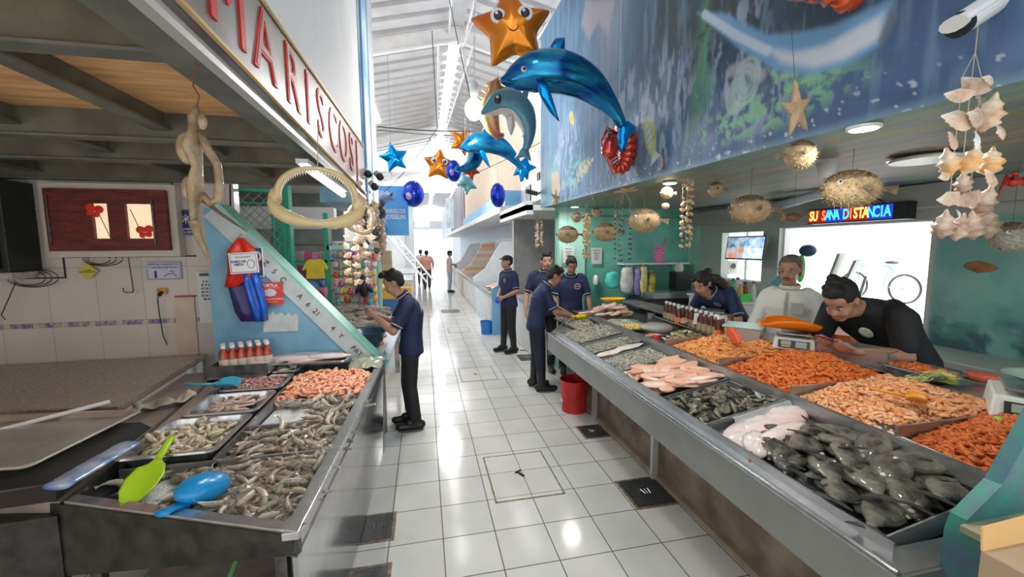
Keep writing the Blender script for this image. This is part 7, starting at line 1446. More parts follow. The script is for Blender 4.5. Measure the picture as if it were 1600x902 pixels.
shell_string('shell_mobile', 'mobile of small black shells hanging under the level starfish', (1.795, 3.5, 2.316), .66, 5, 12, .016, [SHELLD], .075, .1, 6)
shell_string('shell_mobile', 'string of pale shells left of the black mobile', (2.256, 4.6, 2.242), .3, 1, 3, .03, [SHELLW], .03, .4, 7)
shell_string('shell_mobile', 'cluster of brown conches hanging at the painted corner', (-0.454, 3.9, 2.32), .62, 6, 9, .045, [SHP, SHELLD, SHP], .10, .7, 8)
shell_string('shell_mobile', 'string of white scallops hanging below the small jaw in front of the toys', (-0.511, 3.4, 1.987), .48, 4, 6, .040, [SHELLW, SHP, SHELLW], .07, .2, 9)
shell_string('shell_mobile', 'brown shell string between the small jaw and the brown conches', (-0.473, 3.6, 2.189), .34, 3, 4, .045, [SHP, SHELLW], .06, .5, 10)
starfish('flat brown starfish hanging under the painted corner wall', (-0.465, 3.95, 2.184), .14, (PI/2-.2, 0, .2), None, m=TAN)
starfish('small brown starfish on the lower edge of the letter sign', (-0.532, 3.8, 2.425), .08, (0, .3, .5), None, m=TAN)
# corner cameras (dark domes)
t = T('camera_cluster', 'cluster of black and grey dome cameras at the end of the letter sign', 'security cameras', (-0.437, 3.98, 2.433)); 
for i, (dx, dz) in enumerate(((-.03, .05), (.02, -.06), (.07, .03))): new('dome', Geo().ell((dx, -.03, dz), (.035, .035, .035), 14, 10), BLACK, t, smooth=True); new('mount', Geo().tube([(dx, -.02, dz), (dx-.04, .0, dz+.04)], .028, 10), mat('camera grey', (.45, .42, .40), .5), t, smooth=True)
# ---------------- shark jaws
JAW = mat('dried shark jaw', (.66, .54, .30), .5, col2=(.62, .46, .22), scale=7, bump=.2); TOOTH = mat('tooth', (.86, .82, .66), .3)
def jaw(lab, loc, W, H, rot, top=2.3):
    t = T('shark_jaw', lab, 'shark jaw', loc, rot=rot); U, Lw = [], []
    for i in range(21):
        a = PI*i/20; U.append((W/2*math.cos(a)*.86, .0-.10*W*math.sin(a), H*.5*math.sin(a)**.8))
    new('upper_jaw', Geo().tube(U, [W*(.028+.022*abs(math.cos(PI*i/20))) for i in range(21)], 12, 0, .8), JAW, t, smooth=True)
    for i in range(21):
        a = PI*i/20; Lw.append((W/2*math.cos(a)*.98, -.06*W*math.sin(a), -H*.36*math.sin(a)**.9+.02*H))
    new('lower_jaw', Geo().tube(Lw, [W*(.038+.050*abs(math.sin(2*PI*i/20))) for i in range(21)], 12, 0, .9), JAW, t, smooth=True)
    for s in (-1, 1): new('jaw_joint', Geo().ell((s*W*.45, .0, .02*H), (W*.075, W*.06, W*.12), 14, 10), mat('brown joint', (.50, .28, .14), .6, col2=(.72, .55, .32), scale=20), t, smooth=True)
    g, gu = Geo(), Geo()
    for i in range(2, 39):
        a = PI*i/40; p = Vector((W/2*math.cos(a)*.80, -.10*W*math.sin(a)-.01*W, H*.46*math.sin(a)**.8)); d = Vector((-math.cos(a)*.4, -.2, -1)).normalized(); gu.tube([p, p+d*W*.045], [W*.014, W*.001], 4)
        p = Vector((W/2*math.cos(a)*.85, -.06*W*math.sin(a)-.02*W, -H*.29*math.sin(a)**.9)); g.tube([p, p+Vector((0, -.2, 1))*W*.022], [W*.010, W*.001], 4)
    new('upper_teeth', gu, TOOTH, t); new('lower_teeth', g, TOOTH, t); new('thread', string('s', (0, -.03, H*.5), (0, -.03, top-loc[2]), .002), ROPE, t); return t
_j = (-0.467, 2.05, 2.031); jaw('large open dried shark jaw hanging beside the fluorescent tube', (_j[0], 2.05, _j[2]+.005), .385, .29, (0, .06, .12), 2.36)
_j = (-0.392, 2.75, 1.997); jaw('small dried shark jaw with teeth behind the large jaw', (_j[0], 2.75, _j[2]), .20, .22, (0, .3, .7), 2.30)
# ---------------- dried octopus / ray on hook, top left
DRYR = mat('dried ray skin', (.22, .15, .075), .6, col2=(.40, .30, .18), scale=12, bump=.5, bscale=50, coat=.2)
HX, HY = -.607, 1.37
t = T('dried_ray', 'dried tan ray with long curled tails hanging from a rusty hook', 'dried ray', (HX, HY, 2.37)); f = lambda px, py: None
RP = [(-0.617, 1.37, 2.233), (-0.625, 1.37, 2.198), (-0.63, 1.37, 2.162), (-0.639, 1.37, 2.114), (-0.63, 1.37, 2.061), (-0.639, 1.37, 2.01), (-0.646, 1.37, 1.956), (-0.65, 1.37, 1.901)]
P = [Vector(p)-Vector((HX, HY, 2.37)) for p in RP]; g = Geo(); g.tube(P, [.006, .028, .022, .040, .022, .034, .022, .010], 14, 0, .55); new('body', g, DRYR, t, smooth=True)
wing = Geo().ell((0, 0, 0), (.030, .014, .045), 14, 10); P0 = Vector((-0.645, 1.36, 2.112))-Vector((HX, HY, 2.37)); new('wing', wing, DRYR, t, loc=P0, smooth=True); P0 = Vector((-0.648, 1.36, 2))-Vector((HX, HY, 2.37)); new('wing', Geo().ell((0, 0, 0), (.022, .012, .035), 14, 10), DRYR, t, loc=P0, smooth=True)
P0 = Vector((-0.603, 1.36, 2.187))-Vector((HX, HY, 2.37)); new('wing', Geo().ell((0, 0, 0), (.012, .01, .022), 14, 10), DRYR, t, loc=P0, smooth=True)
def rp(*pts): return [Vector(p)-Vector((HX, HY, 2.37)) for p in pts]
new('tail', Geo().tube(rp((-0.649, 1.37, 1.91), (-0.641, 1.37, 1.864), (-0.63, 1.37, 1.836), (-0.62, 1.37, 1.798), (-0.617, 1.37, 1.77)), [.016, .012, .009, .005, .002], 8), DRYR, t, smooth=True)
new('arm', Geo().tube(rp((-0.619, 1.37, 2.163), (-0.594, 1.36, 2.108), (-0.573, 1.36, 2.068), (-0.572, 1.36, 2.01), (-0.58, 1.36, 1.97), (-0.6, 1.36, 1.959), (-0.615, 1.36, 1.982), (-0.631, 1.37, 1.965)), [.010, .012, .011, .011, .012, .012, .010, .006], 10), DRYR, t, smooth=True)
new('dark_spike', Geo().tube(rp((-0.624, 1.37, 1.971), (-0.591, 1.38, 1.939), (-0.559, 1.4, 1.907), (-0.53, 1.42, 1.881)), [.006, .005, .004, .001], 6), mat('dark tail', (.08, .05, .03), .6), t)
new('hook', Geo().tube(rp((-0.617, 1.37, 2.233), (-0.61, 1.37, 2.26), (-0.623, 1.37, 2.285), (-0.623, 1.37, 2.307), (-0.615, 1.37, 2.325)), .0025, 6), mat('rusty iron', (.20, .07, .03), .7), t)
new('ring', Geo().tube([Vector((-.0+.014*math.cos(a), 0, -.012+.014*math.sin(a))) for a in np.linspace(0, 2*PI, 16)], .003, 6), mat('rusty iron', (.20, .07, .03), .7), t)
# ---------------- ceiling lamps of the right stall
GLOW = mat('lamp glow', (1, .98, .90), .5, emit=8)
for i, (c, lab, pw) in enumerate((((1.743, 1.371, 2.305), 'lit round ceiling lamp over the near dried shrimp', 8), ((1.914, 2.967, 2.33), 'lit round ceiling lamp over the middle of the right counter', 8), ((1.982, 5.244, 2.36), 'lit round ceiling lamp nearest the pale pillar', 7))):
    t = T('ceiling_lamp', lab, 'lamp', (c[0], c[1], c[2]-.012)); new('disc', Geo().cyl((0, 0, -.006), .046, .004, 28), GLOW, t); new('ring', Geo().lathe((0, 0, -.004), [(.048, 0), (.058, .002), (.058, .012), (.0, .012)], 28), WPLAST, t, smooth=False)
    area('lamp_light', (0, 0, -.02), (0, 0, 0), .12, .12, pw, (1, .97, .90), t)
c = (2.698, 1.78, 2.27); t = T('ceiling_lamp', 'unlit flat white disc lamp on the painted ceiling near the text sign', 'lamp', (c[0], c[1], 2.28)); new('disc', Geo().cyl((0, 0, 0), .15, .014, 32), WPLAST, t); new('rim_ring', Geo().lathe((0, 0, .01), [(.15, 0), (.16, .004), (.15, .012)], 32), PANW, t)
c = (2.282, 1.985, 2.27); new('white_cup_fitting', Geo().lathe((0, 0, -.09), [(.035, 0), (.055, .09), (.05, .09)], 18), WPLAST, loc=(c[0], c[1], 2.30), label='white cup shaped fitting on the painted ceiling', cat='light fitting', smooth=True)
a, b = (3.6, 3.723, 2.217), (3.6, 3.157, 2.299); new('blue_tube', Geo().tube([a, b], .045, 12), mat('pale blue tube', (.50, .60, .66), .35), smooth=True, label='pale blue grey pipe under the painted ceiling behind the big pufferfish', cat='pipe')
wire('ceiling_wire', [(1.9, 5.75, 2.30), (3.0, 5.70, 2.27), (4.1, 5.65, 2.26)], 'black wire along the top of the green end wall', .006)
# crab and yellow shape at right edge
t = T('red_crab', 'red crab decoration at the right edge under the painted ceiling', 'crab', (3.039, 1.6, 2.152)); CRB = mat('crab red', (.50, .03, .015), .35, var=.3, scale=20); new('shell', Geo().ell((0, 0, 0), (.045, .03, .028), 16, 10), CRB, t, smooth=True)
for s in (-1, 1):
    for k in range(4): new('leg', Geo().tube([(s*.03, 0, -.0), (s*(.07+.01*k), -.01, .03-.02*k), (s*(.10+.005*k), -.01, -.02-.022*k)], [.007, .006, .002], 6), CRB, t)
    new('claw', Geo().tube([(s*.03, -.02, .01), (s*.07, -.04, .035), (s*.10, -.04, .03)], [.008, .012, .004], 8), CRB, t)
t = T('yellow_fish', 'olive yellow fish ornament on the back wall below the red crab', 'fish ornament', (4.2, 2.168, 2.038)); new('body', Geo().ell((0, 0, 0), (.02, .14, .07), 16, 10), mat('olive yellow', (.36, .30, .03), .5), t, smooth=True); new('fin', Geo().ell((0, 0, .07), (.01, .06, .05), 12, 8), mat('olive yellow', (.36, .30, .03), .5), t, smooth=True)

# ================================================================ PEOPLE
SKIN = mat('brown skin', (.42, .22, .14), .5, sss=.1, bump=.05, bscale=200); SKIN2 = mat('light brown skin', (.50, .27, .18), .5, sss=.1)
HAIR = mat('black hair', (.006, .005, .005), .65, bump=.6, bscale=80); HAIRG = mat('grey brown hair', (.16, .12, .10), .55, bump=.6, bscale=80); HAIRR = mat('hair with copper ends', (.10, .02, .012), .5, col2=(.02, .012, .01), scale=6, bump=.5, bscale=80)
NAVY = mat('navy polo cloth', (.012, .022, .075), .75, var=.2, scale=5, bump=.35, bscale=14, bdist=.02); TROU = mat('black trousers', (.010, .010, .013), .7, bump=.3, bscale=12, bdist=.02); DENIMD = mat('dark blue trousers', (.012, .016, .035), .7, bump=.3, bscale=12, bdist=.02)
BLKT = mat('black t-shirt', (.010, .011, .013), .75, bump=.35, bscale=12, bdist=.02); WSH = mat('off white shirt', (.78, .77, .72), .7, bump=.4, bscale=10, bdist=.02)
RUB = mat('black rubber', (.012, .012, .013), .3); EYEW = mat('eye white', (.48, .44, .41), .3); PUP = mat('dark iris', (.02, .012, .01), .2); LIP = mat('lips', (.35, .12, .10), .5)
def capsule(g, a, b, ra, rb=None, n=12, mi=0):
    a, b = Vector(a), Vector(b); rb = ra if rb is None else rb; d = (b-a); L = d.length; d = d/L if L > 1e-6 else Vector((0, 0, 1))
    P, R = [], []
    for k in (0.03, .3, .6, .85): P.append(a-d*ra*math.cos(math.asin(min(1, k)))); R.append(ra*k)
    P += [a, b]; R += [ra, rb]
    for k in (.85, .6, .3, .03): P.append(b+d*rb*math.cos(math.asin(k))); R.append(rb*k)
    if L < 1e-6: return g.ell(a, (ra,)*3, n, 8)
    return g.tube(P, R, n, mi)
def torso(g, secs, lat, n=18):
    """secs: (centre, half depth, half width)"""
    lat = Vector(lat).normalized(); rings = []
    C = [Vector(s[0]) for s in secs]
    for i, (c, dp, w_) in enumerate(secs):
        t = (C[min(i+1, len(C)-1)]-C[max(i-1, 0)]).normalized(); fw = lat.cross(t).normalized()
        rings.append([C[i]+lat*w_*math.copysign(abs(math.cos(a))**.85, math.cos(a))+fw*dp*math.copysign(abs(math.sin(a))**.9, math.sin(a)) for a in np.linspace(0, 2*PI, n, endpoint=False)])
    return g.loft(rings)
def blob(name, g, m, parent, vox=.008, smooth=4, fac=.5, label=None):
    o = new(name, g, m, parent, fix=True, label=label)
    r = o.modifiers.new('remesh', 'REMESH'); r.mode = 'VOXEL'; r.voxel_size = vox; r.use_smooth_shade = True
    s = o.modifiers.new('smooth', 'SMOOTH'); s.iterations = smooth; s.factor = fac
    return o
def hand(g, w, d, pn, side, curl=.5, s=1., spread=.0, tc=.3):
    """w wrist, d direction, pn palm normal (palm faces it), side +1 if thumb lies along d x pn"""
    w, d, pn = Vector(w), Vector(d).normalized(), Vector(pn); pn = (pn-d*pn.dot(d)).normalized(); sd = d.cross(pn)*side
    for k, off in enumerate((-.026, -.009, .009, .025)): capsule(g, w+d*.01*s+sd*off*.5*s, w+d*.078*s+sd*off*s, .014*s, .0125*s, 8)
    for k, (off, L) in enumerate(zip((-.029, -.010, .010, .029), (.055, .068, .074, .066))):
        p = w+d*.084*s+sd*off*s; q = d
        for j, f in enumerate((.45, .32, .23)):
            a = curl*(.35+.45*j)*1.0; q = (d*math.cos(a)+pn*math.sin(a)+sd*spread*off*20).normalized(); p2 = p+q*L*f*s; capsule(g, p, p2, (.0090-.0008*j)*s, (.0086-.0008*j)*s, 8); p = p2
    p = w+d*.022*s+sd*.026*s; a1 = (d*.62+sd*.72+pn*tc).normalized(); p2 = p+a1*.040*s; capsule(g, p, p2, .0125*s, .010*s, 8); a2 = (d*.85+sd*.25+pn*(tc+.3)).normalized(); capsule(g, p2, p2+a2*.030*s, .010*s, .008*s, 8)
def head(t, g, c, yaw, pitch, roll=0., skin=SKIN, hair='short', hm=HAIR, s=1., brow=HAIR, female=False, must=False):
    M = TM(*c) @ RM(0, 0, yaw) @ RM(0, pitch, 0) @ RM(roll, 0, 0)   # local x is the way the face looks
    R3 = M.to_3x3(); P = lambda x, y, z: M @ Vector((x*s, y*s, z*s)); Q = R3.to_4x4()
    def E_(x, y, z, r, gg=g, n=16, m=10): gg.ell(P(x, y, z), tuple(q*s for q in r), n, m, 0, Q)
    E_(-.012, 0, .030, (.094, .075, .088)); E_(.022, 0, -.030, (.066, .060, .078)); E_(.048, 0, -.082, (.032, .034, .026)); E_(.030, 0, .045, (.060, .062, .050))
    E_(.056, .030, -.035, (.028, .026, .028)); E_(.056, -.030, -.035, (.028, .026, .028))
    E_(.074, 0, .022, (.016, .044, .012)); capsule(g, P(.082, 0, .015), P(.100, 0, -.022), .008*s, .013*s, 8); E_(.092, .010, -.026, (.010, .008, .008)); E_(.092, -.010, -.026, (.010, .008, .008))
    E_(.076, 0, -.052, (.016, .024, .010))
    for q in (-1, 1): E_(-.006, .078*q, -.002, (.020, .009, .030)); E_(-.010, .084*q, .010, (.014, .006, .016))
    # features
    for q in (-1, 1):
        e = Geo(); e.ell(P(.0745, .028*q, .006), (.0115*s, .012*s, .0048*s), 12, 8, 0, Q); new('eye', e, EYEW, t, smooth=True)
        e = Geo(); e.ell(P(.083, .028*q, .005), (.005*s, .0055*s, .0046*s), 10, 6, 0, Q); new('iris', e, PUP, t, smooth=True)
        e = Geo(); e.tube([P(.082, .014*q, .024), P(.084, .028*q, .029), P(.074, .044*q, .025)], [.0028*s, .0042*s, .0022*s], 6); new('eyebrow', e, brow, t, smooth=True)
    e = Geo(); e.tube([P(.086, -.020, -.056), P(.0935, -.008, -.0535), P(.0925, 0, -.055), P(.0935, .008, -.0535), P(.086, .020, -.056)], [.002*s, .0045*s, .004*s, .0045*s, .002*s], 6); e.tube([P(.084, -.018, -.059), P(.0915, 0, -.063), P(.084, .018, -.059)], [.002*s, .0055*s, .002*s], 6); new('mouth', e, LIP, t, smooth=True)
    if must: e = Geo(); e.tube([P(.080, -.028, -.052), P(.092, -.012, -.043), P(.095, 0, -.041), P(.092, .012, -.043), P(.080, .028, -.052)], [.003*s, .008*s, .007*s, .008*s, .003*s], 8); new('moustache', e, HAIRG, t, smooth=True)
    h = Geo()
    if hair == 'cap':
        E_(-.030, 0, .010, (.082, .080, .070), h); blob('hair', h, hm, t, .007, 3)
        k = Geo(); E_(-.010, 0, .058, (.102, .084, .068), k); k.loft([[P(.06+.085*math.cos(a)*q, .070*math.sin(a), .062-.02*math.cos(a)*q+dz) for a in np.linspace(-PI/2, PI/2, 12)] for q, dz in ((1, 0), (1, .010), (.2, .014), (.2, 0))], True); blob('cap', k, BLKT, t, .006, 3)
    elif hair == 'quiff':
        E_(-.022, 0, .045, (.098, .080, .086), h); E_(-.055, 0, .0, (.055, .072, .06), h)
        for k in range(16): a = rr(-1.2, 1.2); E_(.045+rr(-.03, .045), .05*math.sin(a), .112+rr(-.012, .025), (.026, .024, .024), h, 10, 6)
        for k in range(10): E_(rr(-.05, .02), rr(-.05, .05), .122+rr(0, .012), (.03, .028, .018), h, 10, 6)
        blob('hair', h, hm, t, .006, 2)
    elif hair == 'long':
        E_(-.022, 0, .040, (.100, .088, .088), h); E_(-.05, 0, -.02, (.065, .084, .07), h); E_(.045, .035, .085, (.045, .035, .03), h); E_(.045, -.035, .085, (.045, .035, .03), h)
        blob('hair', h, hm, t, .007, 2)
    elif hair == 'receding':
        E_(-.026, 0, .044, (.092, .086, .084), h); E_(-.035, 0, -.005, (.066, .085, .060), h); E_(.02, 0, .095, (.06, .06, .03), h); blob('hair', h, hm, t, .006, 3)
    else:
        E_(-.020, 0, .046, (.098, .083, .084), h); E_(-.048, 0, .0, (.060, .078, .060), h); E_(.040, 0, .098, (.05, .058, .030), h)
        for k in range(12): E_(rr(-.06, .06), rr(-.05, .05), .115+rr(-.01, .012), (.03, .03, .02), h, 8, 6)
        blob('hair', h, hm, t, .006, 2)
    return M
def human(label, loc, ang, J, top=NAVY, bottom=TROU, skin=SKIN, sleeve='short', boots=False, s=1., build=1., trim=True, headkw={}, handkw={}, hk=None, shirt_z=None, logo=None, detail=True):
    """J joints in local frame: x forward, y left, z up"""
    t = T('person', label, 'person', loc, ang)
    D = dict(pelvis=(0, 0, .90), waist=(0, 0, 1.05), chest=(0, 0, 1.25), neck=(0, 0, 1.41), head=(.03, 0, 1.56), shL=(0, .175, 1.36), shR=(0, -.175, 1.36), elL=(.02, .22, 1.10), elR=(.02, -.22, 1.10), wrL=(.10, .22, .88), wrR=(.10, -.22, .88), hipL=(0, .09, .86), hipR=(0, -.09, .86), knL=(.02, .10, .48), knR=(.02, -.10, .48), anL=(-.02, .10, .09), anR=(-.02, -.10, .09), yaw=0., pitch=.1, roll=0., dL=(0, 0, -1), dR=(0, 0, -1), nL=(0, -1, 0), nR=(0, 1, 0), curl=.7)
    D.update(J); V = {k: Vector(v) for k, v in D.items() if hasattr(v, '__len__') and k[0] != '_'}
    B = build; g = Geo(); lat = V['shL']-V['shR']
    def secs(f):
        up = V['neck']; return [(V['pelvis']-Vector((0, 0, .07)), .085*f*B, .13*f*B), (V['pelvis'], .105*f*B, .160*f*B), (V['waist'], .092*f*B, .140*f*B), (V['waist'].lerp(V['chest'], .5), .100*f*B, .150*f*B), (V['chest'], .110*f*B, .172*f*B), (V['chest'].lerp(V['neck'], .55), .095*f, .175*f), (V['chest'].lerp(V['neck'], .88), .062*f, .10*f), (V['neck'], .050*f, .055*f)]
    torso(g, secs(.93), lat); hd = V['head']
    capsule(g, V['neck']-Vector((0, 0, .03)), hd-Vector((.015, 0, .07)), .054, .050)
    for sd in 'LR':
        sh, el, wr = V['sh'+sd], V['el'+sd], V['wr'+sd]
        capsule(g, sh, el, .046*B, .038*B); capsule(g, el, el.lerp(wr, .35), .038*B, .040*B); capsule(g, el.lerp(wr, .35), wr, .038*B, .026)
        hand(g, wr, V['d'+sd], V['n'+sd], 1 if (sd == 'L') else -1, D['curl'])
        capsule(g, V['hip'+sd], V['kn'+sd], .075*B, .052*B); capsule(g, V['kn'+sd], V['an'+sd], .050, .036)
        capsule(g, V['an'+sd], V['an'+sd]+Vector((.13, 0, -.045)), .036, .03)
    head(t, g, hd, D['yaw'], D['pitch'], D['roll'], skin, **headkw)
    blob('body', g, skin, t, .0075, 3)
    # shirt
    g = Geo(); bot = V['pelvis']+(V['waist']-V['pelvis'])*0-Vector((0, 0, .06))
    sc_ = [(bot, .125*B, .172*B)]+[(a, b, c) for a, b, c in secs(1.13)[1:]]; sc_[-1] = (sc_[-1][0], .062, .068); torso(g, sc_, lat, 22)
    for sd in 'LR':
        sh, el, wr = V['sh'+sd], V['el'+sd], V['wr'+sd]
        capsule(g, V['chest'].lerp(sh, .75)+Vector((0, 0, .06)), sh, .06, .062*B)
        if sleeve == 'short': capsule(g, sh, sh.lerp(el, .72), .062*B, .058*B)
        else: capsule(g, sh, el, .064*B, .055*B); capsule(g, el, el.lerp(wr, .93), .055*B, .042)
    blob('shirt', g, top, t, .010, 4)
    if sleeve == 'long' and not trim:
        n0 = (hd-V['neck']).normalized(); cl = V['neck'].lerp(hd, .12); la = lat.normalized(); fw = la.cross(n0)
        new('collar', Geo().loft([[cl+n0*dz+(la*math.cos(a)*r+fw*math.sin(a)*r) for a in np.linspace(0, 2*PI, 20, endpoint=False)] for r, dz in ((.074, -.018), (.086, .002), (.074, .022), (.062, .004))], True), top, t, smooth=True)
        new('button_placket', Geo().tube([V['neck']+Vector((.075, 0, -.03)), V['chest']+Vector((.145, 0, .04)), V['chest']+Vector((.150, 0, -.06)), V['waist']+Vector((.125, 0, 0))], .010, 6), mat('placket shade', (.50, .48, .44), .7), t)
        new('shirt_pocket', Geo().cbox((.118*B+.012, .09, V['chest'].z-.0), (.006, .09, .10)), mat('placket shade', (.50, .48, .44), .7), t, bevel=.002)
    if trim:
        for sd in 'LR':
            sh, el = V['sh'+sd], V['el'+sd]; d = (el-sh).normalized(); c = sh.lerp(el, .80); k = sh.lerp(el, .76); u = d.orthogonal().normalized(); v = d.cross(u)
            new('sleeve_trim', Geo().tube([k+(u*math.cos(a)+v*math.sin(a))*.0600*B for a in np.linspace(0, 2*PI, 22)], .004, 5), WHITE, t)
        u = Vector((1, 0, 0)); n0 = (hd-V['neck']).normalized(); cl = V['neck'].lerp(hd, .14); la = lat.normalized(); fw = la.cross(n0)
        new('collar', Geo().loft([[cl+n0*dz+(la*math.cos(a)*r+fw*math.sin(a)*r) for a in np.linspace(0, 2*PI, 20, endpoint=False)] for r, dz in ((.066, -.012), (.072, .012), (.062, .030), (.056, .010))], True), top, t, smooth=True)
        new('collar_trim', Geo().tube([cl+n0*.004+(la*math.cos(a)+fw*math.sin(a))*.077 for a in np.linspace(0, 2*PI, 24)], .003, 5), WHITE, t)
    # trousers
    g = Geo(); torso(g, [(V['pelvis']+Vector((0, 0, .05)), .105*B, .150*B), (V['pelvis'], .115*B, .165*B), (V['pelvis']-Vector((0, 0, .08)), .105*B, .155*B)], V['hipL']-V['hipR'])
    for sd in 'LR':
        kn, an = V['kn'+sd], V['an'+sd]; capsule(g, V['hip'+sd], kn, .092*B, .070*B); capsule(g, kn, kn.lerp(an, .55 if boots else .92), .070*B, .058*B if not boots else .06)
    blob('trousers', g, bottom, t, .011, 4)
    for sd in 'LR':
        an = V['an'+sd]; g = Geo(); a0 = an+Vector((-.045, 0, -.052)); capsule(g, a0+Vector((0, 0, .012)), an+Vector((.17, 0, -.045)), .040, .036); capsule(g, a0+Vector((0, 0, .02)), an+Vector((.07, 0, -.01)), .046, .036)
        if boots: capsule(g, an+Vector((0, 0, -.03)), an.lerp(V['kn'+sd], .62), .052, .062)
        else: capsule(g, an, an+Vector((0, 0, .02)), .05, .05)
        o = blob('boot' if boots else 'shoe', g, RUB, t, .009, 2)
        q = Geo(); q.loft([[(an.x+.055+.125*math.cos(a), an.y+.045*math.sin(a), z) for a in np.linspace(0, 2*PI, 20, endpoint=False)] for z in (0.0, .018)]); new('sole', q, mat('dark sole', (.10, .09, .08), .6), o)
    if logo:
        p, rot, sc2 = logo; new('chest_emblem', Geo().lathe((0, 0, 0), [(.020*sc2, 0), (.026*sc2, .003), (.020*sc2, .004)], 18, 0, False, TM(*p) @ Euler(rot).to_matrix().to_4x4()), mat('emblem pale', (.50, .52, .62), .6), t)
        new('chest_emblem', Geo().ell((0, 0, 0), (.008*sc2, .012*sc2, .004), 10, 6, 0, Euler(rot).to_matrix().to_4x4()).mesh('e'), None, t, loc=p) if False else new('emblem_mark', Geo().ell(p, (.009*sc2, .013*sc2, .005), 10, 6, 0, Euler(rot).to_matrix().to_4x4()), mat('emblem red', (.65, .08, .06), .6), t)
    return t
# 1 man examining a shrimp (left)
human('young man in navy polo holding up a shrimp at the left counter', (-.17, 4.16, 0), PI, dict(pelvis=(-.02, 0, .84), waist=(-.03, 0, .98), chest=(-.03, 0, 1.17), neck=(.03, 0, 1.335), head=(.125, 0, 1.475), shL=(-.01, .175, 1.275), shR=(.02, -.175, 1.275), elL=(.13, .23, 1.04), elR=(.16, -.20, 1.05), wrL=(.30, .10, 1.17), wrR=(.30, -.06, 1.15), hipL=(-.01, .08, .80), hipR=(-.01, -.08, .80), knL=(.0, .09, .45), knR=(.03, -.09, .45), anL=(-.05, .09, .09), anR=(.0, -.10, .09), pitch=.42, dL=(.8, -.35, .5), dR=(.8, .35, .5), nL=(0, -.8, .3), nR=(0, .8, .3), curl=1.2), headkw=dict(hair='quiff', s=.98), logo=((-.115, .085, 1.215), (.5, -PI/2, 0), 1.5))
new('held_shrimp', SM[2], None, loc=(-.575, 4.13, 1.255), rot=(.6, .4, .5), label='pale shrimp held up in the fingers of the man at the left counter', cat='shrimp').scale = (.8, .8, 1.0)
new('wrist_watch', Geo().tube([(-.455+.0*a+.012*math.cos(a), 4.075+.034*math.sin(a), 1.155+.034*math.cos(a)) for a in np.linspace(0, 2*PI, 16)], .007, 6), STEEL2, label='steel watch on the raised wrist of the man at the left counter', cat='watch')
# 2 cap man
human('man in black cap and navy polo with black rubber boots, hands at his belt', (1.40, 6.85, 0), PI+.35, dict(pelvis=(-.01, 0, .86), waist=(0, 0, 1.0), chest=(-.01, 0, 1.22), neck=(.0, 0, 1.40), head=(.03, 0, 1.56), shL=(-.01, .18, 1.34), shR=(0, -.18, 1.34), elL=(-.02, .24, 1.08), elR=(.0, -.24, 1.08), wrL=(.15, .10, .98), wrR=(.16, -.08, .97), dL=(.5, -.8, -.1), dR=(.5, .8, -.1), nL=(-.7, 0, -.4), nR=(-.7, 0, -.4), knL=(.0, .10, .46), knR=(.02, -.10, .46), anL=(-.04, .11, .09), anR=(.04, -.12, .09), yaw=-.1, pitch=-.05, curl=.8), boots=True, build=1.03, headkw=dict(hair='cap', hm=HAIR, s=1.0), logo=((.115, .07, 1.26), (0, PI/2, 0), 1.4))
new('blue_cloth', Geo().ell((0, 0, 0), (.05, .03, .06), 10, 8), mat('blue glove cloth', (.03, .12, .65), .5, bump=.5), loc=(1.20, 6.76, .93), smooth=True, label='bright blue cloth in the hands of the man in the cap', cat='cloth')
# 3 bending man with yellow scoop
human('man in navy polo leaning over the right counter with a yellow scoop', (1.40, 4.93, 0), -.12, dict(pelvis=(-.04, 0, .85), waist=(-.03, 0, .99), chest=(.02, 0, 1.17), neck=(.10, 0, 1.33), head=(.195, 0, 1.455), shL=(.07, .17, 1.27), shR=(.05, -.175, 1.27), elL=(.20, .20, 1.06), elR=(.17, -.21, 1.03), wrL=(.38, .10, .97), wrR=(.37, -.10, .965), dL=(.85, -.2, -.3), dR=(.9, .2, -.2), nL=(0, -.4, -.9), nR=(0, .4, -.9), hipL=(-.03, .09, .81), hipR=(-.03, -.09, .81), knL=(-.02, .10, .46), knR=(-.0, -.10, .46), anL=(-.05, .13, .09), anR=(.02, -.09, .09), pitch=.45, curl=1.3), bottom=DENIMD, boots=True, headkw=dict(s=1.0), logo=((-.10, -.07, 1.24), (.2, -PI/2-.3, 0), 1.2))
scoop('yellow_scoop', 'bright yellow scoop held over grey shrimp by the leaning man', mat('yellow plastic', (.82, .72, .01), .3), (1.84, 4.76, .93), -.05, .20, .13, .07)
# 4, 5 men behind
human('man in navy polo standing in front of the green pillar looking down', (2.03, 5.50, 0), -PI/2-.25, dict(pelvis=(0, 0, .86), head=(.05, 0, 1.55), neck=(.0, 0, 1.40), pitch=.40, yaw=.15, elL=(.02, .25, 1.10), elR=(.03, -.24, 1.10), wrL=(.10, .27, .90), wrR=(.16, -.22, .93), curl=.8), headkw=dict(s=.98), logo=((.120, .08, 1.27), (0, PI/2, 0), 1.6))
human('young man in navy polo behind the leaning man, facing the camera', (1.68, 5.62, 0), -PI/2-.05, dict(pelvis=(0, 0, .90), head=(.03, .02, 1.61), neck=(.0, 0, 1.46), chest=(0, 0, 1.29), waist=(0, 0, 1.09), shL=(0, .18, 1.40), shR=(0, -.18, 1.40), elL=(.02, .23, 1.14), elR=(.0, -.26, 1.14), wrL=(.10, .22, .92), wrR=(.12, -.30, .94), pitch=.02, yaw=-.1, roll=.05, curl=.8), skin=SKIN2, headkw=dict(s=1.0))
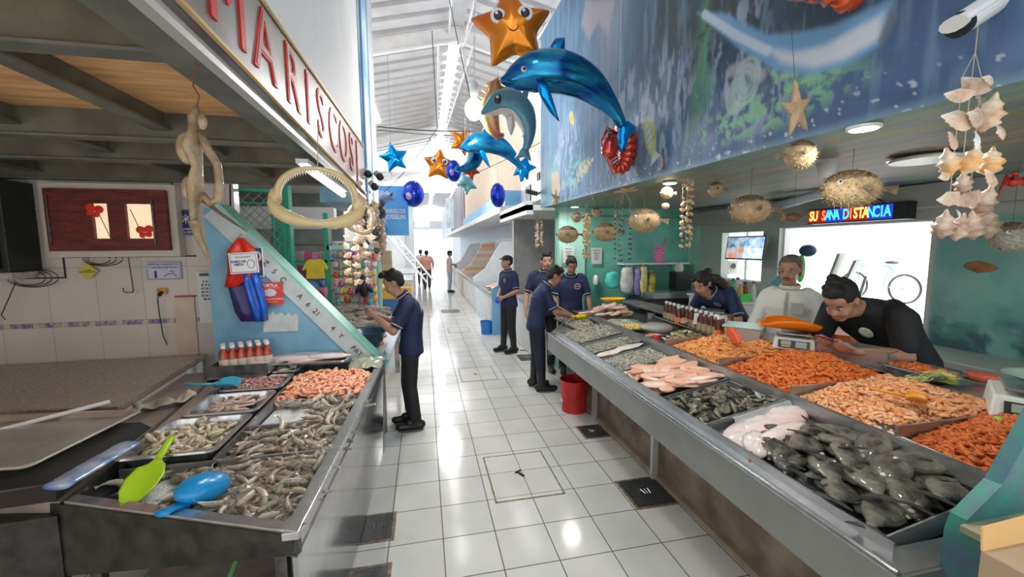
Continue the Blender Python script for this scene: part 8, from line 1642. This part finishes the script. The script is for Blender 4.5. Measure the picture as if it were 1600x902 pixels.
# 6 woman
t = human('woman in navy polo with long dark hair bending over the counter ledge', (3.14, 3.62, .10), PI+.22, dict(pelvis=(0, 0, .90), waist=(.07, 0, 1.02), chest=(.22, 0, 1.16), neck=(.38, 0, 1.265), head=(.50, 0, 1.355), shL=(.30, .165, 1.24), shR=(.30, -.165, 1.24), elL=(.32, .27, 1.02), elR=(.36, -.24, 1.03), wrL=(.50, .16, .995), wrR=(.56, -.12, .995), dL=(.7, -.6, 0), dR=(.8, .5, 0), nL=(0, 0, -1), nR=(0, 0, -1), pitch=.55, yaw=.10, curl=.5), skin=SKIN2, bottom=DENIMD, headkw=dict(hair='long', s=.97), logo=((.40, .10, 1.16), (0, PI/2+.9, 0), 1.4))
g = Geo(); P = [(.44, .0, 1.42), (.37, .03, 1.40), (.28, .07, 1.33), (.21, .10, 1.23), (.17, .12, 1.12)]; g.tube(P, [.04, .05, .05, .04, .015], 12); g.tube([(p[0]+.02, p[1]+.035, p[2]) for p in P], [.04, .05, .045, .03, .012], 10); new('ponytail', g, HAIRR, t, smooth=True); new('hair_clip', Geo().ell((.43, .0, 1.475), (.05, .03, .035), 12, 8), HAIR, t, smooth=True)
# 7 old man
human('older man with grey hair and moustache in an off white shirt', (3.20, 3.05, .10), PI+.55, dict(pelvis=(0, 0, .86), waist=(0, 0, 1.0), chest=(0, 0, 1.18), neck=(.02, 0, 1.34), head=(.045, 0, 1.50), shL=(0, .175, 1.26), shR=(0, -.175, 1.26), elL=(.04, .24, 1.01), elR=(.10, -.24, 1.02), wrL=(.24, .14, .99), wrR=(.33, -.20, .99), dL=(.9, -.2, -.1), dR=(.9, .1, -.1), nL=(0, 0, -1), nR=(0, 0, -1), pitch=.12, yaw=-.05, curl=.5), skin=SKIN2, top=WSH, sleeve='long', trim=False, build=1.12, headkw=dict(hair='receding', hm=HAIRG, s=1.12, brow=HAIRG, must=True))
# 8 man in black
t = human('man in a black t-shirt leaning on the counter ledge looking at a phone', (3.32, 2.22, .10), PI+.10, dict(pelvis=(0, 0, .90), waist=(.12, 0, 1.06), chest=(.30, 0, 1.21), neck=(.50, 0, 1.33), head=(.66, 0, 1.36), shL=(.42, .19, 1.28), shR=(.44, -.19, 1.28), elL=(.44, .26, 1.03), elR=(.50, -.24, 1.03), wrL=(.70, .14, 1.06), wrR=(.72, -.02, 1.08), dL=(.85, -.3, .25), dR=(.85, .2, .2), nL=(0, -.6, .6), nR=(0, .6, .6), hipL=(0, .10, .86), hipR=(0, -.10, .86), pitch=.62, yaw=.15, curl=1.1), top=BLKT, trim=False, build=1.22, headkw=dict(s=1.12))
new('shirt_print', Geo().ell((.445, .03, 1.14), (.005, .045, .04), 14, 8, 0, RM(0, .5, 0)), mat('green white print', (.35, .50, .30), .7, col2=(.7, .78, .62), scale=30), t, smooth=True)
new('mobile_phone', Geo().cbox((0, 0, 0), (.15, .075, .009)), mat('phone case', (.25, .06, .10), .3), loc=(2.50, 2.08, 1.23), rot=(0, .35, .1), bevel=.003, label='dark red mobile phone held by the man in black', cat='phone')
t = T('bracelet', 'coloured bead bracelet on the wrist of the man in black', 'bracelet', (2.64, 2.08, 1.16)); new('beads', Geo().tube([(0, .036*math.cos(a), .036*math.sin(a)) for a in np.linspace(0, 2*PI, 18)], .007, 6), mat('teal beads', (.1, .45, .4), .4, col2=(.6, .1, .08), scale=90), t)
# far people
PINKS = mat('pink blouse', (.75, .35, .28), .7); GREYT = mat('grey trousers', (.35, .38, .45), .7); DARK = mat('dark cloth', (.05, .04, .05), .7); PALE = mat('pale top', (.55, .45, .42), .7)
human('far woman in a pink top walking away toward the bright end', (.11, 18.1, 0), PI/2, dict(wrL=(.05, .26, .92), elL=(-.02, .27, 1.14), elR=(-.02, -.27, 1.14), wrR=(.05, -.26, .92), knL=(.12, .09, .48), anL=(.02, .09, .09), anR=(-.15, -.09, .12)), top=PINKS, bottom=DARK, trim=False, build=1.15, headkw=dict(hair='long'))
human('far person in dark clothes walking beside the woman in pink', (-.16, 20.8, 0), PI/2, dict(), top=PALE, bottom=DARK, trim=False, headkw=dict(hair='short'))
human('far woman in a beige top and grey trousers standing by the right counters', (.99, 16.6, 0), 0, dict(elL=(.08, .2, 1.12), wrL=(.25, .1, 1.12), elR=(.08, -.2, 1.12), wrR=(.25, -.1, 1.12)), top=PALE, bottom=GREYT, trim=False, headkw=dict(hair='long'))

# ================================================================ FLOOR DETAILS
GROOVE = mat('rusty groove', (.13, .08, .04), .7, col2=(.30, .25, .18), scale=30)
HATCHM = tilemat('hatch tiles', (.70, .70, .67), (.16, .15, .13), TILE, TILE, .0703, .138, mw=.003, rough=.12)
def hatch(lab, x0, x1, y0, y1, wdt=.012, handle=True):
    t = T('floor_hatch', lab, 'hatch', (0, 0, 0)); g = Geo()
    for a in ((x0, y0, x1, y0+wdt), (x0, y1-wdt, x1, y1), (x0, y0, x0+wdt, y1), (x1-wdt, y0, x1, y1)): g.box((a[0], a[1], 0.0), (a[2], a[3], .0025))
    new('frame', g, GROOVE, t); new('cover', Geo().box((x0+wdt, y0+wdt, 0.0), (x1-wdt, y1-wdt, .0018)), HATCHM, t)
    if handle: new('handle', Geo().tube([((x0+x1)/2-.02, (y0+y1)/2+.03, .006), ((x0+x1)/2+.015, (y0+y1)/2-.04, .006)], .010, 8).tube([((x0+x1)/2-.04, (y0+y1)/2+.02, .006), ((x0+x1)/2+.01, (y0+y1)/2+.05, .006)], .008, 8), BLACK, t)
hatch('tiled floor hatch with a rusty frame and black handle, nearest the camera', (0.453, 3.034, 0)[0]-.0, (0.979, 2.915, 0)[0], (0.456, 2.727, 0)[1], (0.925, 3.384, 0)[1])
hatch('tiled floor hatch in front of the leaning man', (0.457, 5.498, 0)[0], (0.941, 5.675, 0)[0]+.02, (0.478, 5.438, 0)[1], (0.947, 6.063, -0)[1], .01, False)
hatch('tiled floor hatch farther along, left of the man in the cap', (0.469, 8.668, 0)[0], (0.941, 8.619, 0)[0], (0.482, 8.664, 0)[1], (0.969, 9.261, 0)[1], .014, False)
new('dark_stud', Geo().cyl((0, 0, 0), .02, .006, 12), BLACK, loc=(0.68, 5.733, 0.001), label='small dark stud in the middle floor hatch', cat='stud')
DRN = mat('dark drain cover', (.035, .037, .04), .35, var=.3, scale=12, bump=.4); 
def drain(lab, x0, x1, y0, y1, pale=False):
    t = T('drain_cover', lab, 'drain', (0, 0, 0)); new('frame', Geo().box((x0-.02, y0-.02, 0), (x1+.02, y1+.02, .003)), GROOVE, t); new('plate', Geo().box((x0, y0, .003), (x1, y1, .006)), DRN, t)
    g = Geo()
    for k in range(3): g.tube([((x0+x1)/2-.02+.02*k, (y0+y1)/2-.03, .008), ((x0+x1)/2+.03*k-.03, (y0+y1)/2+.03, .008)], .004, 5)
    new('lift_slots', g, PANW, t)
drain('dark square drain cover under the post of the right counter', (1.432, 2.456, 0)[0]-.01, 1.72, (1.432, 2.456, 0)[1], (1.443, 2.775, 0)[1])
drain('dark drain cover beside the red bucket', (1.476, 3.523, 0)[0], 1.70, (1.476, 3.523, 0)[1], (1.473, 3.767, 0)[1])
drain('dark drain cover at the foot of the left counter', -.44, (-0.252, 2.521, 0)[0], (-0.252, 2.521, 0)[1], (-0.249, 2.769, 0)[1])
drain('dark drain cover at the bottom edge, under the left counter corner', -.43, (-0.249, 2.296, 0)[0], (-0.249, 2.296, 0)[1]-.3, (-0.249, 2.296, 0)[1])
drain('far drain cover behind the leaning man', (1.498, 6.577, 0)[0], (1.78, 6.51, 0)[0], (1.458, 6.268, -0)[1], (1.538, 6.61, 0)[1])
drain('worn square drain in the middle of the aisle near the bright end', (0.456, 11.455, 0)[0], (0.943, 11.331, 0)[0], (0.613, 11.415, 0)[1], (0.647, 12.005, -0)[1])
for i, (px, lab) in enumerate((((1.609, 9.18, 0), 'small drain grate by the blue bucket'), ((1.662, 12.546, 0), 'small drain grate far along the right stalls'))): drain(lab, px[0]-.12, px[0]+.12, px[1]-.12, px[1]+.12)
g = Geo().tube([(0, 0, 0), (.05, .03, .0), (.1, -.01, 0)], .008, 5); new('dropped_rag', g, mat('brown scrap', (.25, .15, .08), .8), loc=(1.598, 6.864, 0.01), label='brown scrap lying on the floor behind the boots', cat='scrap')
